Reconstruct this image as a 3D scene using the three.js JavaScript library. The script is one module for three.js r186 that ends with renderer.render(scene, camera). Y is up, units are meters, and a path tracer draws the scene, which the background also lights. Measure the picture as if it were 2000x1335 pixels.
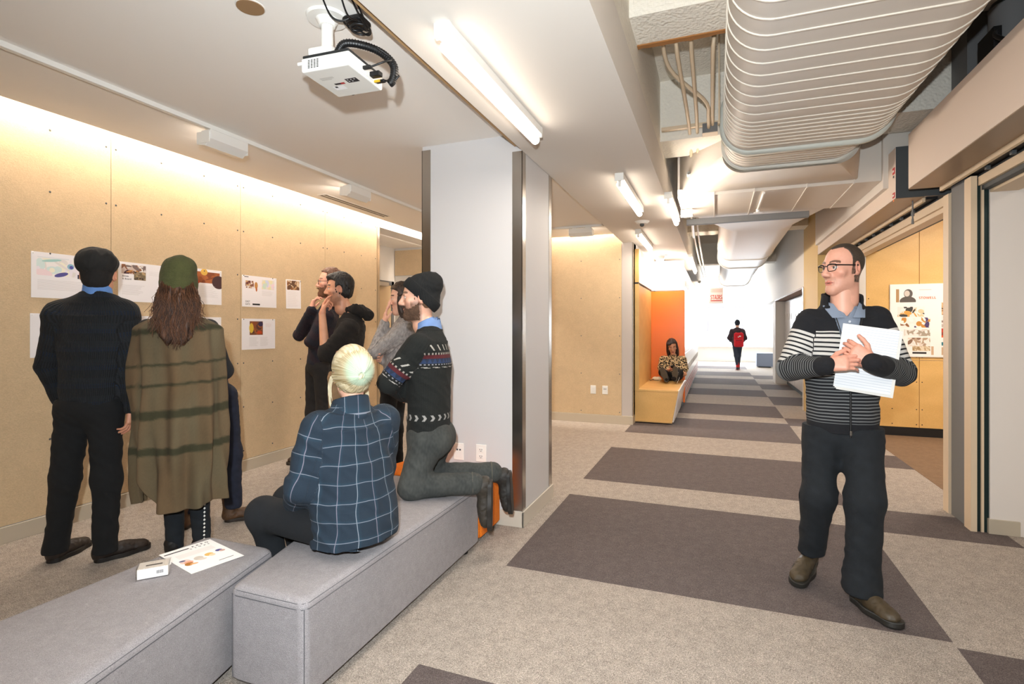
import * as THREE from 'three';
import { RectAreaLightUniformsLib } from 'three/addons/lights/RectAreaLightUniformsLib.js';
import { RoundedBoxGeometry } from 'three/addons/geometries/RoundedBoxGeometry.js';
import { mergeGeometries } from 'three/addons/utils/BufferGeometryUtils.js';
import { ImprovedNoise } from 'three/addons/math/ImprovedNoise.js';

// ---------------------------------------------------------------- camera, sky, exposure, large lights
RectAreaLightUniformsLib.init();
const scene = new THREE.Scene();
const renderer = new THREE.WebGLRenderer({ antialias: true });
renderer.toneMapping = THREE.LinearToneMapping;
renderer.toneMappingExposure = 1.33;
renderer.shadowMap.enabled = true;
const FOCAL = 1038;
const camera = new THREE.PerspectiveCamera(2 * Math.atan(1335 / 2 / FOCAL) * 180 / Math.PI, 2000 / 1335, 0.05, 120);
camera.position.set(0, 1.4, 0);
camera.rotation.y = Math.atan(399 / 1038);
camera.setViewOffset(2000, 1335, 0, 26.5, 2000, 1335);
scene.add(camera);
scene.background = new THREE.Color().setRGB(6.0, 6.6, 7.4);

const WARM = [1.0, 0.885, 0.765], COOL = [0.93, 1.0, 1.04], DAY = [0.82, 0.91, 1.0];
function area(rgb, strength, w, h, pos, target) {
  const l = new THREE.RectAreaLight(new THREE.Color().setRGB(...rgb), strength, w, h);
  l.position.set(...pos); scene.add(l); l.lookAt(...target); return l;
}
// daylight entering through the end window
area(DAY, 34, 3.6, 2.9, [0.7, 1.95, -25.4], [0.7, 1.75, 0]);
// ---------------------------------------------------------------- helpers
function rng(seed) { let s = seed >>> 0; return () => { s = (s + 0x6D2B79F5) >>> 0; let t = Math.imul(s ^ (s >>> 15), 1 | s); t = (t + Math.imul(t ^ (t >>> 7), 61 | t)) ^ t; return ((t ^ (t >>> 14)) >>> 0) / 4294967296; }; }
const perlin = new ImprovedNoise();
const taken = {};
function numbered(name) { const k = taken[name] = (taken[name] ?? -1) + 1; return k ? `${name}_${String(k).padStart(3, '0')}` : name; }
function lit(o) { o.traverse(m => { if (m.isMesh) { m.castShadow = true; m.receiveShadow = true; } }); return o; }
function group(name, label, category, pos = [0, 0, 0], turn = 0, grp) {
  const o = new THREE.Group(); o.name = numbered(name); o.position.set(...pos); o.rotation.y = turn;
  o.userData = { label, category }; if (grp) o.userData.group = grp; scene.add(o); return o;
}
function part(name, geo, m, parent, pos, rot) {
  const o = new THREE.Mesh(Array.isArray(geo) ? mergeAll(geo) : geo, m); o.name = name; if (pos) o.position.set(...pos); if (rot) o.rotation.set(...rot);
  o.castShadow = o.receiveShadow = true; parent.add(o); return o;
}
function thing(name, geo, m, label, category, pos, grp) {
  const o = part(numbered(name), geo, m, scene, pos); o.userData = { label, category }; if (grp) o.userData.group = grp; return o;
}
function struct(name, geo, m, parent = scene, pos, rot) {
  const o = part(parent === scene ? numbered(name) : name, geo, m, parent, pos, rot); if (parent === scene) o.userData.kind = 'structure'; return o;
}
function structGroup(name, label) { const o = new THREE.Group(); o.name = numbered(name); o.userData = { kind: 'structure' }; if (label) o.userData.label = label; scene.add(o); return o; }
function mergeAll(list) { return mergeGeometries(list.map(g => { const n = g.index ? g.toNonIndexed() : g.clone(); for (const k of Object.keys(n.attributes)) if (!['position', 'normal', 'uv'].includes(k)) n.deleteAttribute(k); return n; })); }
// box by its corners, uv in metres
function bx(x0, x1, y0, y1, z0, z1) {
  const w = x1 - x0, h = y1 - y0, d = z1 - z0, g = new THREE.BoxGeometry(w, h, d); g.translate((x0 + x1) / 2, (y0 + y1) / 2, (z0 + z1) / 2); return boxUV(g);
}
function rb(x0, x1, y0, y1, z0, z1, r = 0.004, seg = 2) {
  const g = new RoundedBoxGeometry(x1 - x0, y1 - y0, z1 - z0, seg, r); g.translate((x0 + x1) / 2, (y0 + y1) / 2, (z0 + z1) / 2); return boxUV(g);
}
function boxUV(g0) {
  const g = g0.index ? g0.toNonIndexed() : g0, p = g.attributes.position, n = p.count, uv = new Float32Array(n * 2);
  const a = new THREE.Vector3(), b = new THREE.Vector3(), c = new THREE.Vector3();
  for (let i = 0; i < n; i += 3) {
    a.fromBufferAttribute(p, i); b.fromBufferAttribute(p, i + 1).sub(a); c.fromBufferAttribute(p, i + 2).sub(a); b.cross(c);
    const ax = Math.abs(b.x), ay = Math.abs(b.y), az = Math.abs(b.z);
    for (let k = i; k < i + 3; k++) {
      const x = p.getX(k), y = p.getY(k), z = p.getZ(k);
      if (ax >= ay && ax >= az) { uv[2 * k] = z; uv[2 * k + 1] = y; } else if (ay >= az) { uv[2 * k] = x; uv[2 * k + 1] = z; } else { uv[2 * k] = x; uv[2 * k + 1] = y; }
    }
  }
  g.setAttribute('uv', new THREE.BufferAttribute(uv, 2)); return g;
}
function cyl(r0, r1, h, pos = [0, 0, 0], seg = 20) { const g = new THREE.CylinderGeometry(r1, r0, h, seg); g.translate(...pos); return g; }
const V = (a) => new THREE.Vector3(...a);
function rod(a, b, r, seg = 10, r2 = r) {
  const A = V(a), B = V(b), L = A.distanceTo(B), g = new THREE.CylinderGeometry(r2, r, L, seg);
  g.applyQuaternion(new THREE.Quaternion().setFromUnitVectors(new THREE.Vector3(0, 1, 0), B.clone().sub(A).normalize()));
  g.translate((A.x + B.x) / 2, (A.y + B.y) / 2, (A.z + B.z) / 2); return g;
}
function tube(pts, r, seg = 40, rad = 8, closed = false, tension = 0.5) { return new THREE.TubeGeometry(new THREE.CatmullRomCurve3(pts.map(V), closed, 'catmullrom', tension), seg, r, rad, closed); }
function quadPlane(w, h) { return new THREE.PlaneGeometry(w, h); }

// ---------------------------------------------------------------- textures
function dataTex(w, h, fn, srgb = true, rep = [1, 1]) {
  const d = new Uint8Array(w * h * 4);
  for (let y = 0; y < h; y++) for (let x = 0; x < w; x++) { const c = fn(x, y); const i = (y * w + x) * 4; d[i] = c[0]; d[i + 1] = c[1]; d[i + 2] = c[2]; d[i + 3] = 255; }
  const t = new THREE.DataTexture(d, w, h); t.magFilter = THREE.LinearFilter; t.minFilter = THREE.LinearMipmapLinearFilter; t.wrapS = t.wrapT = THREE.RepeatWrapping; if (srgb) t.colorSpace = THREE.SRGBColorSpace; t.repeat.set(...rep); t.needsUpdate = true; return t;
}
function grainTex(base, amp, seed, rep, size = 256, streak = 1, blotch = 0) {   // speckle around a base colour, periodic
  const r = rng(seed), f = new Float32Array(size * size); for (let i = 0; i < f.length; i++) f[i] = r() - 0.5;
  const at = (x, y) => f[((y + size) % size) * size + ((x + size) % size)];
  const co = new Float32Array(64 * 64); for (let i = 0; i < co.length; i++) co[i] = r() - 0.5;
  const cat = (u, v) => { const x = u * 64, y = v * 64, x0 = Math.floor(x), y0 = Math.floor(y), fx = x - x0, fy = y - y0, g = (a, b) => co[((b + 64) % 64) * 64 + ((a + 64) % 64)]; return (g(x0, y0) * (1 - fx) + g(x0 + 1, y0) * fx) * (1 - fy) + (g(x0, y0 + 1) * (1 - fx) + g(x0 + 1, y0 + 1) * fx) * fy; };
  return dataTex(size, size, (x, y) => {
    let s = 0; for (let k = 0; k < streak; k++) s += at(x + k, y); s /= Math.sqrt(streak);
    s = s * 0.75 + (at(x, y + 1) + at(x, y)) * 0.2; const b = cat(x / size * 0.25, y / size * 0.25) + cat(x / size, y / size) * 0.7;
    const v = s * amp + b * blotch; return base.map((c) => Math.max(0, Math.min(255, c + v * (0.5 + c / 255))));
  }, true, rep);
}
function bumpTex(fn, size = 128, rep = [1, 1]) { return dataTex(size, size, (x, y) => { const v = Math.max(0, Math.min(255, 255 * fn(x / size, y / size))); return [v, v, v]; }, false, rep); }
const noiseBump = (seed, rep, size = 256, sm = 1) => { const r = rng(seed), f = new Float32Array(size * size); for (let i = 0; i < f.length; i++) f[i] = r(); return dataTex(size, size, (x, y) => { let s = 0, n = 0; for (let a = -sm; a <= sm; a++) for (let b = -sm; b <= sm; b++) { s += f[((y + b + size) % size) * size + (x + a + size) % size]; n++; } const v = Math.min(255, Math.max(0, (s / n - 0.5) * 255 * (1 + sm) + 128)); return [v, v, v]; }, false, rep); };
const std = (o) => new THREE.MeshStandardMaterial(o), phy = (o) => new THREE.MeshPhysicalMaterial(o);
const rgb = (r, g, b) => new THREE.Color().setRGB(r / 255, g / 255, b / 255, THREE.SRGBColorSpace);

const M = {};
M.paint = std({ color: rgb(226, 221, 214), roughness: 0.75 });
M.ceil = std({ color: rgb(247, 242, 235), roughness: 0.85 });
M.soffit = std({ color: rgb(226, 219, 210), roughness: 0.85 });
M.shadeTan = std({ color: rgb(186, 150, 104), roughness: 0.7 });
M.white = std({ color: rgb(235, 233, 228), roughness: 0.45 });
M.plastic = std({ color: rgb(238, 236, 230), roughness: 0.35 });
M.baseb = std({ color: rgb(190, 178, 158), roughness: 0.6 });
M.steel = std({ color: rgb(190, 186, 180), roughness: 0.24, metalness: 1 });
M.panel = std({ map: grainTex([207, 182, 146], 13, 11, [1.1, 1.1], 512, 5, 5), roughness: 0.8, bumpMap: noiseBump(3, [2, 2], 256, 1), bumpScale: 0.0006 });
const woodTex = (base, seed, rep) => { const r = rng(seed), ph = r() * 9; return dataTex(256, 256, (x, y) => { const u = x / 256, v = y / 256; const w = Math.sin((v * 26 + 2.2 * Math.sin(u * 6.283 + ph) + 1.4 * Math.sin(v * 12.566 + u * 6.283)) * 1.0) * 2 + (r() - 0.5) * 12 + 2.5 * Math.sin(v * 6.283 * 3 + Math.sin(u * 12.566)); return base.map(c => Math.max(0, Math.min(255, c + w))); }, true, rep); };
M.ply = std({ map: woodTex([222, 178, 108], 5, [0.9, 0.9]), roughness: 0.42 });
M.plyEdge = std({ map: woodTex([205, 165, 104], 6, [2, 8]), roughness: 0.5 });
M.carpetL = std({ map: grainTex([168, 157, 146], 105, 21, [2.2, 2.2], 512, 3, 14), roughness: 1, bumpMap: noiseBump(9, [2.2, 2.2], 512, 1), bumpScale: 0.004 });
M.carpetD = std({ map: grainTex([98, 87, 84], 80, 22, [2.2, 2.2], 512, 3, 12), roughness: 1, bumpMap: noiseBump(10, [2.2, 2.2], 512, 1), bumpScale: 0.004 });
M.carpetB = std({ map: grainTex([122, 97, 73], 50, 23, [2.2, 2.2], 512, 3, 10), roughness: 1 });
M.fabricG = std({ map: grainTex([150, 146, 148], 46, 31, [3.2, 3.2], 512, 2, 8), roughness: 0.95, bumpMap: noiseBump(12, [3.2, 3.2], 512, 1), bumpScale: 0.0015 });
M.fabricO = std({ map: grainTex([226, 118, 12], 34, 32, [3.2, 3.2], 256, 2, 8), roughness: 0.9, bumpMap: noiseBump(13, [3.2, 3.2], 256, 1), bumpScale: 0.0015 });
M.thread = std({ color: rgb(86, 86, 90), roughness: 0.9 });
M.grey = std({ color: rgb(112, 112, 112), roughness: 0.6 });
M.dgrey = std({ color: rgb(74, 78, 80), roughness: 0.6 });
M.dark = std({ color: rgb(30, 32, 33), roughness: 0.6 });
M.black = std({ color: rgb(17, 17, 18), roughness: 0.45 });
M.cream = std({ color: rgb(222, 200, 170), roughness: 0.5 });
M.alu = std({ color: rgb(196, 184, 168), roughness: 0.35, metalness: 0.6 });
M.spray = std({ color: rgb(238, 231, 218), roughness: 1, bumpMap: noiseBump(17, [1.2, 1.2], 256, 2), bumpScale: 0.006 });
M.rawSpray = std({ color: rgb(164, 112, 62), roughness: 1 });
M.duct = std({ color: rgb(220, 212, 202), roughness: 0.55 });
M.orange = std({ color: rgb(240, 118, 14), roughness: 0.3 });
M.laminate = std({ color: rgb(232, 226, 222), roughness: 0.22 });
M.red = std({ color: rgb(190, 28, 26), roughness: 0.5 });
M.yellow = std({ color: rgb(214, 184, 122), roughness: 0.7 });
M.glow = std({ color: rgb(255, 250, 240), emissive: new THREE.Color().setRGB(...WARM), emissiveIntensity: 6.5 });
M.glass = phy({ color: 0xffffff, transmission: 1, roughness: 0.02, thickness: 0, ior: 1.45 });
M.slotGlow = std({ color: rgb(255, 250, 240), emissive: new THREE.Color().setRGB(...WARM), emissiveIntensity: 8 });
// ---------------------------------------------------------------- floor
const floor = structGroup('floor', 'grey carpet with dark brown-grey bands laid in the corridor');
part('carpet_field', bx(-6.6, 5.4, -0.12, 0, -26, 4.2), M.carpetL, floor);
const darkBands = [[-1.158, 0.985, [[-1.93, 0.6], [-4.372, -2.918], [-6.283, -4.866], [-8.71, -7.262], [-10.56, -9.235], [-13.2, -11.96], [-16.0, -14.3], [-18.4, -16.9], [-21.2, -19.8]]],
[0.985, 1.835, [[-2.872, 0.6], [-4.85, -4.33], [-6.95, -6.35], [-9.25, -8.57], [-12.1, -10.8], [-14.7, -13.5], [-17.4, -16.2]]]];
for (const [x0, x1, zs] of darkBands) for (const [z0, z1] of zs) part('carpet_band', bx(x0, x1, -0.004, 0.0012, z0, z1), M.carpetD, floor);
part('room_carpet', bx(1.835, 5.4, -0.004, 0.0016, -8.3, -4.72), M.carpetB, floor);

// ---------------------------------------------------------------- left wall of fibre panels
const WX = -4.33;
const wallLeft = structGroup('wall_left', 'tan fibreboard panel wall washed with light from a ceiling slot');
part('backing', bx(WX - 0.3, WX - 0.019, 0, 3.3, -6.14, 4), M.paint, wallLeft);
{
  const joints = [4, 3.28, 2.085, 0.89, -0.305, -1.5, -2.7, -3.888, -5.088, -6.12];
  for (let i = 0; i + 1 < joints.length; i++) {
    const z1 = joints[i], z0 = joints[i + 1];
    part('panel', rb(WX - 0.019, WX, 0.112, 3.12, z0 + 0.002, z1 - 0.002, 0.0015, 1), M.panel, wallLeft);
    if (z1 > 0.5) continue;
    const s = [];
    for (const zz of [z0 + 0.035, (z0 * 2 + z1) / 3, (z0 + z1 * 2) / 3, z1 - 0.035]) for (let y = 0.2; y < 2.9; y += 0.43) { const g = cyl(0.0075, 0.005, 0.004, [0, 0, 0], 8); g.rotateZ(-Math.PI / 2); g.translate(WX + 0.002, y, zz); s.push(g); }
    part('screw_heads', s, M.dgrey, wallLeft).userData.kind = 'stuff';
  }
}
struct('baseboard_left', rb(WX, WX + 0.014, 0, 0.108, -6.14, 4, 0.003), M.baseb);
// stainless corner guard at the end of the panel wall, header and alcove beyond
struct('trim_1', [bx(WX - 0.02, WX + 0.004, 0, 2.79, -6.175, -6.12), bx(WX - 0.09, WX - 0.02, 0, 2.79, -6.175, -6.171)], M.steel);
const alcove = structGroup('wall_alcove');
part('header', bx(WX - 0.3, WX, 2.795, 3.3, -7.83, -6.14), M.paint, alcove);
part('ceiling_panel', bx(-5.4, WX - 0.3, 2.78, 2.85, -7.9, -6.05), M.ceil, alcove);
part('side_wall', bx(-5.4, WX - 0.3, 0, 2.8, -6.15, -6.05), M.paint, alcove);
part('end_wall', bx(-5.4, -5.2, 0, 2.85, -8, -6.05), M.paint, alcove);
part('fibre_panel', rb(-5.19, -4.2, 2.31, 2.74, -7.875, -7.85, 0.002, 1), M.panel, alcove);
part('lower_wall', bx(-5.2, -3.7, 0, 2.85, -8.0, -7.875), M.paint, alcove);
const door1 = structGroup('door_1', 'pale door in a grey metal frame in the alcove');
part('door_frame', [bx(-5.2, -5.17, 0, 2.2, -7.0, -6.93), bx(-5.2, -5.17, 0, 2.2, -7.8, -7.73), bx(-5.2, -5.17, 2.13, 2.2, -7.8, -6.93)], M.grey, door1);
part('door_leaf', bx(-5.2, -5.185, 0, 2.13, -7.73, -7.0), std({ color: rgb(196, 168, 130), roughness: 0.5 }), door1);
part('door_closer', rb(-5.17, -5.1, 2.1, 2.17, -7.55, -7.2, 0.01), M.alu, door1);

// ---------------------------------------------------------------- wall across the end of the bay
const FZ = -7.83;
const wallFar = structGroup('wall_back_bay', 'pale plywood panel wall at the end of the bay');
part('backing', bx(-3.2, -1.13, 0, 3.3, FZ - 0.3, FZ - 0.016), M.paint, wallFar);
for (const [x0, x1] of [[-3.7, -2.5], [-2.5, -1.292]]) {
  part('panel', rb(x0 + 0.002, x1 - 0.002, 0.125, 3.12, FZ - 0.016, FZ, 0.0015, 1), M.panel, wallFar);
  const s = [];
  for (const xx of [x0 + 0.04, (x0 + x1) / 2, x1 - 0.03]) for (let y = 0.17; y < 2.7; y += 0.56) { const g = cyl(0.0085, 0.006, 0.004, [0, 0, 0], 8); g.rotateX(Math.PI / 2); g.translate(xx, y, FZ + 0.002); s.push(g); }
  part('screw_heads', s, M.grey, wallFar).userData.kind = 'stuff';
}
part('end_post', bx(-1.292, -1.13, 0.0, 2.65, FZ - 0.3, FZ - 0.008), std({ color: rgb(196, 188, 182), roughness: 0.6 }), wallFar);
part('corner_guard', bx(-1.142, -1.126, 0.1, 2.65, FZ - 0.06, FZ - 0.005), M.steel, wallFar);
struct('baseboard_far', rb(-3.7, -1.128, 0, 0.122, FZ - 0.3, FZ + 0.012, 0.003), M.baseb);

// ---------------------------------------------------------------- ceilings
const CY = 2.775, CEX = -3.955, CEZ = -7.745;
const ceiling = structGroup('ceiling', 'flat painted ceiling with a light slot along the panel wall');
part('ceiling_board', bx(CEX, -1.275, CY, CY + 0.09, CEZ, 4), M.ceil, ceiling);
struct('ceiling_slot_lid', bx(WX - 0.3, CEX + 0.02, 3.12, 3.2, CEZ - 0.4, 4), M.paint); struct('ceiling_slot_lid_far', bx(WX, -1.27, 3.12, 3.2, FZ - 0.3, CEZ + 0.02), M.paint);
struct('ceiling_slot_cheek', bx(CEX, CEX + 0.02, CY + 0.09, 3.12, CEZ, 4), M.paint); struct('ceiling_slot_cheek_far', bx(CEX, -1.275, CY + 0.09, 3.12, CEZ, CEZ + 0.02), M.paint);
const SY = 2.65, SX0 = -1.275, SX1 = -0.452;
const soffit = structGroup('ceiling_soffit', 'dropped white soffit that carries the bare fluorescent tubes');
part('soffit_board', bx(SX0, SX1, SY, 2.95, -24.5, 4), M.soffit, soffit);
part('shade_strip', bx(SX0 - 0.05, SX0, SY + 0.03, SY + 0.122, -3.5, 4), M.shadeTan, soffit);  // tan colour stands in for the shaded band of ceiling beside the soffit
part('plenum_wall', bx(SX1 - 0.06, SX1 - 0.02, 2.95, 3.7, -24.5, 4), M.spray, soffit);
// linear diffuser in the ceiling by the slot
{
  const o = group('air_diffuser', 'black double-slot air diffuser in the ceiling beside the light slot', 'air diffuser', [-3.78, CY, -4.97]);
  o.rotation.y = 0;
  part('frame', [bx(-0.055, 0.055, -0.004, 0, -0.58, 0.58)], M.paint, o);
  for (const x of [-0.025, 0.025]) part('slot', bx(x - 0.011, x + 0.011, -0.0052, -0.0038, -0.56, 0.56), M.black, o);
}
{
  const o = group('ceiling_speaker', 'round brown-grey disc recessed flat in the ceiling above the projector', 'ceiling disc', [-1.86, CY, -1.72]);
  part('disc', cyl(0.055, 0.055, 0.006, [0, -0.003, 0], 32), std({ color: rgb(150, 118, 84), roughness: 0.6 }), o);
  part('rim', new THREE.TorusGeometry(0.056, 0.004, 8, 40).rotateX(Math.PI / 2), M.paint, o);
}

// ---------------------------------------------------------------- column with stainless corner guards
const colG = structGroup('column', 'square white column with stainless steel corner guards');
{
  const x0 = -2.085, x1 = -1.275, z1 = -3.517, z0 = -4.235, t = 0.004;
  part('shaft', bx(x0 + t, x1 - t, 0, CY + 0.02, z0 + t, z1 - t), std({ color: rgb(206, 204, 204), roughness: 0.55 }), colG);
  const L = (cx, cz, sx, sz, top) => part('corner_guard', [bx(Math.min(cx, cx - sx * 0.075), Math.max(cx, cx - sx * 0.075), 0.112, top, Math.min(cz, cz - sz * t), Math.max(cz, cz - sz * t)), bx(Math.min(cx, cx - sx * t), Math.max(cx, cx - sx * t), 0.112, top, Math.min(cz, cz - sz * 0.075), Math.max(cz, cz - sz * 0.075))], M.steel, colG);
  L(x1, z1, 1, 1, 2.65); L(x0, z1, -1, 1, 2.745); L(x1, z0, 1, -1, 2.65); L(x0, z0, -1, -1, 2.745);
  part('baseboard', [rb(x0 - 0.012, x1 + 0.012, 0, 0.11, z1, z1 + 0.012, 0.003), rb(x1, x1 + 0.012, 0, 0.11, z0 - 0.012, z1 + 0.012, 0.003), rb(x0 - 0.012, x0, 0, 0.11, z0 - 0.012, z1 + 0.012, 0.003)], std({ color: rgb(200, 192, 178), roughness: 0.5 }), colG);
}
function outlet(label, pos, kind, rotY = 0) {
  const o = group('wall_outlet', label, 'wall outlet', pos, rotY);
  part('cover_plate', rb(-0.041, 0.041, -0.062, 0.062, 0, 0.007, 0.003), M.plastic, o);
  if (kind === 'power') for (const y of [-0.024, 0.024]) {
    const f = part('socket', rb(-0.017, 0.017, y - 0.015, y + 0.015, 0.005, 0.0095, 0.004), M.white, o);
    part('slots', [bx(-0.009, -0.006, y - 0.002, y + 0.008, 0.009, 0.0102), bx(0.006, 0.009, y - 0.002, y + 0.008, 0.009, 0.0102), bx(-0.003, 0.003, y - 0.011, y - 0.006, 0.009, 0.0102)], M.dark, f);
  } else if (kind === 'data') {
    part('port', [bx(-0.018, -0.005, 0.008, 0.02, 0.006, 0.0085), bx(0.005, 0.018, 0.008, 0.02, 0.006, 0.0085)], M.dgrey, o);
    part('insert', rb(-0.026, 0.026, -0.045, 0.045, 0.004, 0.0078, 0.003), M.white, o);
  } else part('insert', rb(-0.022, 0.022, -0.04, 0.04, 0.004, 0.009, 0.003), M.white, o);
}
outlet('white data outlet with two ports low on the column', [-1.77, 0.495, -3.518], 'data');
outlet('white double power outlet low on the column', [-1.59, 0.497, -3.518], 'power');
outlet('blank white cover plate low on the far panel wall', [-1.712, 0.49, -7.829], 'blank');
outlet('white data outlet beside the blank plate on the far panel wall', [-1.535, 0.49, -7.829], 'data');

// ---------------------------------------------------------------- corridor: plenum, beams, right side
const deck = structGroup('ceiling_deck', 'sprayed concrete deck above the open corridor');
part('deck', bx(-0.6, 5.4, 3.62, 3.75, -24.6, 4), M.spray, deck);
struct('ceiling_beam', bx(-0.5, 5.4, 3.2, 3.64, -3.46, -3.12), M.spray);
{ // ragged raw edge of the spray along the beam
  const r = rng(77), pts = []; const s = new THREE.Shape(); s.moveTo(0, 0);
  for (let i = 0; i <= 60; i++) s.lineTo(i * 0.03, 0.045 + 0.018 * perlin.noise(i * 0.4, 3, 1) + 0.01 * (r() - 0.5)); s.lineTo(1.8, 0); s.closePath();
  const g = new THREE.ExtrudeGeometry(s, { depth: 0.012, bevelEnabled: false }); g.rotateX(-Math.PI / 2); g.translate(-0.47, 3.192, -3.44); struct('trim_7', g, M.rawSpray);
}
struct('ceiling_beam', bx(-0.5, 5.4, 3.08, 3.64, -5.45, -4.95), M.spray);
struct('ceiling_beam', bx(-0.5, 5.4, 3.08, 3.64, -10.2, -9.8), M.spray);
struct('ceiling_beam', bx(-0.5, 5.4, 3.08, 3.64, -15.2, -14.8), M.spray);

// right-hand line of openings
const wallRight = structGroup('wall_right', 'right side of the corridor with two wide roll-down door openings');
part('upper_wall', bx(1.78, 2.0, 2.42, 3.64, -8.96, 4), M.dgrey, wallRight);
part('pier', bx(1.655, 1.80, 0, 3.62, -4.93, -4.66), M.grey, wallRight);
part('far_pier', bx(1.40, 1.75, 0, 3.62, -10.3, -8.96), M.yellow, wallRight);
part('room_back_wall', bx(1.65, 5.4, 0, 3.2, -8.6, -8.32), M.paint, wallRight);
part('room_side_wall', bx(5.2, 5.4, 0, 3.2, -8.6, 4.2), M.paint, wallRight);
part('dividing_wall', bx(1.745, 5.2, 0, 2.38, -4.72, -4.56), std({ color: rgb(232, 224, 216), roughness: 0.7 }), wallRight);
part('dividing_wall_upper', bx(1.9, 5.2, 2.38, 3.2, -4.72, -4.56), M.paint, wallRight);
part('room_ceiling', bx(1.78, 5.4, 3.0, 3.1, -8.6, 4.2), M.ceil, wallRight);
part('pier_base', rb(1.735, 1.905, 0, 0.1, -4.7, -4.548, 0.003), M.baseb, wallRight);
part('olive_wall', bx(1.905, 5.2, 0, 3.0, -4.63, -4.6), std({ color: rgb(150, 134, 98), roughness: 0.8 }), wallRight);
// plywood panels at the back of the far room
{
  const o = structGroup('wall_plywood', 'honey coloured plywood panels at the back of the side room');
  const xs = [1.86, 2.45, 3.62, 4.8];
  for (let i = 0; i < 3; i++) for (const [y0, y1] of [[0.115, 0.985], [0.989, 3.0]]) {
    part('panel', rb(xs[i] + 0.0025, xs[i + 1] - 0.0025, y0, y1, -8.32, -8.302, 0.0015, 1), M.ply, o);
    const s = []; for (const xx of [xs[i] + 0.03, (xs[i] + xs[i + 1]) / 2, xs[i + 1] - 0.03]) for (const yy of [y0 + 0.04, (y0 + y1) / 2 - 0.2, y1 - 0.28]) { const g = cyl(0.007, 0.006, 0.003, [0, 0, 0], 8); g.rotateX(Math.PI / 2); g.translate(xx, yy, -8.3005); s.push(g); }
    part('screw_heads', s, M.dark, o).userData.kind = 'stuff';
  }
  part('end_strip', bx(1.66, 1.86, 0, 3.0, -8.34, -8.3), M.paint, o);
  part('baseboard', bx(1.86, 5.2, 0, 0.112, -8.32, -8.297), M.black, o);
}
// header under the far box and frame of the opening
struct('trim_2', [bx(1.70, 1.80, 2.33, 2.45, -8.96, -4.93), bx(1.68, 1.74, 2.37, 2.44, -8.96, -4.96), bx(1.64, 1.70, 0, 2.42, -5.04, -4.94), bx(1.66, 1.76, 0, 2.42, -8.96, -8.86)], M.cream);
struct('trim_3', [bx(1.64, 1.675, 0, 2.45, -4.665, -4.56), bx(1.70, 1.715, 0, 2.42, -4.59, -4.565)], M.cream);
struct('trim_4', [bx(1.675, 1.70, 0, 2.42, -4.63, -4.58), bx(1.715, 1.745, 0, 2.42, -4.64, -4.575)], std({ color: rgb(40, 58, 58), roughness: 0.35, metalness: 0.5 }));
struct('trim_5', [bx(1.745, 1.9, 2.33, 2.44, -4.56, 3.5), bx(1.68, 1.745, 2.38, 2.44, -4.56, 3.5)], M.cream);
struct('trim_6', [bx(1.70, 1.745, 2.35, 2.38, -4.56, 3.5), bx(1.71, 1.73, 2.345, 2.37, -8.9, -5.0)], M.dgrey);

// boxes of the roll-down doors
function doorBox(label, z0, z1, stickers, endOpen) {
  const o = group('roller_door_housing', label, 'door housing', [0, 0, 0], 0, 'roll-down door housings');
  part('housing', rb(1.4, 1.8, 2.49, 2.915, z0, z1, 0.003, 1), std({ color: rgb(230, 212, 196), roughness: 0.55 }), o);
  part('end_cap', bx(1.402, 1.80, 2.488, 2.917, z1 - 0.001, z1 + 0.002), M.dgrey, o);
  part('end_cap', bx(1.402, 1.80, 2.488, 2.917, z0 - 0.002, z0 + 0.001), M.dgrey, o);
  part('underside', bx(1.402, 1.6, 2.484, 2.49, z0, z1), std({ color: rgb(150, 128, 104), roughness: 0.4, metalness: 0.5 }), o);
  part('guide_rail', bx(1.60, 1.622, 2.452, 2.486, z0, z1 - 0.05), M.cream, o);
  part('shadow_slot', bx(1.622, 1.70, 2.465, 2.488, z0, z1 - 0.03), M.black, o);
  part('inner_rail', bx(1.69, 1.71, 2.43, 2.46, z0 + 0.02, z1 - 0.03), M.dgrey, o);
  for (let z = z0 + 0.3; z < z1 - 0.2; z += 0.32) part('bracket', rb(1.64, 1.665, 2.435, 2.462, z, z + 0.03, 0.004, 1), M.dgrey, o);
  const r = part('pull_cord', [cyl(0.006, 0.006, 0.16, [1.56, 2.41, z1 - 0.14], 10), cyl(0.013, 0.013, 0.03, [1.56, 2.37, z1 - 0.14], 12), cyl(0.011, 0.008, 0.045, [1.56, 2.31, z1 - 0.14], 12)], M.grey, o);
  if (stickers) for (const [y, h] of [[2.70, 0.055], [2.5, 0.045]]) {
    const s = part('warning_label', bx(1.3985, 1.4, y, y + h, z1 - 0.075, z1 - 0.012), M.red, o);
    part('label_print', bx(1.3978, 1.3986, y + h * 0.35, y + h * 0.65, z1 - 0.07, z1 - 0.035), M.plastic, s); part('label_tag', bx(1.3978, 1.3986, y - 0.03, y - 0.012, z1 - 0.06, z1 - 0.03), y > 2.6 ? M.dgrey : M.orange, s);
  }
  return o;
}
doorBox('long pale metal door housing overhead at the right edge', -4.985, 3.4, false);
doorBox('pale metal door housing with red warning labels at its near end', -8.95, -5.305, true);
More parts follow.
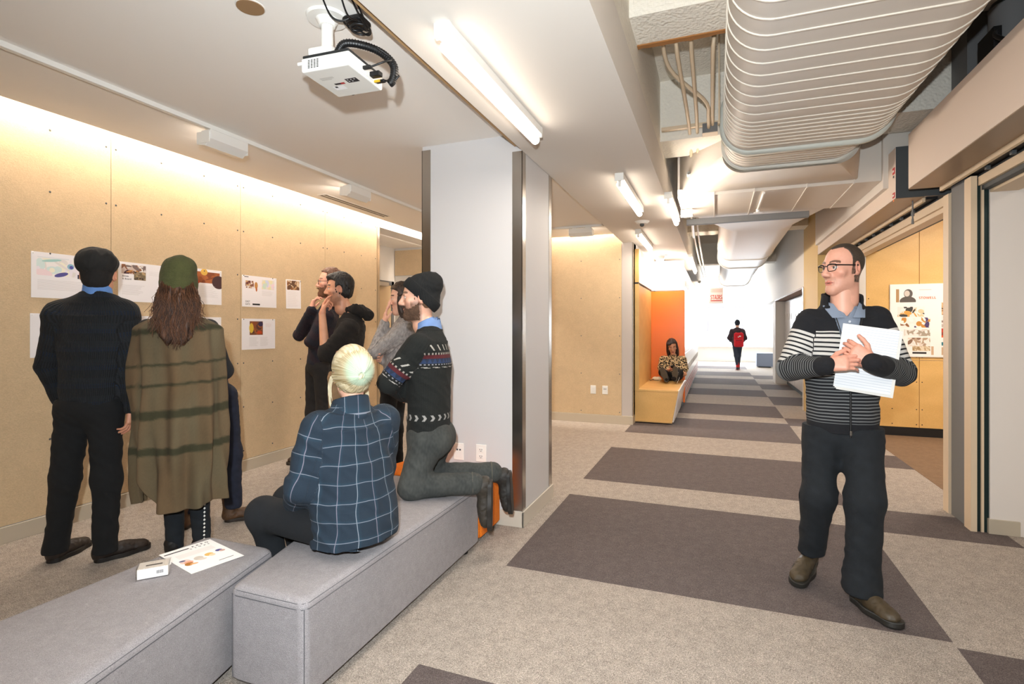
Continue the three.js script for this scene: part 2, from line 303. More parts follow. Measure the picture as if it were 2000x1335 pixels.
// grey junction tank on top of the near housing
{
  const o = group('motor_drum', 'grey cylindrical motor standing on the near door housing', 'motor', [1.61, 2.917, -3.9]);
  part('drum', cyl(0.12, 0.12, 0.34, [0, 0.17, 0], 28), M.grey, o); part('lid', cyl(0.125, 0.11, 0.03, [0, 0.355, 0], 28), M.dgrey, o);
  part('bracket', rb(-0.14, -0.1, 0, 0.2, -0.1, 0.1, 0.004, 1), M.black, o); part('cable', tube([[-0.12, 0.18, 0.08], [-0.17, 0.1, 0.2], [-0.16, 0.02, 0.3]], 0.012, 16, 6), M.black, o);
}
// ---------------------------------------------------------------- lamps
function stripLamp(label, x, y, z0, z1, power, side = 0) {     // bare tube on a white channel, light leaves downwards
  const L = z1 - z0, o = group('fluorescent_strip', label, 'strip light', [x, y, (z0 + z1) / 2], 0, 'bare fluorescent strips');
  const h = L / 2;
  part('channel', rb(-0.035, 0.035, -0.045, 0, -h, h, 0.004), M.white, o);
  for (const s of [-1, 1]) { part('end_cap', rb(-0.036, 0.036, -0.062, 0.001, s * h - 0.012, s * h + 0.012, 0.003), M.plastic, o); part('lamp_holder', rb(-0.013, 0.013, -0.105, -0.04, s * (h - 0.02) - 0.008, s * (h - 0.02) + 0.008, 0.004), M.plastic, o); }
  part('tube', rod([0, -0.085, -h + 0.022], [0, -0.085, h - 0.022], 0.026, 14), M.glow, o);
  area(WARM, power, 0.036, L - 0.05, [x, y - 0.116, (z0 + z1) / 2], [x, y - 5, (z0 + z1) / 2 + 0.0001]).rotation.set(-Math.PI / 2, 0, 0);
  if (side) area(WARM, side, L - 0.05, 0.036, [x + 0.032, y - 0.08, (z0 + z1) / 2], [x + 2, y + 0.9, (z0 + z1) / 2]);
  return o;
}
stripLamp('nearest bare fluorescent strip on the soffit by the projector', -1.046, SY, -3.15, -1.93, 70);
stripLamp('second bare fluorescent strip on the soffit past the column', -0.73, SY, -5.55, -4.31, 70);
stripLamp('third bare fluorescent strip on the soffit before the caged lamp', -0.92, SY, -8.2, -6.82, 70);
stripLamp('bare fluorescent strip on the soffit behind the photographer', -0.9, SY, -0.3, 0.92, 70);
stripLamp('bare fluorescent strip along the soffit edge by the rectangular duct', -0.42, SY + 0.02, -6.3, -5.15, 60, 90);
stripLamp('bare fluorescent strip along the soffit edge above the lockers', -0.42, SY + 0.02, -12.0, -9.5, 24, 40);
stripLamp('farthest bare fluorescent strip along the soffit edge', -0.42, SY + 0.02, -17.4, -15.0, 24, 20);
stripLamp('added unseen fluorescent strip along the soffit edge above the photographer', -0.42, SY + 0.02, -1.45, -0.25, 40, 110);  // lamp added out of view to brighten the plenum and duct
stripLamp('added unseen fluorescent strip over the corridor behind the photographer', 0.6, 3.2, 0.6, 1.8, 70);  // unseen lamp, put in for extra light over the corridor
// light hidden in the ceiling slot
{
  const o = group('slot_light', 'long concealed light strip in the ceiling slot above the panel wall', 'slot light', [0, 0, 0]);
  part('housing', bx(-4.29, -4.19, 3.016, 3.06, -7.72, -1.48), M.white, o);
  part('light_strip', bx(-4.27, -4.21, 3.005, 3.015, -7.7, -1.5), M.slotGlow, o);
  for (const [a, b] of [[-7.7, -4.65], [-4.6, -1.55]]) area(WARM, 50, 0.06, b - a, [-4.24, 3.0, (a + b) / 2], [-4.24, 0, (a + b) / 2]).rotation.set(-Math.PI / 2, 0, 0);
}
{
  const o = group('slot_light', 'concealed light strip in the ceiling slot above the far panel wall', 'slot light', [0, 0, 0]);
  part('light_strip', bx(-3.9, -1.35, 3.085, 3.095, FZ + 0.02, FZ + 0.07), M.slotGlow, o);
  area(WARM, 150, 2.5, 0.05, [-2.6, 3.08, FZ + 0.045], [-2.6, 0, FZ + 0.045]).rotation.set(-Math.PI / 2, 0, 0);
}
// track with wall washers
{
  const t = group('light_track', 'thin white lighting track running along the ceiling beside the panel wall', 'light track', [0, 0, 0]);
  part('rail', rb(-3.215, -3.18, CY - 0.03, CY, -6.95, 3.9, 0.003, 1), M.white, t);
  part('cross_rail', rb(-3.215, -1.36, CY - 0.03, CY, -6.99, -6.955, 0.003, 1), M.white, t);
  const washer = (label, x, z, rot) => {
    const o = group('wall_washer', label, 'track light', [x, CY - 0.03, z], rot, 'wall washers on the lighting track');
    const s = new THREE.Shape(); s.moveTo(0.05, -0.018); s.lineTo(0.05, -0.075); s.lineTo(0.0, -0.115); s.lineTo(-0.075, -0.1); s.lineTo(-0.075, -0.05); s.lineTo(-0.03, -0.018); s.closePath();
    const g = new THREE.ExtrudeGeometry(s, { depth: 0.3, bevelEnabled: true, bevelSize: 0.003, bevelThickness: 0.003, bevelSegments: 1 }); g.translate(0, 0, -0.15);
    part('housing', g, M.white, o);
    for (const q of [rb(-0.02, 0.02, -0.022, 0, -0.14, -0.06, 0.003, 1), rb(-0.015, 0.015, -0.022, 0, 0.06, 0.12, 0.003, 1)]) part('stem', q, M.plastic, o);
    part('lamp_lens', bx(-0.0785, -0.076, -0.095, -0.053, -0.14, 0.14), M.slotGlow, o);
    for (const q of [bx(-0.07, 0.045, -0.1, -0.025, -0.158, -0.153), bx(-0.07, 0.045, -0.1, -0.025, 0.153, 0.158)]) part('end_plate', q, M.plastic, o);
  };
  washer('nearest white box-shaped wall washer on the ceiling track', -3.2, -2.74, 0);
  washer('white box-shaped wall washer near the ceiling air diffuser', -3.2, -4.2, 0);
  washer('white box-shaped wall washer before the far panel wall', -1.69, -6.97, -Math.PI / 2);
  for (const [z, s] of [[-2.74, 40], [-4.2, 170]]) area(WARM, s, 0.28, 0.04, [-3.2 - 0.082, CY - 0.105, z], [-4.33, 1.1, z - 0.9]);
  area(WARM, 80, 0.28, 0.04, [-1.69, CY - 0.105, -7.055], [-1.69, 1.9, -7.83]);
}
{
  const o = group('ceiling_sensor', 'small white domed sensor on the soffit between two strip lights', 'sensor', [-0.81, SY, -6.34]);
  part('base', cyl(0.085, 0.06, 0.03, [0, -0.015, 0], 28).rotateX(Math.PI).translate(0, -0.03, 0), M.white, o);
  part('lens', new THREE.SphereGeometry(0.026, 16, 12).scale(1, 0.9, 1), M.dgrey, o, [0, -0.04, 0]);
}
{
  const o = group('caged_lamp', 'glowing jar-shaped lamp hanging from the soffit above the orange nook', 'lamp', [-0.9, SY, -9.4]);
  part('plate', cyl(0.13, 0.13, 0.015, [0, -0.008, 0], 28), M.white, o); part('collar', cyl(0.075, 0.085, 0.05, [0, -0.04, 0], 28), M.white, o);
  part('jar_lamp', new THREE.LatheGeometry([[0.001, -0.235], [0.03, -0.232], [0.055, -0.21], [0.063, -0.17], [0.063, -0.07], [0.06, -0.066], [0.001, -0.066]].map(a => new THREE.Vector2(...a)), 24), M.slotGlow, o);
  const l = new THREE.PointLight(new THREE.Color().setRGB(...WARM), 1.6); l.position.set(-0.9, SY - 0.15, -9.4); l.castShadow = true; l.shadow.radius = 2; scene.add(l);
}
// ceiling panels of the two side rooms
{
  const mk = (label, x, z, w, d, s) => { const o = group('ceiling_light', label, 'ceiling light', [x, 3.0, z]); part('frame', rb(-w / 2 - 0.02, w / 2 + 0.02, -0.02, 0, -d / 2 - 0.02, d / 2 + 0.02, 0.003, 1), M.white, o); part('diffuser', bx(-w / 2, w / 2, -0.024, -0.02, -d / 2, d / 2), std({ color: 0xffffff, emissive: new THREE.Color().setRGB(...WARM), emissiveIntensity: 2.5 }), o); area(WARM, s, w, d, [x, 2.972, z], [x, 0, z]).rotation.set(-Math.PI / 2, 0, 0); };
  mk('flat ceiling light panel in the plywood side room', 3.1, -6.7, 1.2, 0.6, 26);
  mk('flat ceiling light panel in the near side room', 3.3, -2.4, 1.2, 0.6, 9);
}

// ---------------------------------------------------------------- ducts and conduits over the corridor
function ovalPts(cx, cy, hw, hh, r, n = 10) { // rounded rectangle outline
  const p = []; for (const [sx, sy, a0] of [[1, 1, 0], [-1, 1, Math.PI / 2], [-1, -1, Math.PI], [1, -1, Math.PI * 1.5]]) for (let i = 0; i <= n; i++) { const a = a0 + i / n * Math.PI / 2; p.push([cx + sx * (hw - r) + Math.cos(a) * r, cy + sy * (hh - r) + Math.sin(a) * r]); } return p;
}
function loft(rings, cap = true) { // rings: list of {z, pts}
  const n = rings[0].pts.length, pos = [], idx = [];
  for (const R of rings) for (const [x, y] of R.pts) pos.push(x, y, R.z);
  for (let i = 0; i + 1 < rings.length; i++) for (let k = 0; k < n; k++) { const a = i * n + k, b = i * n + (k + 1) % n, c = a + n, d = b + n; idx.push(a, b, c, b, d, c); }
  if (cap) for (const i of [0, rings.length - 1]) { const c = pos.length / 3; let sx = 0, sy = 0; for (const [x, y] of rings[i].pts) { sx += x; sy += y; } pos.push(sx / n, sy / n, rings[i].z); for (let k = 0; k < n; k++) idx.push(i * n + k, i * n + (k + 1) % n, c); }
  const g = new THREE.BufferGeometry(); g.setAttribute('position', new THREE.Float32BufferAttribute(pos, 3)); g.setIndex(idx); g.computeVertexNormals(); g.setAttribute('uv', new THREE.Float32BufferAttribute(new Float32Array(pos.length / 3 * 2), 2)); return g;
}
function ringBand(cx, cy, hw, hh, r, z0, z1, out) { return loft([{ z: z0, pts: ovalPts(cx, cy, hw, hh, r) }, { z: z0, pts: ovalPts(cx, cy, hw + out, hh + out, r + out) }, { z: z1, pts: ovalPts(cx, cy, hw + out, hh + out, r + out) }, { z: z1, pts: ovalPts(cx, cy, hw, hh, r) }], false); }
{
  const o = group('oval_duct', 'large white flat-oval spiral duct nearest overhead in the corridor', 'duct', [0, 0, 0]);
  const cx = 0.63, cy = 3.075, hw = 0.575, hh = 0.265, r = 0.21;
  part('shell', loft([{ z: 3.8, pts: ovalPts(cx, cy, hw, hh, r) }, { z: -4.62, pts: ovalPts(cx, cy, hw, hh, r) }]), M.duct, o);
  const ribs = []; for (let z = -4.52; z < 0.4; z += z < -4.0 ? 0.075 : 0.145) { ribs.push(ringBand(cx, cy, hw, hh, r, z - 0.005, z + 0.005, 0.006)); }
  part('spiral_seam', ribs, std({ color: rgb(236, 228, 214), roughness: 0.5 }), o).userData.kind = 'stuff';
  part('flange', ringBand(cx, cy, hw, hh, r, -4.66, -4.615, 0.03), std({ color: rgb(206, 210, 202), roughness: 0.5 }), o);
  part('collar', loft([{ z: -4.66, pts: ovalPts(cx, cy, hw - 0.02, hh - 0.02, r - 0.01) }, { z: -5.1, pts: ovalPts(cx - 0.05, cy - 0.03, hw - 0.06, hh - 0.03, r - 0.01) }]), M.duct, o);
  const rb2 = []; for (let z = -4.72; z > -5.08; z -= 0.055) rb2.push(ringBand(cx - 0.05 * (-4.66 - z) / 0.44, cy - 0.03 * (-4.66 - z) / 0.44, hw - 0.02 - 0.04 * (-4.66 - z) / 0.44, hh - 0.02 - 0.01 * (-4.66 - z) / 0.44, r - 0.01, z - 0.003, z + 0.003, 0.004));
  part('collar_seam', rb2, M.duct, o).userData.kind = 'stuff';
  part('flange', ringBand(cx - 0.05, cy - 0.03, hw - 0.06, hh - 0.03, r - 0.01, -5.12, -5.085, 0.025), std({ color: rgb(214, 214, 206), roughness: 0.5 }), o);
}
{
  const o = group('rectangular_duct', 'white rectangular duct box across the corridor beyond the spiral duct', 'duct', [0, 0, 0]);
  part('transition', loft([{ z: -5.1, pts: ovalPts(0.58, 3.02, 0.53, 0.25, 0.18) }, { z: -5.54, pts: ovalPts(0.42, 2.93, 0.76, 0.2, 0.02) }]), M.duct, o);
  part('box', rb(-0.36, 1.36, 2.70, 3.12, -6.6, -5.54, 0.004, 1), M.duct, o);
  part('flange_bar', rb(-0.36, 1.06, 2.735, 2.775, -5.545, -5.51, 0.005, 1), M.white, o);
  for (const x of [-0.02, 0.34, 0.78, 1.15]) part('seam', rb(x - 0.006, x + 0.006, 2.692, 3.12, -6.6, -5.531, 0.002, 1), M.duct, o);
  part('hanger_bar', [rb(-0.33, 0.95, 2.62, 2.69, -6.66, -6.6, 0.004, 1)], M.grey, o);
  part('sprinkler_pipe', [rod([0.42, 2.685, -5.56], [0.42, 2.685, -6.3], 0.012), cyl(0.02, 0.02, 0.03, [0.42, 2.67, -6.3]), cyl(0.045, 0.045, 0.004, [0.42, 2.645, -6.3])], M.white, o);
  part('return_box', rb(1.36, 1.62, 2.62, 3.3, -8.9, -5.5, 0.004, 1), M.duct, o);
}
{
  const o = group('oval_duct', 'second white flat-oval duct farther down the corridor', 'duct', [0, 0, 0]);
  part('shell', loft([{ z: -6.7, pts: ovalPts(0.45, 2.92, 0.7, 0.2, 0.06) }, { z: -7.5, pts: ovalPts(0.5, 2.92, 0.47, 0.27, 0.24) }, { z: -12, pts: ovalPts(0.5, 2.92, 0.47, 0.27, 0.24) }]), M.duct, o);
  part('flange', ringBand(0.5, 2.92, 0.47, 0.27, 0.24, -10.6, -10.56, 0.012), M.white, o);
  part('flange', ringBand(0.5, 2.92, 0.47, 0.27, 0.24, -12.02, -11.97, 0.014), M.white, o);
}
{
  const o = group('oval_duct', 'farthest small oval duct before the end window', 'duct', [0, 0, 0]);
  part('shell', loft([{ z: -12.1, pts: ovalPts(0.5, 2.9, 0.42, 0.24, 0.22) }, { z: -17, pts: ovalPts(0.5, 2.9, 0.42, 0.24, 0.22) }]), M.duct, o);
  part('flange', ringBand(0.5, 2.9, 0.42, 0.24, 0.22, -17.02, -16.95, 0.02), M.white, o);
}
{ // conduits hugging the deck beside the soffit
  const mats = M.cream, y = 3.16;
  const runs = [['pale bent electrical conduit crossing toward the junction box', [[-0.42, 3.5, 0], [-0.36, 3.5, -3.0], [-0.33, 3.3, -3.5], [-0.3, 3.22, -3.9], [-0.08, 3.15, -4.35], [-0.06, 3.12, -4.6], [-0.06, 3.1, -4.8]]],
  ['pale straight electrical conduit nearest the soffit', [[-0.3, 3.5, 0], [-0.26, 3.45, -3.1], [-0.24, 3.2, -3.55], [-0.22, 3.1, -5.2], [-0.3, 2.78, -7.6], [-0.32, 2.76, -16]]],
  ['pale straight electrical conduit beside the bent conduit', [[-0.18, 3.5, 0], [-0.16, 3.42, -3.2], [-0.15, 3.2, -3.6], [-0.16, 3.1, -5.2], [-0.24, 2.78, -7.6], [-0.26, 2.76, -16]]],
  ['pale electrical conduit ending at the junction box by the spiral duct', [[0.0, 3.5, 0], [0.0, 3.4, -3.3], [-0.02, 3.2, -3.7], [-0.03, 3.12, -4.8]]]];
  for (const [label, p] of runs) thing('conduit', tube(p, 0.014, 60, 8), mats, label, 'conduit', [0, 0, 0], 'conduits over the corridor');
  const j = group('junction_box', 'small square junction box where the conduits meet', 'junction box', [-0.05, 3.1, -4.84]);
  part('box', rb(-0.06, 0.06, -0.04, 0.04, -0.045, 0.045, 0.004), M.grey, j); part('cover', rb(-0.063, 0.063, -0.046, -0.04, -0.048, 0.048, 0.002, 1), M.alu, j);
  thing('strut_rail', rb(-0.45, 1.2, 3.13, 3.16, -4.86, -4.82, 0.003, 1), M.cream, 'thin steel strut rail crossing above the conduits', 'strut');
  for (const x of [0.02, 0.07]) thing('hanger_rod', rod([x, 2.95, -4.3 - x], [x, 3.62, -4.3 - x], 0.006), M.cream, x < 0.05 ? 'thin threaded rod hanging beside the spiral duct' : 'second thin threaded rod hanging closest to the spiral duct', 'hanger rod');
  thing('conduit', tube([[-0.25, 2.9, -5.4], [-0.26, 2.72, -6.2], [-0.3, 2.7, -8]], 0.018, 30, 8), M.white, 'white conduit dropping beside the rectangular duct', 'conduit');
  const jb = group('junction_box', 'white junction box beside the strip light at the soffit edge', 'junction box', [-0.3, 2.66, -6.1]); part('box', rb(-0.06, 0.06, -0.03, 0.03, -0.05, 0.05, 0.004), M.white, jb); part('cover', rb(-0.063, 0.063, -0.036, -0.03, -0.053, 0.053, 0.002, 1), M.plastic, jb);
}

// ---------------------------------------------------------------- nook and lockers on the left of the corridor
{
  const o = structGroup('wall_nook', 'plywood seating nook built into the locker wall');
  const s = new THREE.Shape(); s.moveTo(-1.135, 0.03); s.lineTo(-0.6, 0.03); s.lineTo(-0.517, 0.47); s.lineTo(-1.135, 0.47); s.closePath();
  const side = new THREE.ExtrudeGeometry(s, { depth: 0.02, bevelEnabled: false }); side.translate(0, 0, -8.06);
  part('side_panel', boxUV(side), M.ply, o);
  part('bottom_strip', bx(-1.135, -0.6, 0.02, 0.035, -8.08, -8.03), M.plyEdge, o);
  part('seat_board', rb(-1.1, -0.513, 0.47, 0.498, -9.8, -8.035, 0.003, 1), M.ply, o);
  const f = new THREE.Shape(); f.moveTo(-0.6, 0.03); f.lineTo(-0.58, 0.03); f.lineTo(-0.5, 0.49); f.lineTo(-0.515, 0.49); f.closePath();
  const fr = new THREE.ExtrudeGeometry(f, { depth: 1.72, bevelEnabled: false }); fr.translate(0, 0, -9.8); part('front_panel', boxUV(fr), M.laminate, o);
  part('near_post', [rb(-1.135, -1.07, 0.47, 2.062, -8.06, -8.03, 0.002, 1)], M.ply, o);
  part('upper_post', [rb(-1.135, -1.07, 2.085, 2.58, -8.06, -8.03, 0.002, 1)], M.ply, o);
  part('post_gap', bx(-1.13, -1.08, 2.06, 2.087, -8.055, -8.035), M.black, o);
  part('back_panel', bx(-1.12, -1.09, 0.498, 2.06, -9.8, -8.06), M.ply, o);
  part('orange_panel', rb(-1.09, -0.53, 0.498, 2.06, -9.83, -9.8, 0.003, 1), M.orange, o);
  part('orange_edge', rb(-0.545, -0.515, 0.1, 2.06, -9.85, -9.79, 0.003, 1), M.orange, o);
  part('upper_panel', bx(-1.10, -1.075, 2.085, 2.58, -9.8, -8.06), M.laminate, o);
  part('upper_end', bx(-1.09, -0.53, 2.075, 2.6, -9.86, -9.83), M.laminate, o);
  part('core', bx(-1.5, -1.12, 0, 2.65, -9.9, -8.13), M.paint, o);
}
function lockers(z0, n, w, x, dir, label, grp) {
  for (let i = 0; i < n; i++) {
    const z = z0 - i * w, o = group('locker', `${['first', 'second', 'third', 'fourth', 'fifth', 'sixth', 'seventh', 'eighth', 'ninth', 'tenth'][i]} white locker unit ${label}`, 'locker', [x, 0, z], 0, grp);
    part('cabinet', dir > 0 ? bx(-0.5, -0.012, 0.1, 2.5, -w + 0.003, -0.003) : bx(0.012, 0.5, 0.1, 2.08, -w + 0.003, -0.003), M.laminate, o);
    part('plinth', dir > 0 ? bx(-0.5, -0.04, 0, 0.1, -w, 0) : bx(0.04, 0.5, 0, 0.1, -w, 0), M.dgrey, o);
    const m = w / 3;
    for (let k = 0; k < 3; k++) for (const [y0, y1] of (dir > 0 ? [[0.12, 0.95], [0.96, 1.75], [1.76, 2.48]] : [[0.12, 1.05], [1.06, 2.06]])) {
      const a = dir > 0 ? -0.012 : -0.004, d = part('door', rb(a, a + 0.016, y0, y1, -w + m * k + 0.006, -w + m * (k + 1) - 0.006, 0.003, 1), M.laminate, o);
      part('handle', rb(dir > 0 ? 0.004 : -0.012, dir > 0 ? 0.012 : -0.004, y0 + (y1 - y0) * 0.55, y0 + (y1 - y0) * 0.7, -w + m * k + 0.03, -w + m * k + 0.055, 0.002, 1), M.alu, d);
      if (y0 < 0.2 && dir > 0) part('vent_reflections', [0, 1, 2, 3].flatMap(a => [0, 1, 2, 3, 4].map(b => bx(0.004, 0.0052, 0.16 + a * 0.07, 0.19 + a * 0.07, -w + m * k + 0.04 + b * (m - 0.08) / 5, -w + m * k + 0.06 + b * (m - 0.08) / 5))), M.red, d).userData.kind = 'stuff';  // small vents whose red colour paints in reflections low on the doors
    }
  }
}
lockers(-9.86, 6, 1.2, -0.53, 1, 'along the corridor past the orange nook', 'lockers past the nook');
lockers(-10.35, 4, 1.15, 1.62, -1, 'in the recess on the right of the corridor', 'lockers in the right recess');
struct('wall_far_right', bx(1.40, 1.58, 2.12, 3.62, -24.5, -10.3), M.paint);
struct('wall_recess', bx(2.16, 2.3, 0, 2.1, -15.2, -10.3), M.paint);
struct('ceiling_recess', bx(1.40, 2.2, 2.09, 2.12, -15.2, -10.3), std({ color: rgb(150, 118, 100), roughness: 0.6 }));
struct('wall_recess_end', bx(1.40, 2.3, 0, 2.08, -15.6, -14.98), M.paint);
struct('trim_8', bx(1.385, 1.41, 0, 2.1, -10.34, -10.3), M.laminate);
struct('wall_lobby', bx(2.3, 2.5, 0, 3.62, -25, -15.2), M.paint);
struct('wall_far_left', [bx(-1.5, -1.06, 0, 2.66, -24.6, -17.06), bx(-1.5, -1.06, 0, 2.66, -17.1, -9.9)], M.paint);
// ---------------------------------------------------------------- end window
{
  const o = structGroup('wall_end', 'end wall with a wide window');
  part('sill_wall', bx(-1.1, 2.4, 0, 0.63, -24.8, -24.5), M.paint, o);
  part('lintel', bx(-1.1, 2.4, 3.2, 3.7, -24.8, -24.5), M.paint, o);
  const w = structGroup('window_1', 'bright end window with grey mullions');
  const fm = std({ color: rgb(150, 150, 158), roughness: 0.5 });
  for (const x of [-0.78, -0.33, 1.03, 2.25]) part('mullion', bx(x - 0.05, x + 0.05, 0.63, 3.2, -24.7, -24.56), fm, w);
  part('window_frame', [bx(-0.8, 2.3, 0.63, 0.69, -24.7, -24.55), bx(-0.8, 2.3, 3.14, 3.2, -24.7, -24.55), bx(-0.33, 2.3, 2.28, 2.34, -24.68, -24.58), bx(-0.8, -0.33, 1.3, 1.34, -24.68, -24.58)], fm, w);
  for (const [a, b] of [[-0.73, -0.38], [-0.28, 0.98], [1.08, 2.2]]) part('pane', bx(a, b, 0.69, 3.14, -24.64, -24.635), M.glass, w);
  struct('wall_end_left', bx(-1.1, -0.78, 0.6, 3.3, -24.8, -24.5), M.paint);
  struct('sill', bx(-1.1, 2.4, 0.62, 0.66, -24.5, -24.25), M.laminate);
}
// closing walls behind the photographer
struct('wall_rear', bx(-4.6, 5.4, 0, 3.75, 4, 4.2), M.paint);

// ---------------------------------------------------------------- sign, grey box
const canvasTex = (w, h, draw) => { const c = document.createElement('canvas'); c.width = w; c.height = h; const g = c.getContext('2d'); draw(g, w, h); const t = new THREE.CanvasTexture(c); t.colorSpace = THREE.SRGBColorSpace; return t; };
{
  const o = group('stairs_sign', 'white hanging sign reading STAIRS in red letters', 'sign', [0.0, 2.14, -17]);
  part('plate', rb(-0.2, 0.2, 0, 0.47, -0.02, 0.02, 0.004, 1), M.plastic, o);
  part('lettering', quadPlane(0.39, 0.44), std({ map: canvasTex(256, 288, (g, w, h) => { g.fillStyle = '#f3e9e2'; g.fillRect(0, 0, w, h); g.fillStyle = '#e9cfc4'; g.fillRect(20, 10, w - 40, 70); g.fillStyle = '#d8331f'; g.textAlign = 'center'; g.font = 'bold 118px sans-serif'; g.save(); g.translate(w / 2, 215); g.scale(0.56, 1); g.fillText('STAIRS', 0, 0); g.restore(); g.fillRect(22, 232, w - 44, 18); }), roughness: 0.5 }), o, [0, 0.235, 0.0215]);
  part('hanger', [rod([-0.12, 0.47, 0], [-0.12, 0.55, 0], 0.006), rod([0.12, 0.47, 0], [0.12, 0.55, 0], 0.006), rb(-0.2, 0.2, 0.55, 0.57, -0.02, 0.02, 0.003, 1)], M.plastic, o);
}
{
  const o = group('grey_bin', 'small blue-grey square bin on the floor by the end window', 'bin', [1.62, 0, -21.2]);
  part('body', rb(-0.27, 0.27, 0.03, 0.52, -0.25, 0.25, 0.02), std({ color: rgb(128, 138, 158), roughness: 0.6 }), o);
  part('foot', bx(-0.2, 0.2, 0, 0.03, -0.18, 0.18), M.black, o);
}

// ---------------------------------------------------------------- benches
function bench(name, label, poly, h, m, tag) {  // poly: plan corners, anticlockwise in (x, z)
  const o = group(name, label, 'bench'); const r = 0.035, y0 = 0.035;
  const C = poly.map(p => new THREE.Vector2(...p)), n = C.length; let cx = 0, cz = 0; for (const c of C) { cx += c.x / n; cz += c.y / n; }
  const outline = (inset, rad) => { // rounded plan polygon
    const out = []; for (let i = 0; i < n; i++) {
      const a = C[(i + n - 1) % n], b = C[i], c = C[(i + 1) % n]; const d1 = a.clone().sub(b).normalize(), d2 = c.clone().sub(b).normalize(); const ang = Math.acos(d1.dot(d2)), bis = d1.clone().add(d2).normalize();
      const p = b.clone().addScaledVector(bis, inset / Math.sin(ang / 2)); const t = rad / Math.tan(ang / 2), ctr = p.clone().addScaledVector(bis, rad / Math.sin(ang / 2));
      const s = p.clone().addScaledVector(d1, t), e = p.clone().addScaledVector(d2, t); let a0 = Math.atan2(s.y - ctr.y, s.x - ctr.x), a1 = Math.atan2(e.y - ctr.y, e.x - ctr.x); let da = a1 - a0; while (da > Math.PI) da -= 2 * Math.PI; while (da < -Math.PI) da += 2 * Math.PI;
      for (let k = 0; k <= 6; k++) { const q = a0 + da * k / 6; out.push([ctr.x + Math.cos(q) * rad, ctr.y + Math.sin(q) * rad]); }
    } return out;
  };
  const rings = []; rings.push({ y: y0, p: outline(0.012, 0.03) }); rings.push({ y: y0 + 0.015, p: outline(0.0, 0.035) }); rings.push({ y: h - r, p: outline(0, 0.035) });
  for (let k = 1; k <= 5; k++) { const a = k / 5 * Math.PI / 2; rings.push({ y: h - r + Math.sin(a) * r, p: outline((1 - Math.cos(a)) * r, 0.035) }); }
  for (const s of [0.06, 0.12, 0.2]) rings.push({ y: h + 0.006 * Math.min(1, s * 6), p: outline(r + s * 0.6, 0.03) });
  const pos = [], idx = [], m2 = rings[0].p.length; for (const R of rings) for (const [x, z] of R.p) pos.push(x, R.y, z);
  for (let i = 0; i + 1 < rings.length; i++) for (let k = 0; k < m2; k++) { const a = i * m2 + k, b = i * m2 + (k + 1) % m2; idx.push(a, b, a + m2, b, b + m2, a + m2); }
  const top = pos.length / 3; pos.push(cx, h + 0.007, cz); for (let k = 0; k < m2; k++) idx.push((rings.length - 1) * m2 + k, (rings.length - 1) * m2 + (k + 1) % m2, top);
  const g = new THREE.BufferGeometry(); g.setAttribute('position', new THREE.Float32BufferAttribute(pos, 3)); g.setIndex(idx); g.computeVertexNormals();
  part('upholstery', boxUV(g), m, o);
  const seam = (inset, y, rr) => tube(outline(inset, 0.035).filter((_, i) => i % 2 == 0).map(([x, z]) => [x, y, z]), rr, 160, 5, true, 0.02);
  part('seam', seam(-0.0006, h - r - 0.002, 0.0016), tag || M.thread, o); part('stitch_line', seam(0.004, h - 0.018, 0.0012), tag || M.thread, o);
  const ol = outline(-0.0004, 0.035); C.forEach((c, i) => part('corner_seam', rod([ol[i * 7 + 3][0], y0 + 0.01, ol[i * 7 + 3][1]], [ol[i * 7 + 3][0], h - r, ol[i * 7 + 3][1]], 0.0016, 5), tag || M.thread, o));
  for (const c of C) part('foot', cyl(0.03, 0.03, 0.036, [c.x + (cx - c.x) * 0.22, 0.018, c.y + (cz - c.y) * 0.15], 14), M.black, o);
  return o;
}
bench('bench', 'grey upholstered tapered bench that the plaid-shirted woman sits on', [[-1.40, -1.535], [-1.765, -1.535], [-2.16, -3.105], [-1.415, -3.105]].reverse(), 0.405, M.fabricG);
bench('bench', 'grey upholstered tapered bench nearest the camera with the papers on top', [[-1.50, -0.22], [-2.31, -0.22], [-2.295, -1.875], [-1.885, -1.875]].reverse(), 0.405, M.fabricG);
bench('bench', 'orange upholstered bench pushed against the column', [[-1.425, -3.135], [-2.28, -3.135], [-2.2, -3.502], [-1.43, -3.502]].reverse(), 0.405, M.fabricO, std({ color: rgb(150, 74, 8), roughness: 0.9 }));

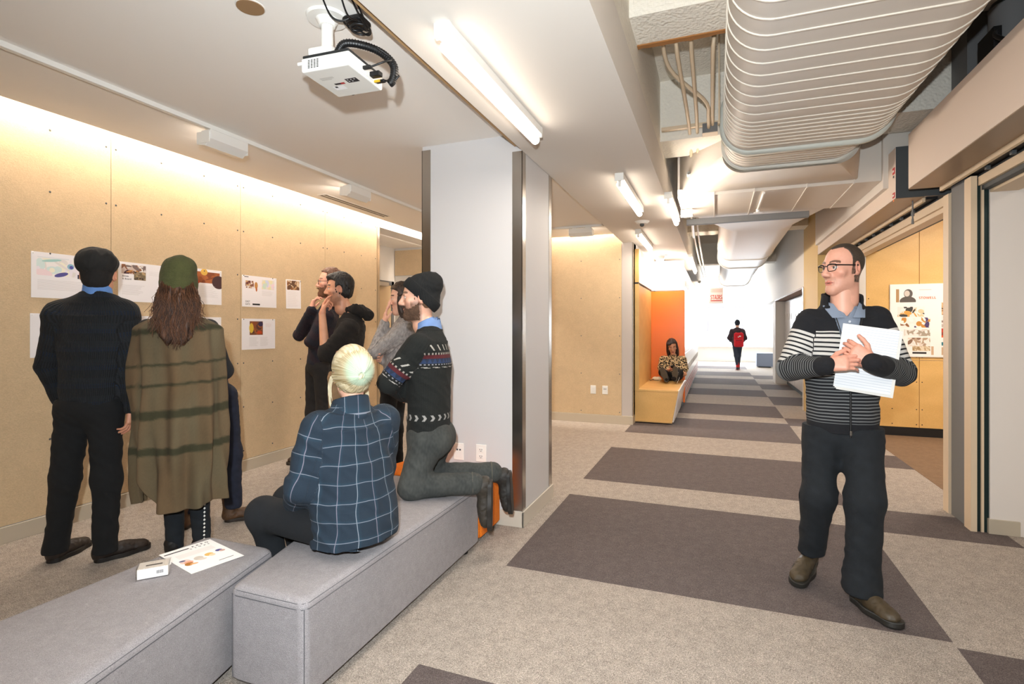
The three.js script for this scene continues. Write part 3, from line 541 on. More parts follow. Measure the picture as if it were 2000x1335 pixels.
// ---------------------------------------------------------------- things on the near bench
{
  const paper = group('printed_sheet', 'white poster sheet with pasted photos lying on the near grey bench', 'poster', [0, 0, 0]);
  paper.position.set(-2.093, 0.4125, -1.675); paper.rotation.y = 1.318;
  const t = canvasTex(420, 600, (g, w, h) => {
    g.fillStyle = '#f7f6f4'; g.fillRect(0, 0, w, h); g.fillStyle = '#22232a'; g.fillRect(16, 52, 196, 20); const r = rng(4);
    g.font = 'bold 40px sans-serif'; 'EXPO'.split('').forEach((ch, i) => { g.save(); g.translate(236 + i * 40, 62); g.rotate((r() - 0.5) * 0.5); g.fillText(ch, 0, 0); g.restore(); });
    g.font = 'bold 30px sans-serif'; 'STOPS'.split('').forEach((ch, i) => { g.save(); g.translate(210 + i * 36, 104); g.rotate((r() - 0.5) * 0.6); g.fillText(ch, 0, 0); g.restore(); });
    g.fillStyle = '#eeebe8'; g.fillRect(60, 150, 300, 90);
    const bl = (x, y, p, q, col) => { g.fillStyle = col; g.beginPath(); g.ellipse(x, y, p, q, 0.3, 0, 7); g.fill(); };
    bl(70, 330, 40, 50, '#e8cfc6'); bl(58, 300, 24, 16, '#5b5b80'); bl(84, 360, 34, 30, '#e7a98f'); bl(70, 400, 32, 36, '#b0722c'); bl(100, 420, 30, 16, '#e8b07a'); bl(170, 340, 36, 44, '#cfc6bb'); bl(180, 380, 36, 22, '#dcd2c6'); bl(258, 330, 34, 36, '#e2b866'); bl(272, 360, 24, 26, '#eed6b0'); bl(350, 310, 28, 26, '#51508a'); bl(366, 336, 24, 22, '#caa79a');
    g.fillStyle = '#3a3a3a'; g.fillRect(250, 520, 120, 9);
  });
  part('sheet', new THREE.BoxGeometry(0.214, 0.0012, 0.307), M.plastic, paper); part('print', quadPlane(0.213, 0.306).rotateX(-Math.PI / 2), std({ map: t, roughness: 0.8 }), paper, [0, 0.0008, 0]);
}
{
  const o = group('card_box', 'small clear plastic box of printed cards on the near grey bench', 'box', [-2.108, 0.412, -1.476], 0.85);
  part('cards', rb(-0.052, 0.052, 0.003, 0.042, -0.036, 0.036, 0.002, 1), std({ color: rgb(236, 232, 226), roughness: 0.7 }), o);
  part('card_print', quadPlane(0.1, 0.07).rotateX(-Math.PI / 2), std({ map: canvasTex(200, 140, (g, w, h) => { g.fillStyle = '#ece4da'; g.fillRect(0, 0, w, h); g.fillStyle = '#4a4848'; g.fillRect(48, 66, 112, 26); g.fillStyle = '#8a8480'; for (let i = 0; i < 14; i++) g.fillRect(50 + i * 8, 70 + (i * 7) % 14, 5, 6); g.font = '11px sans-serif'; g.fillStyle = '#8d8478'; g.fillText('CARD SET', 70, 36); }), roughness: 0.7 }), o, [0, 0.0425, 0]);
  part('spine_print', quadPlane(0.1, 0.036), std({ map: canvasTex(200, 72, (g, w, h) => { g.fillStyle = '#f1efee'; g.fillRect(0, 0, w, h); g.fillStyle = '#3d3d44'; for (let i = 0; i < 12; i++) g.fillRect(126 + i * 4, 22, i % 3 ? 1.6 : 2.6, 26); g.fillStyle = '#d8d6d6'; g.fillRect(28, 0, 2, h); }), roughness: 0.7 }), o, [0, 0.0225, 0.0365]);
  part('lid', [rb(-0.056, 0.056, 0.0435, 0.0455, -0.04, 0.04, 0.0008, 1), rb(-0.056, -0.0545, 0.001, 0.045, -0.04, 0.04, 0.0005, 1), rb(0.0545, 0.056, 0.001, 0.045, -0.04, 0.04, 0.0005, 1), rb(-0.056, 0.056, 0.001, 0.045, -0.04, -0.0385, 0.0005, 1), rb(-0.056, 0.056, 0.001, 0.045, 0.0385, 0.04, 0.0005, 1)], M.glass, o);
}

// ---------------------------------------------------------------- projector
{
  const o = group('projector', 'white ceiling projector with cables hanging below its mount', 'projector', [-1.485, 2.45, -1.858], 0.05);
  const w = 0.115, d = 0.125;
  part('case', rb(-w, w, 0, 0.058, -d, d, 0.008, 3), M.plastic, o);
  part('top_plate', rb(-w + 0.004, w - 0.004, 0.058, 0.07, -d + 0.004, d - 0.004, 0.004, 1), M.dark, o);
  part('vent', [0, 1, 2, 3].flatMap(i => [0, 1, 2, 3, 4, 5].map(j => bx(-0.08 + i * 0.014, -0.071 + i * 0.014, 0.012 + j * 0.006, 0.0155 + j * 0.006, d - 0.0005, d + 0.0006))), M.dark, o);
  part('underside_print', quadPlane(0.215, 0.235).rotateX(Math.PI / 2), std({ map: canvasTex(430, 470, (g, W, H) => { g.fillStyle = '#e9e7e0'; g.fillRect(0, 0, W, H); g.fillStyle = '#26262a'; g.fillRect(255, 190, 110, 70); g.fillStyle = '#d6d6d6'; for (let i = 0; i < 5; i++) { g.beginPath(); g.arc(275 + (i % 3) * 32, 210 + (i > 2 ? 28 : 0), 8, 0, 7); g.fill(); } g.fillStyle = '#2a2a2e'; g.fillRect(120, 235, 100, 28); g.fillStyle = '#b9272c'; g.fillRect(180, 235, 40, 28); g.fillStyle = '#bdbab2'; g.fillRect(60, 120, 130, 8); g.fillRect(60, 136, 130, 8); g.fillRect(60, 152, 100, 8); g.fillStyle = '#fafafa'; g.fillRect(70, 280, 110, 70); g.fillStyle = '#222'; g.fillRect(90, 285, 24, 26); }), roughness: 0.5 }), o, [0, -0.0006, 0]);
  part('lens', [cyl(0.02, 0.02, 0.02, [0, 0, 0], 24).rotateX(Math.PI / 2).translate(-0.05, 0.03, -d - 0.008)], M.black, o);
  part('connectors', [rb(w - 0.002, w + 0.004, 0.008, 0.05, -0.1, 0.1, 0.002, 1)], M.white, o);
  for (const q of [rb(w + 0.002, w + 0.05, 0.015, 0.035, -0.045, -0.015, 0.004), rb(w + 0.002, w + 0.04, 0.022, 0.036, 0.02, 0.036, 0.004), rb(w + 0.002, w + 0.045, 0.008, 0.02, -0.08, -0.062, 0.004)]) part('cable_plug', q, M.black, o);
  for (const q of [tube([[w + 0.04, 0.029, 0.028], [w + 0.09, 0.05, 0.01], [w + 0.1, 0.08, -0.03], [w + 0.05, 0.12, 0.0]], 0.004, 24, 6), tube([[w + 0.045, 0.014, -0.07], [w + 0.09, 0.0, -0.06], [w + 0.12, 0.02, -0.06]], 0.004, 20, 6)]) part('cable', q, M.black, o);
  part('yellow_plug', rb(w + 0.002, w + 0.03, 0.004, 0.014, -0.058, -0.05, 0.002, 1), std({ color: rgb(214, 170, 40), roughness: 0.5 }), o);
  // hose
  const hp = [[-0.02, 0.11, 0.02], [0.02, 0.15, 0.02], [0.09, 0.15, -0.02], [0.16, 0.12, -0.05], [0.21, 0.06, -0.06], [0.2, 0.0, -0.06], [0.19, -0.01, -0.055]];
  const hose = part('corrugated_hose', tube(hp, 0.0155, 60, 12), M.black, o);
  const cv = new THREE.CatmullRomCurve3(hp.map(V)); const ringsG = []; for (let i = 1; i < 46; i++) { const p = cv.getPoint(i / 46), tg = cv.getTangent(i / 46); const t = new THREE.TorusGeometry(0.0158, 0.0018, 5, 14); t.applyQuaternion(new THREE.Quaternion().setFromUnitVectors(new THREE.Vector3(0, 0, 1), tg)); t.translate(p.x, p.y, p.z); ringsG.push(t); } part('hose_ribs', ringsG, M.black, hose).userData.kind = 'stuff';
  const mt = part('mount', [cyl(0.026, 0.026, 0.15, [-0.12, 0.235, -0.05], 20), rb(-0.17, -0.05, 0.13, 0.165, -0.1, 0.02, 0.01), rb(-0.19, 0.0, 0.07, 0.085, -0.11, 0.06, 0.004, 1), rod([-0.17, 0.08, 0.04], [-0.12, 0.15, -0.03], 0.012), rod([-0.03, 0.08, 0.0], [-0.1, 0.15, -0.04], 0.012)], M.plastic, o);
  part('ceiling_plate', [cyl(0.085, 0.09, 0.012, [-0.12, 0.319, -0.05], 36), cyl(0.034, 0.05, 0.03, [-0.12, 0.3, -0.05], 24)], M.plastic, o);
  part('power_brick', rb(-0.035, 0.05, 0.292, 0.32, -0.14, -0.05, 0.012), M.black, o);
  part('cable_bundle', [0, 1, 2].map(i => new THREE.TorusGeometry(0.03 + i * 0.006, 0.005, 6, 24).rotateX(1.35 + i * 0.1).translate(0.0 + i * 0.012, 0.285 - i * 0.008, -0.05 - i * 0.02)), M.black, o).userData.kind = 'stuff';
  const hang = [[[-0.028, 0.325, 0.12], [-0.045, 0.28, 0.03], [-0.02, 0.27, -0.01], [0.02, 0.29, -0.03]], [[0.05, 0.325, 0.1], [0.035, 0.27, 0.02], [0.04, 0.28, -0.05], [0.06, 0.26, -0.1]], [[0.1, 0.325, 0.09], [0.09, 0.27, -0.01], [0.075, 0.25, -0.09], [0.045, 0.25, -0.11], [0.0, 0.28, -0.1]], [[0.085, 0.325, 0.1], [0.08, 0.27, 0.0], [0.065, 0.255, -0.08], [0.04, 0.265, -0.09], [0.0, 0.29, -0.08]]];
  for (const q of hang) part('hanging_cable', tube(q, 0.0042, 34, 6), M.black, o);
}

// ---------------------------------------------------------------- sheets on the panel wall
const lines = (g, x, y, w, n, gap, col = '#c9c4c0') => { const r = rng(x * 7 + y); g.fillStyle = col; for (let i = 0; i < n; i++) g.fillRect(x, y + i * gap, w * (0.7 + 0.3 * r()), 1.6); };
function sheet(label, zL, zR, y0, y1, draw, skew = 0) { // zL: end nearer the camera
  const w = zL - zR, h = y1 - y0, o = group('wall_sheet', label, 'printed sheet', [WX + 0.0015, (y0 + y1) / 2, (zL + zR) / 2], Math.PI / 2, 'sheets pinned to the panel wall');
  o.rotation.z = 0; o.rotateZ(skew);
  part('paper', new THREE.BoxGeometry(w, h, 0.0016), std({ color: rgb(240, 236, 238), roughness: 0.9 }), o);
  part('print', quadPlane(w, h), std({ map: canvasTex(430, Math.round(430 * h / w), (g, W, H) => { g.fillStyle = '#efebec'; g.fillRect(0, 0, W, H); draw(g, W, H); }), roughness: 0.9 }), o, [0, 0, 0.0011]);
  part('pins', [cyl(0.004, 0.004, 0.006, [-w / 2 + 0.012, h / 2 - 0.012, 0.003], 8).rotateX(0), cyl(0.004, 0.004, 0.006, [w / 2 - 0.012, h / 2 - 0.012, 0.003], 8)], M.plastic, o);
}
const blob = (g, x, y, a, b, col, rot = 0) => { g.fillStyle = col; g.beginPath(); g.ellipse(x, y, a, b, rot, 0, 7); g.fill(); };
const photo = (g, x, y, w, h, cols, seed) => { const r = rng(seed); g.save(); g.beginPath(); g.rect(x, y, w, h); g.clip(); g.fillStyle = cols[0]; g.fillRect(x, y, w, h); for (let i = 0; i < 26; i++) blob(g, x + r() * w, y + r() * h, w * (0.05 + 0.14 * r()), h * (0.05 + 0.2 * r()), cols[1 + Math.floor(r() * (cols.length - 1))], r() * 3); g.restore(); };
sheet('landscape sheet with faint pastel drawing, top row beside the man in the cap', -2.189, -2.62, 1.611, 1.925, (g, W, H) => { g.fillStyle = '#dfe0e2'; g.fillRect(36, 30, 190, 24); photo(g, 30, 38, 330, 120, ['#f0ebe8', '#e3ddd8', '#efd9dc', '#d5e4e0', '#f1ecd8', '#ece4ea'], 3); blob(g, 120, 52, 60, 9, '#a7cfc8', -0.15); blob(g, 236, 84, 22, 20, '#8fb8c8'); blob(g, 240, 88, 12, 12, '#5a58a6'); blob(g, 178, 146, 44, 14, '#5c5896', -0.3); g.fillStyle = '#2a2a44'; g.fillRect(280, 136, 9, 30); g.fillRect(294, 142, 7, 24); lines(g, 36, 190, 350, 8, 9); });
sheet('landscape sheet headed Room & Board with an interior photo, top row', -2.75, -3.18, 1.612, 1.922, (g, W, H) => { photo(g, 24, 18, 190, 74, ['#cdb9ae', '#8a5b40', '#e8e2dc', '#4b3038', '#c98a4a', '#7b6a66'], 5); photo(g, 120, 70, 94, 66, ['#9a8468', '#7b6a50', '#b89a70', '#4a3a30'], 8); g.fillStyle = '#3a3638'; g.font = 'bold 17px serif'; g.fillText('Room', 30, 116); g.fillText('& Board', 30, 138); lines(g, 26, 180, 180, 9, 9); lines(g, 240, 60, 160, 4, 9, '#d8d4d2'); });
sheet('landscape sheet with a brown guitar photo at its right, top row', -3.24, -3.672, 1.618, 1.936, (g, W, H) => { photo(g, 60, 24, 350, 100, ['#9c5a34', '#8a4a2c', '#b4683a', '#a85c30'], 9); blob(g, 250, 26, 34, 30, '#e2b452'); blob(g, 400, 110, 70, 60, '#4a3030'); blob(g, 180, 118, 26, 16, '#c0441c'); lines(g, 160, 150, 240, 12, 9); });
sheet('mostly blank landscape sheet in the lower row behind the man in the cap', -2.183, -2.615, 1.2, 1.503, (g) => { lines(g, 300, 30, 90, 3, 10); lines(g, 280, 260, 110, 4, 9); });
sheet('white landscape sheet with a grey block in the lower row between two viewers', -2.75, -3.18, 1.19, 1.5, (g, W) => { g.fillStyle = '#b8b8b6'; g.fillRect(120, 90, 280, 150); g.fillStyle = '#555'; g.font = 'bold 13px sans-serif'; lines(g, 30, 30, 120, 4, 9); });
sheet('white landscape sheet in the lower row half hidden by the olive shawl', -3.24, -3.668, 1.19, 1.503, (g) => { lines(g, 40, 40, 340, 22, 9); });
sheet('landscape sheet with scattered letters at its foot, top row past the panel joint', -3.903, -4.338, 1.615, 1.925, (g, W, H) => { g.fillStyle = '#3a3a40'; g.fillRect(26, 10, 50, 7); photo(g, 40, 50, 100, 74, ['#e4d8d0', '#8a5a44', '#d8b48c', '#c9a070', '#6a3a34'], 12); blob(g, 168, 92, 20, 34, '#c48a4a'); blob(g, 172, 130, 10, 22, '#b4622c'); photo(g, 240, 28, 160, 96, ['#e6e2d8', '#cfe0cc', '#f0d8dc', '#d2d8ea', '#e8e0b8'], 14); g.fillStyle = '#55555a'; g.font = 'bold 22px monospace'; g.fillText('EAST', 40, 262); g.fillText('EATS', 40, 288); g.fillStyle = '#222'; g.fillRect(124, 272, 92, 16); lines(g, 240, 140, 150, 6, 9); });
sheet('narrow upright sheet with an interior photo at its top, by the man with glasses', -4.472, -4.69, 1.617, 1.932, (g, W, H) => { photo(g, 30, 20, 360, 200, ['#b89068', '#8a5a34', '#d8c0a0', '#e2d0b0', '#6a4a34'], 16); lines(g, 40, 260, 330, 24, 14); }, 0.02);
sheet('landscape sheet with one brown photo above columns of text, lower row', -3.9, -4.32, 1.19, 1.497, (g, W, H) => { photo(g, 96, 26, 168, 140, ['#7a4a2c', '#9c5a2c', '#5a3428', '#8a4a24'], 18); blob(g, 118, 96, 28, 50, '#d8b43c'); blob(g, 236, 54, 30, 26, '#3a2c4a'); blob(g, 220, 140, 34, 18, '#c0481c'); lines(g, 90, 190, 120, 12, 8); lines(g, 230, 190, 110, 12, 8); lines(g, 300, 50, 90, 4, 10, '#d8b8b4'); });
{
  const o = group('room_sign', 'small grey and white room plate on the panel wall behind the hooded man', 'sign', [WX + 0.003, 1.42, -5.72], Math.PI / 2);
  part('plate', rb(-0.1, 0.1, -0.06, 0.06, 0, 0.006, 0.002, 1), M.plastic, o); part('band', bx(-0.1, 0.1, 0.015, 0.06, 0.006, 0.008), M.grey, o);
}
outlet('white switch plate on the panel wall behind the hooded man', [WX + 0.002, 1.05, -5.85], 'blank', Math.PI / 2);

// ---------------------------------------------------------------- framed poster in the side room
{
  const o = group('display_board', 'large white display board titled STOWELL on the plywood wall', 'poster', [2.49, 1.505, -8.296]);
  part('board', rb(-0.365, 0.365, -0.475, 0.47, 0, 0.012, 0.002, 1), M.plastic, o);
  part('print', quadPlane(0.72, 0.935), std({ roughness: 0.6, map: canvasTex(720, 935, (g, W, H) => {
    g.fillStyle = '#f4efea'; g.fillRect(0, 0, W, H); g.fillStyle = '#b08a5c'; g.fillRect(62, 60, 34, 170); g.fillRect(668, 50, 34, 170);
    blob(g, 195, 120, 48, 58, '#5a5550'); blob(g, 182, 118, 30, 40, '#cfc4ba'); blob(g, 190, 218, 88, 62, '#57504a'); g.fillStyle = '#f4efea'; g.fillRect(90, 232, 220, 70); g.fillStyle = '#e0562c'; g.font = 'bold 42px sans-serif'; g.fillText('STOWELL', 308, 192); g.fillStyle = '#cfc9c4'; g.fillRect(312, 70, 130, 8);
    photo(g, 78, 290, 290, 130, ['#efe6de', '#3a3a36', '#d8a048', '#e2c8a0', '#f2ece6'], 31); photo(g, 110, 430, 320, 130, ['#f0e8e0', '#c88a3c', '#8a5a34', '#f2eee8', '#4a3c6a'], 32); photo(g, 150, 580, 280, 90, ['#d8cec4', '#a89a88', '#efe8e2'], 33); photo(g, 190, 690, 240, 110, ['#e0d2c4', '#b49a80', '#8a6a54', '#efe6de'], 70); photo(g, 240, 800, 190, 60, ['#cbb490', '#a88a60', '#e2d2b8'], 35); g.fillStyle = '#2c2a2a'; g.fillRect(240, 874, 150, 24); g.fillStyle = '#c8a888'; g.fillRect(440, 800, 26, 110);
    photo(g, 548, 240, 86, 160, ['#c8a070', '#5a3c2c', '#8a5a34', '#d8b48c'], 36); photo(g, 634, 232, 80, 240, ['#d89a34', '#e2b04a', '#b4622c', '#efe0c8', '#8a3a24'], 37); photo(g, 548, 410, 86, 150, ['#e8e0dc', '#b8a8a0', '#6a5a54'], 38); photo(g, 634, 480, 80, 120, ['#4a4444', '#efe8e4', '#2c2828'], 39); g.fillStyle = '#c03a1c'; g.fillRect(548, 570, 80, 50); g.fillStyle = '#8a3424'; g.fillRect(548, 620, 80, 40); g.fillStyle = '#d8541c'; g.fillRect(548, 660, 80, 26); g.fillStyle = '#f0ece8'; g.fillRect(548, 700, 80, 50); g.fillStyle = '#2c7884'; g.fillRect(548, 745, 80, 44); g.fillStyle = '#c8a888'; g.fillRect(548, 810, 36, 100); lines(g, 596, 820, 100, 6, 12);
  }) }), o, [0, -0.002, 0.0135]);
}
// flash unit on its stand just behind and above the camera
{
  const o = group('flash_unit', 'small photographic flash on a thin black stand behind the camera', 'flash', [-0.03, 0, 0.2]);
  part('stand_pole', rod([0, 0.02, 0], [0, 1.6, 0], 0.012), M.black, o);
  for (let k = 0; k < 3; k++) part('stand_leg', rod([0, 0.35, 0], [0.4 * Math.cos(k * 2.094 + 0.5), 0.01, 0.4 * Math.sin(k * 2.094 + 0.5)], 0.009), M.black, o);
  part('flash_head', rb(-0.045, 0.045, 1.6, 1.67, -0.06, 0.06, 0.008), M.black, o);
  part('flash_lamp', bx(-0.038, 0.038, 1.608, 1.662, -0.0625, -0.0605), std({ color: 0xffffff, emissive: new THREE.Color().setRGB(...COOL), emissiveIntensity: 6 }), o);
  const l = new THREE.SpotLight(new THREE.Color().setRGB(...COOL), 27, 0, 1.15, 0.6, 2); l.position.set(-0.03, 1.635, 0.12); l.target.position.set(-1.2, 1.5, -3); l.castShadow = true; l.shadow.radius = 1.5; scene.add(l, l.target);
}
// ---------------------------------------------------------------- people: distance fields meshed by surface nets
const add = (a, b) => [a[0] + b[0], a[1] + b[1], a[2] + b[2]], sub = (a, b) => [a[0] - b[0], a[1] - b[1], a[2] - b[2]], mul = (a, s) => [a[0] * s, a[1] * s, a[2] * s];
const dot = (a, b) => a[0] * b[0] + a[1] * b[1] + a[2] * b[2], cross = (a, b) => [a[1] * b[2] - a[2] * b[1], a[2] * b[0] - a[0] * b[2], a[0] * b[1] - a[1] * b[0]];
const nrm = (a) => mul(a, 1 / Math.hypot(...a)), mix = (a, b, t) => a.map((v, i) => v + (b[i] - v) * t), clamp = (v, a, b) => v < a ? a : v > b ? b : v;
const grow = (lo, hi, p, r) => { for (let i = 0; i < 3; i++) { lo[i] = Math.min(lo[i], p[i] - r); hi[i] = Math.max(hi[i], p[i] + r); } };
const newBB = () => [[1e9, 1e9, 1e9], [-1e9, -1e9, -1e9]];
function C(a, b, ra, rb = ra) {   // tapered capsule
  const [ax, ay, az] = a, dx = b[0] - ax, dy = b[1] - ay, dz = b[2] - az, L2 = dx * dx + dy * dy + dz * dz || 1e-9, dr = rb - ra;
  const f = (x, y, z) => { x -= ax; y -= ay; z -= az; let t = (x * dx + y * dy + z * dz) / L2; t = t < 0 ? 0 : t > 1 ? 1 : t; x -= dx * t; y -= dy * t; z -= dz * t; return Math.sqrt(x * x + y * y + z * z) - ra - dr * t; };
  f.bb = newBB(); grow(...f.bb, a, ra); grow(...f.bb, b, rb); return f;
}
function E(c, r, X = [1, 0, 0], Y = [0, 1, 0], Z = [0, 0, 1]) {   // ellipsoid
  const [cx, cy, cz] = c;
  const f = (x, y, z) => { x -= cx; y -= cy; z -= cz; const a = (x * X[0] + y * X[1] + z * X[2]) / r[0], b = (x * Y[0] + y * Y[1] + z * Y[2]) / r[1], d = (x * Z[0] + y * Z[1] + z * Z[2]) / r[2]; const k0 = Math.sqrt(a * a + b * b + d * d); if (k0 < 1e-6) return -Math.min(...r); const k1 = Math.sqrt(a * a / r[0] / r[0] + b * b / r[1] / r[1] + d * d / r[2] / r[2]); return k0 * (k0 - 1) / k1; };
  f.bb = newBB(); grow(...f.bb, c, Math.max(...r)); return f;
}
function RB(c, h, r, X = [1, 0, 0], Y = [0, 1, 0], Z = [0, 0, 1]) {   // rounded box
  const f = (x, y, z) => { x -= c[0]; y -= c[1]; z -= c[2]; const a = Math.abs(x * X[0] + y * X[1] + z * X[2]) - h[0] + r, b = Math.abs(x * Y[0] + y * Y[1] + z * Y[2]) - h[1] + r, d = Math.abs(x * Z[0] + y * Z[1] + z * Z[2]) - h[2] + r; const p = Math.max(a, 0), q = Math.max(b, 0), s = Math.max(d, 0); return Math.sqrt(p * p + q * q + s * s) + Math.min(Math.max(a, b, d), 0) - r; };
  f.bb = newBB(); grow(...f.bb, c, Math.hypot(...h)); return f;
}
function SW(pts, R, F) {   // elliptical sweep along a bent spine: [x, y, z, half width, half depth], R and F may turn from first to last point
  const n = pts.length, Rs = Array.isArray(R[0]) ? R : [R, R], Fs = Array.isArray(F[0]) ? F : [F, F];
  const seg = []; for (let i = 0; i + 1 < n; i++) { const a = pts[i], b = pts[i + 1], d = sub(b, a); seg.push([a, b, d, dot(d, d)]); }
  const f = (x, y, z) => {
    let best = 1e9;
    for (let i = 0; i < seg.length; i++) {
      const [a, b, d, L2] = seg[i]; let qx = x - a[0], qy = y - a[1], qz = z - a[2]; let t = (qx * d[0] + qy * d[1] + qz * d[2]) / L2; t = t < 0 ? 0 : t > 1 ? 1 : t;
      qx -= d[0] * t; qy -= d[1] * t; qz -= d[2] * t; const w = a[3] + (b[3] - a[3]) * t, dd = a[4] + (b[4] - a[4]) * t, s = (i + t) / seg.length;
      const rx = Rs[0][0] + (Rs[1][0] - Rs[0][0]) * s, rz = Rs[0][2] + (Rs[1][2] - Rs[0][2]) * s, fx = Fs[0][0] + (Fs[1][0] - Fs[0][0]) * s, fz = Fs[0][2] + (Fs[1][2] - Fs[0][2]) * s;
      const u = qx * rx + qz * rz, v = qx * fx + qz * fz, k = Math.sqrt(u * u / (w * w) + v * v / (dd * dd)), m = Math.min(w, dd), e = (k - 1) * m, ax = (i === 0 && t <= 0) || (i === seg.length - 1 && t >= 1) ? Math.abs(qy) : t <= 0 || t >= 1 ? Math.max(0, Math.abs(qy) - 0.012) : 0;
      const D = e > 0 ? Math.sqrt(e * e + ax * ax) : Math.max(e, ax > 0 ? ax - 0.0 : e); if (D < best) best = D;
    } return best;
  };
  f.bb = newBB(); for (const p of pts) grow(...f.bb, p, Math.max(p[3], p[4])); return f;
}
function U(k, ...list) {
  list = list.flat(); const f = (x, y, z) => { let d = list[0](x, y, z); for (let i = 1; i < list.length; i++) { const e = list[i](x, y, z), h = k - Math.abs(d - e); d = (d < e ? d : e) - (h > 0 ? h * h / k * 0.25 : 0); } return d; };
  f.bb = newBB(); for (const g of list) { grow(...f.bb, g.bb[0], 0); grow(...f.bb, g.bb[1], 0); } return f;
}
function minus(k, f, g) { const h = (x, y, z) => { const d = f(x, y, z), e = -g(x, y, z), q = k - Math.abs(d - e); return (d > e ? d : e) + (q > 0 ? q * q / k * 0.25 : 0); }; h.bb = f.bb; return h; }
function cut(f, g) { const h = (x, y, z) => Math.max(f(x, y, z), g(x, y, z)); h.bb = f.bb; return h; }
function warp(f, amp, fr, seed = 0) { const h = (x, y, z) => { const d = f(x, y, z); return d > 0.05 || d < -0.05 ? d : d + amp * 0.7 * perlin.noise(x * fr[0] * 0.7 + seed, y * fr[1] * 0.6 + seed, z * fr[2] * 0.7) + amp * (Math.sqrt(0.012 + perlin.noise(x * fr[0] + y * 4 + seed, y * fr[1] + (x - z) * 5, z * fr[2] - y * 3 + seed) ** 2) * 1.6 - 0.45); }; h.bb = f.bb; return h; }
const lin = (c) => c.map(v => { v /= 255; return v <= 0.04045 ? v / 12.92 : Math.pow((v + 0.055) / 1.055, 2.4); });
const solid = (r, g, b, vary = 0.12, fr = 30) => { const c = lin([r, g, b]); return (x, y, z) => { const k = 1 + vary * perlin.noise(x * fr, y * fr, z * fr); return [c[0] * k, c[1] * k, c[2] * k]; }; };

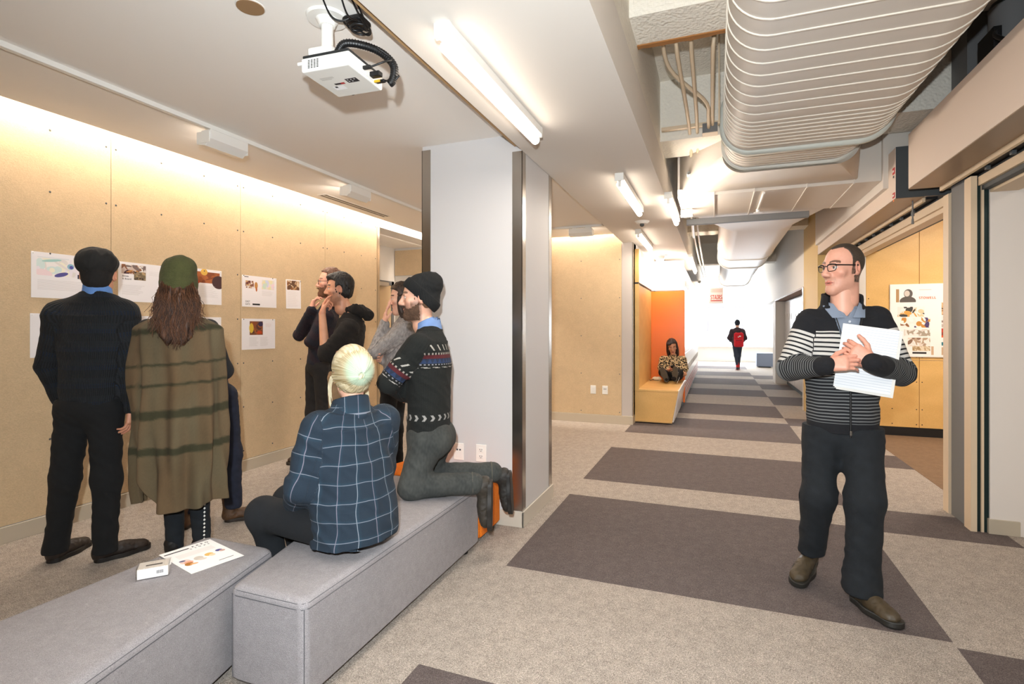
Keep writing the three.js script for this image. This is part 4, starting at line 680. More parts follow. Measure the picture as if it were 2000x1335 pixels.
function meshSDF(f, cell, col, uvFn, bb = f.bb, flip = false) {
  const m = cell * 2.5, lo = bb[0].map(v => v - m), N = [0, 1, 2].map(i => Math.ceil((bb[1][i] + m - lo[i]) / cell) + 1), [nx, ny, nz] = N, nxy = nx * ny;
  const val = new Float32Array(nxy * nz), BS = 6, rad = BS * cell * 0.87 * 1.25;
  for (let bz = 0; bz < nz; bz += BS) for (let by = 0; by < ny; by += BS) for (let bxx = 0; bxx < nx; bxx += BS) {
    const d = f(lo[0] + (bxx + BS / 2) * cell, lo[1] + (by + BS / 2) * cell, lo[2] + (bz + BS / 2) * cell), full = Math.abs(d) < rad + cell;
    const x1 = Math.min(nx, bxx + BS), y1 = Math.min(ny, by + BS), z1 = Math.min(nz, bz + BS);
    for (let z = bz; z < z1; z++) for (let y = by; y < y1; y++) { const o = z * nxy + y * nx; for (let x = bxx; x < x1; x++) val[o + x] = full ? f(lo[0] + x * cell, lo[1] + y * cell, lo[2] + z * cell) : d; }
  }
  const id = new Int32Array(nxy * nz).fill(-1), pos = [];
  for (let z = 0; z + 1 < nz; z++) for (let y = 0; y + 1 < ny; y++) for (let x = 0; x + 1 < nx; x++) {
    const o = z * nxy + y * nx + x; let mask = 0, sx = 0, sy = 0, sz = 0, n = 0;
    const v = [val[o], val[o + 1], val[o + nx], val[o + nx + 1], val[o + nxy], val[o + nxy + 1], val[o + nxy + nx], val[o + nxy + nx + 1]];
    for (let k = 0; k < 8; k++) if (v[k] < 0) mask |= 1 << k; if (mask === 0 || mask === 255) continue;
    for (let k = 0; k < 8; k++) for (let b = 1; b < 8; b <<= 1) { const j = k | b; if (j === k) continue; if ((v[k] < 0) !== (v[j] < 0)) { const t = v[k] / (v[k] - v[j]); sx += (k & 1) + (b === 1 ? t : 0); sy += ((k >> 1) & 1) + (b === 2 ? t : 0); sz += ((k >> 2) & 1) + (b === 4 ? t : 0); n++; } }
    id[o] = pos.length / 3; pos.push(lo[0] + (x + sx / n) * cell, lo[1] + (y + sy / n) * cell, lo[2] + (z + sz / n) * cell);
  }
  const idx = []; const quad = (a, b, c, d, fl) => { if (a < 0 || b < 0 || c < 0 || d < 0) return; if (fl === flip) idx.push(a, c, b, a, d, c); else idx.push(a, b, c, a, c, d); };
  for (let z = 1; z + 1 < nz; z++) for (let y = 1; y + 1 < ny; y++) for (let x = 1; x + 1 < nx; x++) {
    const o = z * nxy + y * nx + x, s = val[o] < 0;
    if (s !== (val[o + 1] < 0)) quad(id[o], id[o - nx], id[o - nx - nxy], id[o - nxy], s);
    if (s !== (val[o + nx] < 0)) quad(id[o], id[o - nxy], id[o - nxy - 1], id[o - 1], s);
    if (s !== (val[o + nxy] < 0)) quad(id[o], id[o - 1], id[o - 1 - nx], id[o - nx], s);
  }
  const n = pos.length / 3, nor = new Float32Array(n * 3), cl = new Float32Array(n * 3), uv = new Float32Array(n * 2), e = cell * 0.6;
  for (let i = 0; i < n; i++) {
    const x = pos[3 * i], y = pos[3 * i + 1], z = pos[3 * i + 2], a = f(x + e, y - e, z - e), b = f(x - e, y - e, z + e), c = f(x - e, y + e, z - e), d = f(x + e, y + e, z + e);
    let gx = a - b - c + d, gy = -a - b + c + d, gz = -a + b - c + d; const L = Math.hypot(gx, gy, gz) || 1; gx /= L; gy /= L; gz /= L; nor[3 * i] = gx; nor[3 * i + 1] = gy; nor[3 * i + 2] = gz;
    const q = col(x, y, z, gx, gy, gz); cl[3 * i] = q[0]; cl[3 * i + 1] = q[1]; cl[3 * i + 2] = q[2];
    if (uvFn) { const t = uvFn(x, y, z); uv[2 * i] = t[0]; uv[2 * i + 1] = t[1]; } else { uv[2 * i] = x - z; uv[2 * i + 1] = y; }
  }
  const g = new THREE.BufferGeometry(); g.setAttribute('position', new THREE.Float32BufferAttribute(pos, 3)); g.setAttribute('normal', new THREE.BufferAttribute(nor, 3)); g.setAttribute('color', new THREE.BufferAttribute(cl, 3)); g.setAttribute('uv', new THREE.BufferAttribute(uv, 2)); g.setIndex(idx); return g;
}
// frame matrix: x, y, z axes and origin
const frame = (o, X, Y, Z, s = 1) => new THREE.Matrix4().set(X[0] * s, Y[0] * s, Z[0] * s, o[0], X[1] * s, Y[1] * s, Z[1] * s, o[1], X[2] * s, Y[2] * s, Z[2] * s, o[2], 0, 0, 0, 1);
function lookFrame(o, fwd, up = [0, 1, 0], s = 1) { const Z = nrm(fwd), X = nrm(cross(up, Z)), Y = cross(Z, X); return frame(o, X, Y, Z, s); }

const vc = (o) => std({ vertexColors: true, ...o });
const ribBump = bumpTex((u, v) => 0.5 + 0.5 * Math.sin(u * 6.283 * 8) * (0.6 + 0.4 * Math.sin(v * 6.283 * 16)), 128, [9, 9]);
const twill = noiseBump(41, [14, 14], 256, 1);
const KM = { knit: vc({ roughness: 0.95, bumpMap: ribBump, bumpScale: 0.0022 }), cloth: vc({ roughness: 0.92, bumpMap: twill, bumpScale: 0.0008 }), denim: vc({ roughness: 0.88, bumpMap: twill, bumpScale: 0.0011 }), skin: phy({ vertexColors: true, roughness: 0.5, sheen: 0.15, sheenRoughness: 0.5 }), leather: vc({ roughness: 0.5, bumpMap: twill, bumpScale: 0.0006 }), hair: vc({ roughness: 0.6 }), matte: vc({ roughness: 0.9 }), fleece: vc({ roughness: 1, bumpMap: noiseBump(43, [6, 6], 256, 2), bumpScale: 0.003 }) };

// ---------------------------------------------------------------- head, hand and shoe in their own frames
const SK = { fair: [226, 178, 152], tan: [206, 152, 120], rosy: [222, 166, 142] };
function headSDF(o = {}) {
  const fem = o.fem ? 1 : 0, j = fem ? 0.9 : 1;
  let f = U(0.03, E([0, 0.036, -0.012], [0.075, 0.09, 0.096]), E([0, -0.028, 0.032], [0.057 * j, 0.085, 0.056]), C([0.04 * j, -0.06, 0.005], [0.008, -0.105, 0.064], 0.026, 0.02), C([-0.04 * j, -0.06, 0.005], [-0.008, -0.105, 0.064], 0.026, 0.02));
  f = U(0.018, f, C([-0.034, 0.027, 0.071], [0.034, 0.027, 0.071], 0.0125), E([0.043, -0.018, 0.055], [0.024, 0.02, 0.022]), E([-0.043, -0.018, 0.055], [0.024, 0.02, 0.022]), E([0, -0.1, 0.072], [0.02, 0.017, 0.017]));
  f = minus(0.012, f, U(0.01, E([0.032, 0.007, 0.098], [0.021, 0.013, 0.022]), E([-0.032, 0.007, 0.098], [0.021, 0.013, 0.022])));
  f = U(0.012, f, C([0, 0.018, 0.084], [0, -0.026, 0.108], 0.0085, 0.0125), E([0.012, -0.032, 0.095], [0.009, 0.008, 0.011]), E([-0.012, -0.032, 0.095], [0.009, 0.008, 0.011]));
  f = U(0.008, f, C([-0.019, -0.063, 0.08], [0.019, -0.063, 0.08], 0.0065), C([0, -0.06, 0.087], [0, -0.062, 0.086], 0.0068), C([-0.016, -0.074, 0.08], [0.016, -0.074, 0.08], 0.0078));
  f = minus(0.004, f, C([-0.022, -0.0685, 0.087], [0.022, -0.0685, 0.087], 0.0016));
  f = U(0.003, f, E([0.0305, 0.006, 0.0715], [0.0125, 0.0125, 0.0125]), E([-0.0305, 0.006, 0.0715], [0.0125, 0.0125, 0.0125]));
  f = U(0.004, f, C([0.017, 0.0165, 0.083], [0.045, 0.0165, 0.078], 0.0035), C([-0.017, 0.0165, 0.083], [-0.045, 0.0165, 0.078], 0.0035));
  for (const s of [-1, 1]) {   // ears
    const Z = nrm([s * 0.35, 0, 1]), X = nrm(cross([0, 1, 0], Z)); let ear = E([s * 0.077, -0.002, -0.014], [0.008, 0.033, 0.02], X, nrm([0, 1, -0.12]), Z);
    ear = minus(0.005, ear, E([s * 0.085, 0.002, -0.01], [0.007, 0.02, 0.011], X, [0, 1, 0], Z)); f = U(0.006, f, ear, C([s * 0.072, -0.03, -0.006], [s * 0.076, -0.026, -0.008], 0.008));
  }
  f = U(0.025, f, C([0, -0.03, -0.02], [0, -0.16, -0.014], fem ? 0.047 : 0.055, fem ? 0.047 : 0.057));
  return f;
}
const smooth = (a, b, v) => { const t = clamp((v - a) / (b - a), 0, 1); return t * t * (3 - 2 * t); };
function headCol(o) {
  const skin = lin(o.skin), lip = lin(o.lip || [186, 104, 92]), brow = lin(o.brow || [60, 42, 30]), beard = o.beard && lin(o.beard.col), hs = o.shave && lin(o.shave), red = lin([206, 118, 96]);
  return (x, y, z) => {
    const n = perlin.noise(x * 90, y * 90, z * 90); let c = mix(skin, red, 0.12 + 0.1 * n + 0.22 * smooth(0.035, 0.0, Math.hypot(Math.abs(x) - 0.043, y + 0.03, z - 0.07)) + 0.2 * smooth(0.02, 0.0, Math.hypot(x, y + 0.03, z - 0.108)) + 0.25 * smooth(0.07, 0.08, Math.abs(x)) * (z < 0.01 ? 1 : 0));
    const ax = Math.abs(x);
    if (beard) { const k = o.beard.k * smooth(-0.03, -0.06, y + ax * 0.1 - (z < 0.05 ? 0.03 : 0) + 0.006 * n) * smooth(-0.022, -0.002, z) * (1 - 0.9 * smooth(0.012, 0.004, Math.abs(y + 0.0685)) * smooth(0.028, 0.02, ax)) * smooth(-0.145, -0.125, y); c = mix(c, beard, clamp(k * (0.92 + 0.15 * n), 0, 1)); if (y < -0.04 && y > -0.058 && ax < 0.034 && z > 0.07) c = mix(c, beard, o.beard.k * 0.9); }
    if (z > 0.07 && Math.abs(y + 0.0685) < 0.0125 * (1 - Math.pow(ax / 0.027, 2))) c = mix(c, lip, 0.8);
    if (z > 0.074 && Math.abs(y + 0.0685) < 0.0018 && ax < 0.024) c = mix(c, [0.05, 0.015, 0.012], 0.8);
    if (z > 0.04 && ax > 0.012 && ax < 0.053 && Math.abs(y - 0.031 - 0.006 * Math.sin((ax - 0.012) / 0.041 * 3.1)) < 0.0055) c = mix(c, brow, 0.85);
    if (z > 0.06 && Math.hypot(ax - 0.0305, y - 0.006, z - 0.0715) < 0.0138) { const r = Math.hypot(ax - 0.0305, y - 0.006); c = r < 0.0028 ? [0.004, 0.004, 0.004] : r < 0.0062 ? lin(o.iris || [62, 48, 36]) : lin([214, 204, 196]); if (y > 0.0125) c = mix(brow, skin, 0.3); }
    if (hs && ax < 0.0765 && o.hairRegion(x, y, z) < 0) c = mix(c, hs, 0.85 + 0.3 * n);
    return c;
  };
}
const hairline = (rec = 0) => (x, y, z) => { const ax = Math.abs(x), hA = z - 0.05 + rec * (0.03 + ax * 0.5) - (y - 0.08) * 1.7, hB = Math.max(z - 0.022, -0.025 - y, 0.045 - ax), hC = Math.max(z + 0.02, -0.078 - y); return Math.min(hA, hB, hC); };
function hairCap(th, amp, rec = 0, extra) { const g = hairline(rec); let f = U(0.02, E([0, 0.038, -0.014], [0.077 + th, 0.091 + th * 1.2, 0.099 + th]), E([0, -0.03, -0.045], [0.064 + th * 0.6, 0.06, 0.055 + th * 0.6])); f = cut(warp(f, amp, [60, 26, 60], 5), (x, y, z) => g(x, y, z) * 0.75 - 0.002 + 0.006 * perlin.noise(x * 70, y * 70, z * 70)); f = minus(0.006, f, U(0.01, E([0.085, -0.004, 0.0], [0.03, 0.034, 0.026]), E([-0.085, -0.004, 0.0], [0.03, 0.034, 0.026]))); if (extra) f = U(0.01, f, ...extra); f.bb = [[-0.12, -0.13, -0.16], [0.12, 0.17, 0.13]]; return f; }
// hand: wrist at the origin, fingers along +y, palm faces +z, thumb towards side*x; curl per finger in radians for each joint
function handSDF(side, curls, o = {}) {
  const X = [0.027, 0.0095, -0.0085, -0.0255], Ln = [[0.043, 0.026, 0.021], [0.047, 0.03, 0.022], [0.043, 0.028, 0.021], [0.034, 0.021, 0.019]], ps = []; const sp = o.spread ?? 0.06;
  const palm = []; for (let i = 0; i < 4; i++) palm.push(C([side * X[i] * 0.55, 0.004, 0], [side * X[i], 0.084 - Math.abs(i - 1) * 0.004, 0], 0.0145, 0.0115));
  palm.push(C([side * 0.018, 0.015, 0.006], [side * 0.026, 0.045, 0.01], 0.016, 0.013), C([0, -0.014, 0], [0, 0.012, 0], 0.021, 0.022));
  let f = U(0.018, ...palm);
  for (let i = 0; i < 4; i++) { let p = [side * X[i], 0.084 - Math.abs(i - 1) * 0.004, 0], a = 0; const c = curls[i + 1], r = i === 3 ? 0.0076 : 0.0088; const ch = []; for (let k = 0; k < 3; k++) { a += c[k]; const d = [side * X[i] * sp / 0.027 * 1, Math.cos(a), Math.sin(a)], q = add(p, mul(nrm(d), Ln[i][k])); ch.push(C(p, q, r - k * 0.0007, r - (k + 1) * 0.0008)); p = q; } f = U(0.004, f, U(0.003, ...ch)); }
  { let p = [side * 0.026, 0.03, 0.006]; const d0 = nrm(o.thumb || [side * 0.75, 0.6, 0.35]), d1 = nrm(o.thumb2 || add(d0, [-side * 0.35, 0.25, 0.05])); const q = add(p, mul(d0, 0.038)), r2 = add(q, mul(d1, 0.03)), r3 = add(r2, mul(nrm(add(d1, [-side * 0.15, 0.1, 0])), 0.024)); f = U(0.006, f, U(0.004, C(p, q, 0.0135, 0.0105), C(q, r2, 0.0105, 0.0095), C(r2, r3, 0.0095, 0.008))); }
  f.bb = [[-0.1, -0.06, -0.08], [0.1, 0.21, 0.12]]; return f;
}
const curl = (a, b = a, c = a) => [a, b, c], allCurl = (t, ...f) => [t, ...f];
function handGeo(wrist, dir, palmN, side, curls, skin, o = {}) {
  const Y = nrm(dir); let Z = nrm(sub(palmN, mul(Y, dot(palmN, Y)))); const Xx = cross(Y, Z); const fl = (t) => t && [-t[0], t[1], t[2]], f = handSDF(-side, curls, { ...o, thumb: fl(o.thumb), thumb2: fl(o.thumb2) }), base = lin(skin), red = lin([200, 108, 88]), nail = lin([236, 190, 172]);
  const g = meshSDF(f, 0.0034, (x, y, z) => mix(base, red, 0.2 + 0.15 * perlin.noise(x * 80, y * 80, z * 80) + 0.1 * smooth(0.06, 0.15, y)), null); g.applyMatrix4(frame(wrist, Xx, Y, Z, o.s || 1)); return g;
}
// shoe: heel at the origin on the ground, toe along +z
function shoeParts(L, kind) {
  const k = L / 0.29; let up;
  if (kind === 'boot') up = U(0.03, C([0, 0.06, 0.045], [0, 0.17, 0.035], 0.041, 0.047), E([0, 0.045, 0.05], [0.04, 0.05, 0.06]), E([0, 0.045, 0.15], [0.043, 0.042, 0.075]), E([0, 0.04, 0.225], [0.045, 0.033, 0.055]));
  else up = U(0.03, E([0, 0.05, 0.045], [0.038, 0.055, 0.052]), C([0, 0.07, 0.05], [0, 0.1, 0.045], 0.037, 0.036), E([0, 0.042, 0.14], [0.042, 0.043, 0.075]), E([0, 0.034, 0.222], [0.044, 0.03, 0.058]));
  up = cut(up, (x, y, z) => 0.018 - y); up.bb = [[-0.07, 0, -0.03], [0.07, 0.26, 0.31]];
  const two = U(0.04, C([0, 0, 0.045], [0.002, 0, 0.15], 0.036, 0.042), C([0.002, 0, 0.15], [0.004, 0, 0.245], 0.045, 0.043)); const sole = (x, y, z) => { const d = two(x, 0, z) - 0.003, s = Math.abs(y - 0.0135) - 0.0135; return Math.max(d, s); }; sole.bb = [[-0.07, -0.005, -0.02], [0.07, 0.035, 0.31]];
  return { up, sole };
}
const shoeCache = {};
function shoeGeos(kind, upc, solec, cell = 0.005) { const key = kind + upc + solec; if (!shoeCache[key]) { const { up, sole } = shoeParts(0.29, kind); shoeCache[key] = [meshSDF(warp(up, 0.0025, [40, 40, 40]), cell, solid(...upc, 0.3, 40)), meshSDF(sole, cell * 0.8, solid(...solec, 0.1))]; } return shoeCache[key]; }

// ---------------------------------------------------------------- assembling a person
function person(label, base) {
  const o = group('person', label, 'person', base); const inv = base.map(v => -v);
  o.put = (name, geo, mat, parent) => { const g = geo.clone(); g.translate(...inv); return part(name, g, mat, parent || o); };
  o.putLocal = (name, geo, mat, M4, parent) => { const g = geo.clone(); g.applyMatrix4(M4); g.translate(...inv); return part(name, g, mat, parent || o); };
  o.shoe = (name, kind, heel, dir, up, upc, solec, s = 1) => { const [a, b] = shoeGeos(kind, upc, solec), m = lookFrame(heel, dir, up, s); const p = o.putLocal(name, a, KM.leather, m); o.putLocal('sole', b, KM.leather, m, p); return p; };
  return o;
}
const keepAttrs = (g) => { const n = g.clone(); for (const k of Object.keys(n.attributes)) if (!['position', 'normal', 'uv', 'color'].includes(k)) n.deleteAttribute(k); return n; };
const joinBody = (list) => mergeGeometries(list.map(keepAttrs));
// thin inner body so that head, trunk and limbs are one figure under the clothes
function coreBody(J, skin, r = 1) {
  const q = []; const neck = J.neck, pel = J.pel, mid = mix(neck, pel, 0.4);
  q.push(C(add(J.head, [0, -0.05, 0]), neck, 0.035, 0.04), C(neck, mid, 0.045, 0.07), C(mid, pel, 0.07, 0.075));
  for (const s of ['L', 'R']) { if (J['sh' + s]) { q.push(C(mix(neck, J['sh' + s], 0.2), J['sh' + s], 0.035, 0.032)); if (J['el' + s]) q.push(C(J['sh' + s], J['el' + s], 0.03 * r, 0.026 * r)); if (J['wr' + s]) q.push(C(J['el' + s], J['wr' + s], 0.026 * r, 0.02 * r)); } if (J['hp' + s]) { q.push(C(pel, J['hp' + s], 0.06, 0.05), C(J['hp' + s], J['kn' + s], 0.045, 0.036)); if (J['an' + s]) q.push(C(J['kn' + s], J['an' + s], 0.034, 0.026)); } }
  return meshSDF(U(0.03, ...q), 0.014, solid(...skin, 0.05));
}
// texture coordinates in metres round the trunk and along the sleeves
function clothUV(J, R, F, arms, off = 0) {
  const segs = []; for (const s of ['L', 'R']) if (arms && J['sh' + s] && J['el' + s]) { const a = J['sh' + s], b = J['el' + s], c = J['wr' + s]; const L1 = Math.hypot(...sub(b, a)); segs.push([a, b, 0, L1]); if (c) segs.push([b, c, L1, Math.hypot(...sub(c, b))]); }
  const dirs = segs.map(([a, b]) => nrm(sub(b, a)));
  return (x, y, z) => {
    const p = [x, y, z]; let best = 1e9, bi = -1, bt = 0; for (let i = 0; i < segs.length; i++) { const [a, b] = segs[i], d = dirs[i], q = sub(p, a), L = segs[i][3]; let t = clamp(dot(q, d), 0, L); const e = Math.hypot(...sub(q, mul(d, t))); if (e < best) { best = e; bi = i; bt = t; } }
    const t = clamp((y - J.pel[1]) / (J.neck[1] - J.pel[1]), 0, 1), c = mix(J.pel, J.neck, t), q = sub(p, c), u = dot(q, R), v = dot(q, F);
    if (bi >= 0 && best < 0.085 && (Math.abs(u) > (arms.w || 0.15) || v > 0.155)) { const [a, , o0] = segs[bi], d = dirs[bi], qq = sub(p, add(a, mul(d, bt))); let e1 = nrm(cross(d, F)), e2 = cross(d, e1); return [Math.atan2(dot(qq, e1), -dot(qq, e2)) * 0.055, off + o0 + bt, 1]; }
    return [Math.atan2(u, arms && arms.front ? v : -v) * 0.17, y - J.pel[1], 0];
  };
}

// beard: a thin shell over the jaw of a head
function beardShell(th, top = -0.05) {
  const h = headSDF(); const f = (x, y, z) => { const d = h(x, y, z); if (d > 0.03) return d; const ax = Math.abs(x), n = perlin.noise(x * 120, y * 120, z * 120); const jaw = Math.max(y - top - clamp((0.055 - z) * 0.55, 0, 0.03) - 0.009 * n - 0.006 * perlin.noise(x * 300, y * 300, z * 300), -0.128 - y, 0.0 - z - 0.006 * n), lips = Math.max(Math.abs(y + 0.068) - 0.0105, ax - 0.024, 0.06 - z), mo = Math.max(Math.abs(y + 0.052) - 0.006, ax - 0.03, 0.075 - z); return Math.max(d - th - 0.0015 * n, Math.min(Math.max(jaw, -lips), mo)); };
  f.bb = [[-0.09, -0.15, -0.03], [0.09, 0.0, 0.12]]; return f;
}
// ---- man in flat cap and dark knitted sweater, seen from behind
{
  const J = { pel: [-3.47, 0.95, -2.045], neck: [-3.418, 1.575, -2.055], head: [-3.425, 1.722, -2.065], shL: [-3.61, 1.475, -1.965], shR: [-3.305, 1.485, -2.13], elL: [-3.725, 1.18, -1.965], elR: [-3.285, 1.17, -2.165], wrL: [-3.725, 0.965, -2.03], wrR: [-3.262, 0.925, -2.15], hpL: [-3.55, 0.91, -2.005], hpR: [-3.40, 0.91, -2.09], knL: [-3.62, 0.5, -2.0], knR: [-3.409, 0.5, -2.1], anL: [-3.712, 0.1, -2.0], anR: [-3.43, 0.1, -2.105] };
  const R = nrm([0.88, 0, -0.47]), F = nrm([-0.47, 0, -0.88]), p = person('man in a black flat cap and dark knitted sweater seen from behind', [-3.56, 0, -2.06]);
  const hF = nrm([-0.72, 0.02, -0.69]), hm = lookFrame(J.head, hF, [0.02, 1, 0], 1.06), skin = SK.tan;
  const head = meshSDF(headSDF(), 0.004, headCol({ skin, brow: [20, 16, 14] })).applyMatrix4(hm);
  const hl = handGeo([-3.722, 0.955, -2.032], [0.02, -1, -0.1], [0.3, 0, -1], 1, [0, curl(0.5), curl(0.5), curl(0.55), curl(0.6)], skin, { s: 1.05 }), hr = handGeo([-3.262, 0.925, -2.152], [-0.06, -1, 0.03], [-0.9, 0, 0.45], -1, [0, curl(0.35, 0.45, 0.3), curl(0.4, 0.5, 0.3), curl(0.45, 0.5, 0.3), curl(0.5)], skin, { s: 1.05, thumb: [-0.35, 0.85, 0.5] });
  p.put('body', joinBody([coreBody(J, skin), head, hl, hr]), KM.skin);
  const torso = SW([[...add(J.pel, mul(F, 0.01)), 0.165, 0.125], [...mix(J.pel, J.neck, 0.28), 0.165, 0.122], [...mix(J.pel, J.neck, 0.6), 0.188, 0.13], [...mix(J.pel, J.neck, 0.82), 0.175, 0.115], [...mix(J.pel, J.neck, 0.93), 0.12, 0.09], [...J.neck, 0.08, 0.078], [...add(J.neck, [0, 0.04, 0]), 0.07, 0.07]], R, F);
  let sw = U(0.05, torso, C(J.shL, mix(J.neck, J.shL, 0.25), 0.075, 0.07), C(J.shR, mix(J.neck, J.shR, 0.25), 0.075, 0.07), U(0.02, C(J.shL, J.elL, 0.074, 0.06), C(J.elL, J.wrL, 0.059, 0.043)), U(0.02, C(J.shR, J.elR, 0.074, 0.06), C(J.elR, J.wrR, 0.059, 0.043)));
  sw = cut(warp(sw, 0.006, [9, 14, 9]), (x, y, z) => Math.max(Math.hypot(x - J.pel[0], z - J.pel[2]) < 0.2 ? J.pel[1] + 0.005 - y : -1, y - 1.604 + 0.3 * ((x - J.neck[0]) * F[0] + (z - J.neck[2]) * F[2])));
  const uv = clothUV(J, R, F, { w: 0.14 });
  const dk = lin([22, 25, 29]), nv = lin([34, 56, 84]), wt = lin([64, 76, 84]);
  const knitMap = dataTex(256, 512, (x, y) => { const u = x / 256, v = 1 - y / 512; const rib = 0.5 + 0.5 * Math.cos(u * 6.283 * 16), band = (v * 5) % 1; let c = [15 + 13 * rib, 17 + 14 * rib, 20 + 15 * rib]; if (band > 0.45) { const hx = (u * 16) % 1, hy = (v * 60) % 1; if (hx > 0.35 && hx < 0.75 && hy > 0.3 && hy < 0.75) c = band > 0.75 ? [18, 38, 66] : [36, 44, 50]; } return c; }, true, [5.5, 1.9]);
  const g = meshSDF(sw, 0.0065, () => [1, 1, 1], uv);
  p.put('sweater', g, std({ map: knitMap, vertexColors: true, roughness: 0.95, bumpMap: bumpTex((u, v) => 0.5 + 0.5 * Math.cos(u * 6.283 * 16), 256, [5.5, 5.5]), bumpScale: 0.003 }));
  p.put('shirt_collar', meshSDF(cut(U(0.01, C(add(J.neck, [0, -0.02, 0]), add(J.neck, [0, 0.085, 0]), 0.08, 0.068)), (x, y, z) => Math.max(y - J.neck[1] - 0.072 + 0.35 * ((x - J.neck[0]) * F[0] + (z - J.neck[2]) * F[2]), -1)), 0.004, solid(96, 136, 196)), KM.cloth);
  const leg = U(0.05, E(J.pel, [0.165, 0.12, 0.122], R, [0, 1, 0], F), C(J.hpL, J.knL, 0.092, 0.072), C(J.knL, [J.anL[0], 0.07, J.anL[2]], 0.07, 0.063), C(J.hpR, J.knR, 0.092, 0.072), C(J.knR, [J.anR[0], 0.07, J.anR[2]], 0.07, 0.063));
  p.put('trousers', meshSDF(cut(warp(leg, 0.008, [7, 11, 7], 3), (x, y) => Math.max(0.055 - y, y - 0.985)), 0.008, solid(15, 16, 18, 0.25)), KM.cloth);
  p.shoe('shoe', 'shoe', [-3.70, 0, -1.955], [-0.35, 0, -0.93], [0, 1, 0], [38, 28, 22], [22, 18, 15], 1.05); p.shoe('shoe', 'shoe', [-3.47, 0, -2.06], [0.25, 0, -0.97], [0, 1, 0], [38, 28, 22], [22, 18, 15], 1.05);
  // hair below the cap, then the cap
  p.putLocal('hair', meshSDF(hairCap(0.006, 0.0015), 0.0045, solid(22, 18, 16, 0.4, 120)), KM.matte, hm);
  const cap = U(0.03, E([0, 0.058, -0.012], [0.09, 0.084, 0.116]), E([0, 0.068, -0.05], [0.094, 0.068, 0.082]), E([0, 0.05, 0.1], [0.06, 0.012, 0.045]));
  const cp = p.putLocal('flat_cap', meshSDF(cut(warp(cap, 0.007, [26, 8, 22], 9), (x, y, z) => 0.004 - y + 0.12 * z), 0.0042, solid(30, 29, 28, 0.25)), KM.cloth, hm);
  p.putLocal('cap_button', new THREE.SphereGeometry(0.006, 10, 8).translate(-0.0, 0, 0), M.plastic, hm.clone().multiply(new THREE.Matrix4().makeTranslation(0.094, 0.072, -0.055)), cp);
  p.put('wristwatch', new THREE.TorusGeometry(0.031, 0.0055, 8, 24).rotateX(Math.PI / 2).translate(-3.722, 0.972, -2.03), std({ color: rgb(190, 150, 70), metalness: 1, roughness: 0.3 }));
  p.put('bracelet', new THREE.TorusGeometry(0.03, 0.0035, 8, 24).rotateX(Math.PI / 2).translate(-3.262, 0.915, -2.15), std({ color: rgb(110, 44, 30), roughness: 0.7 }));
}
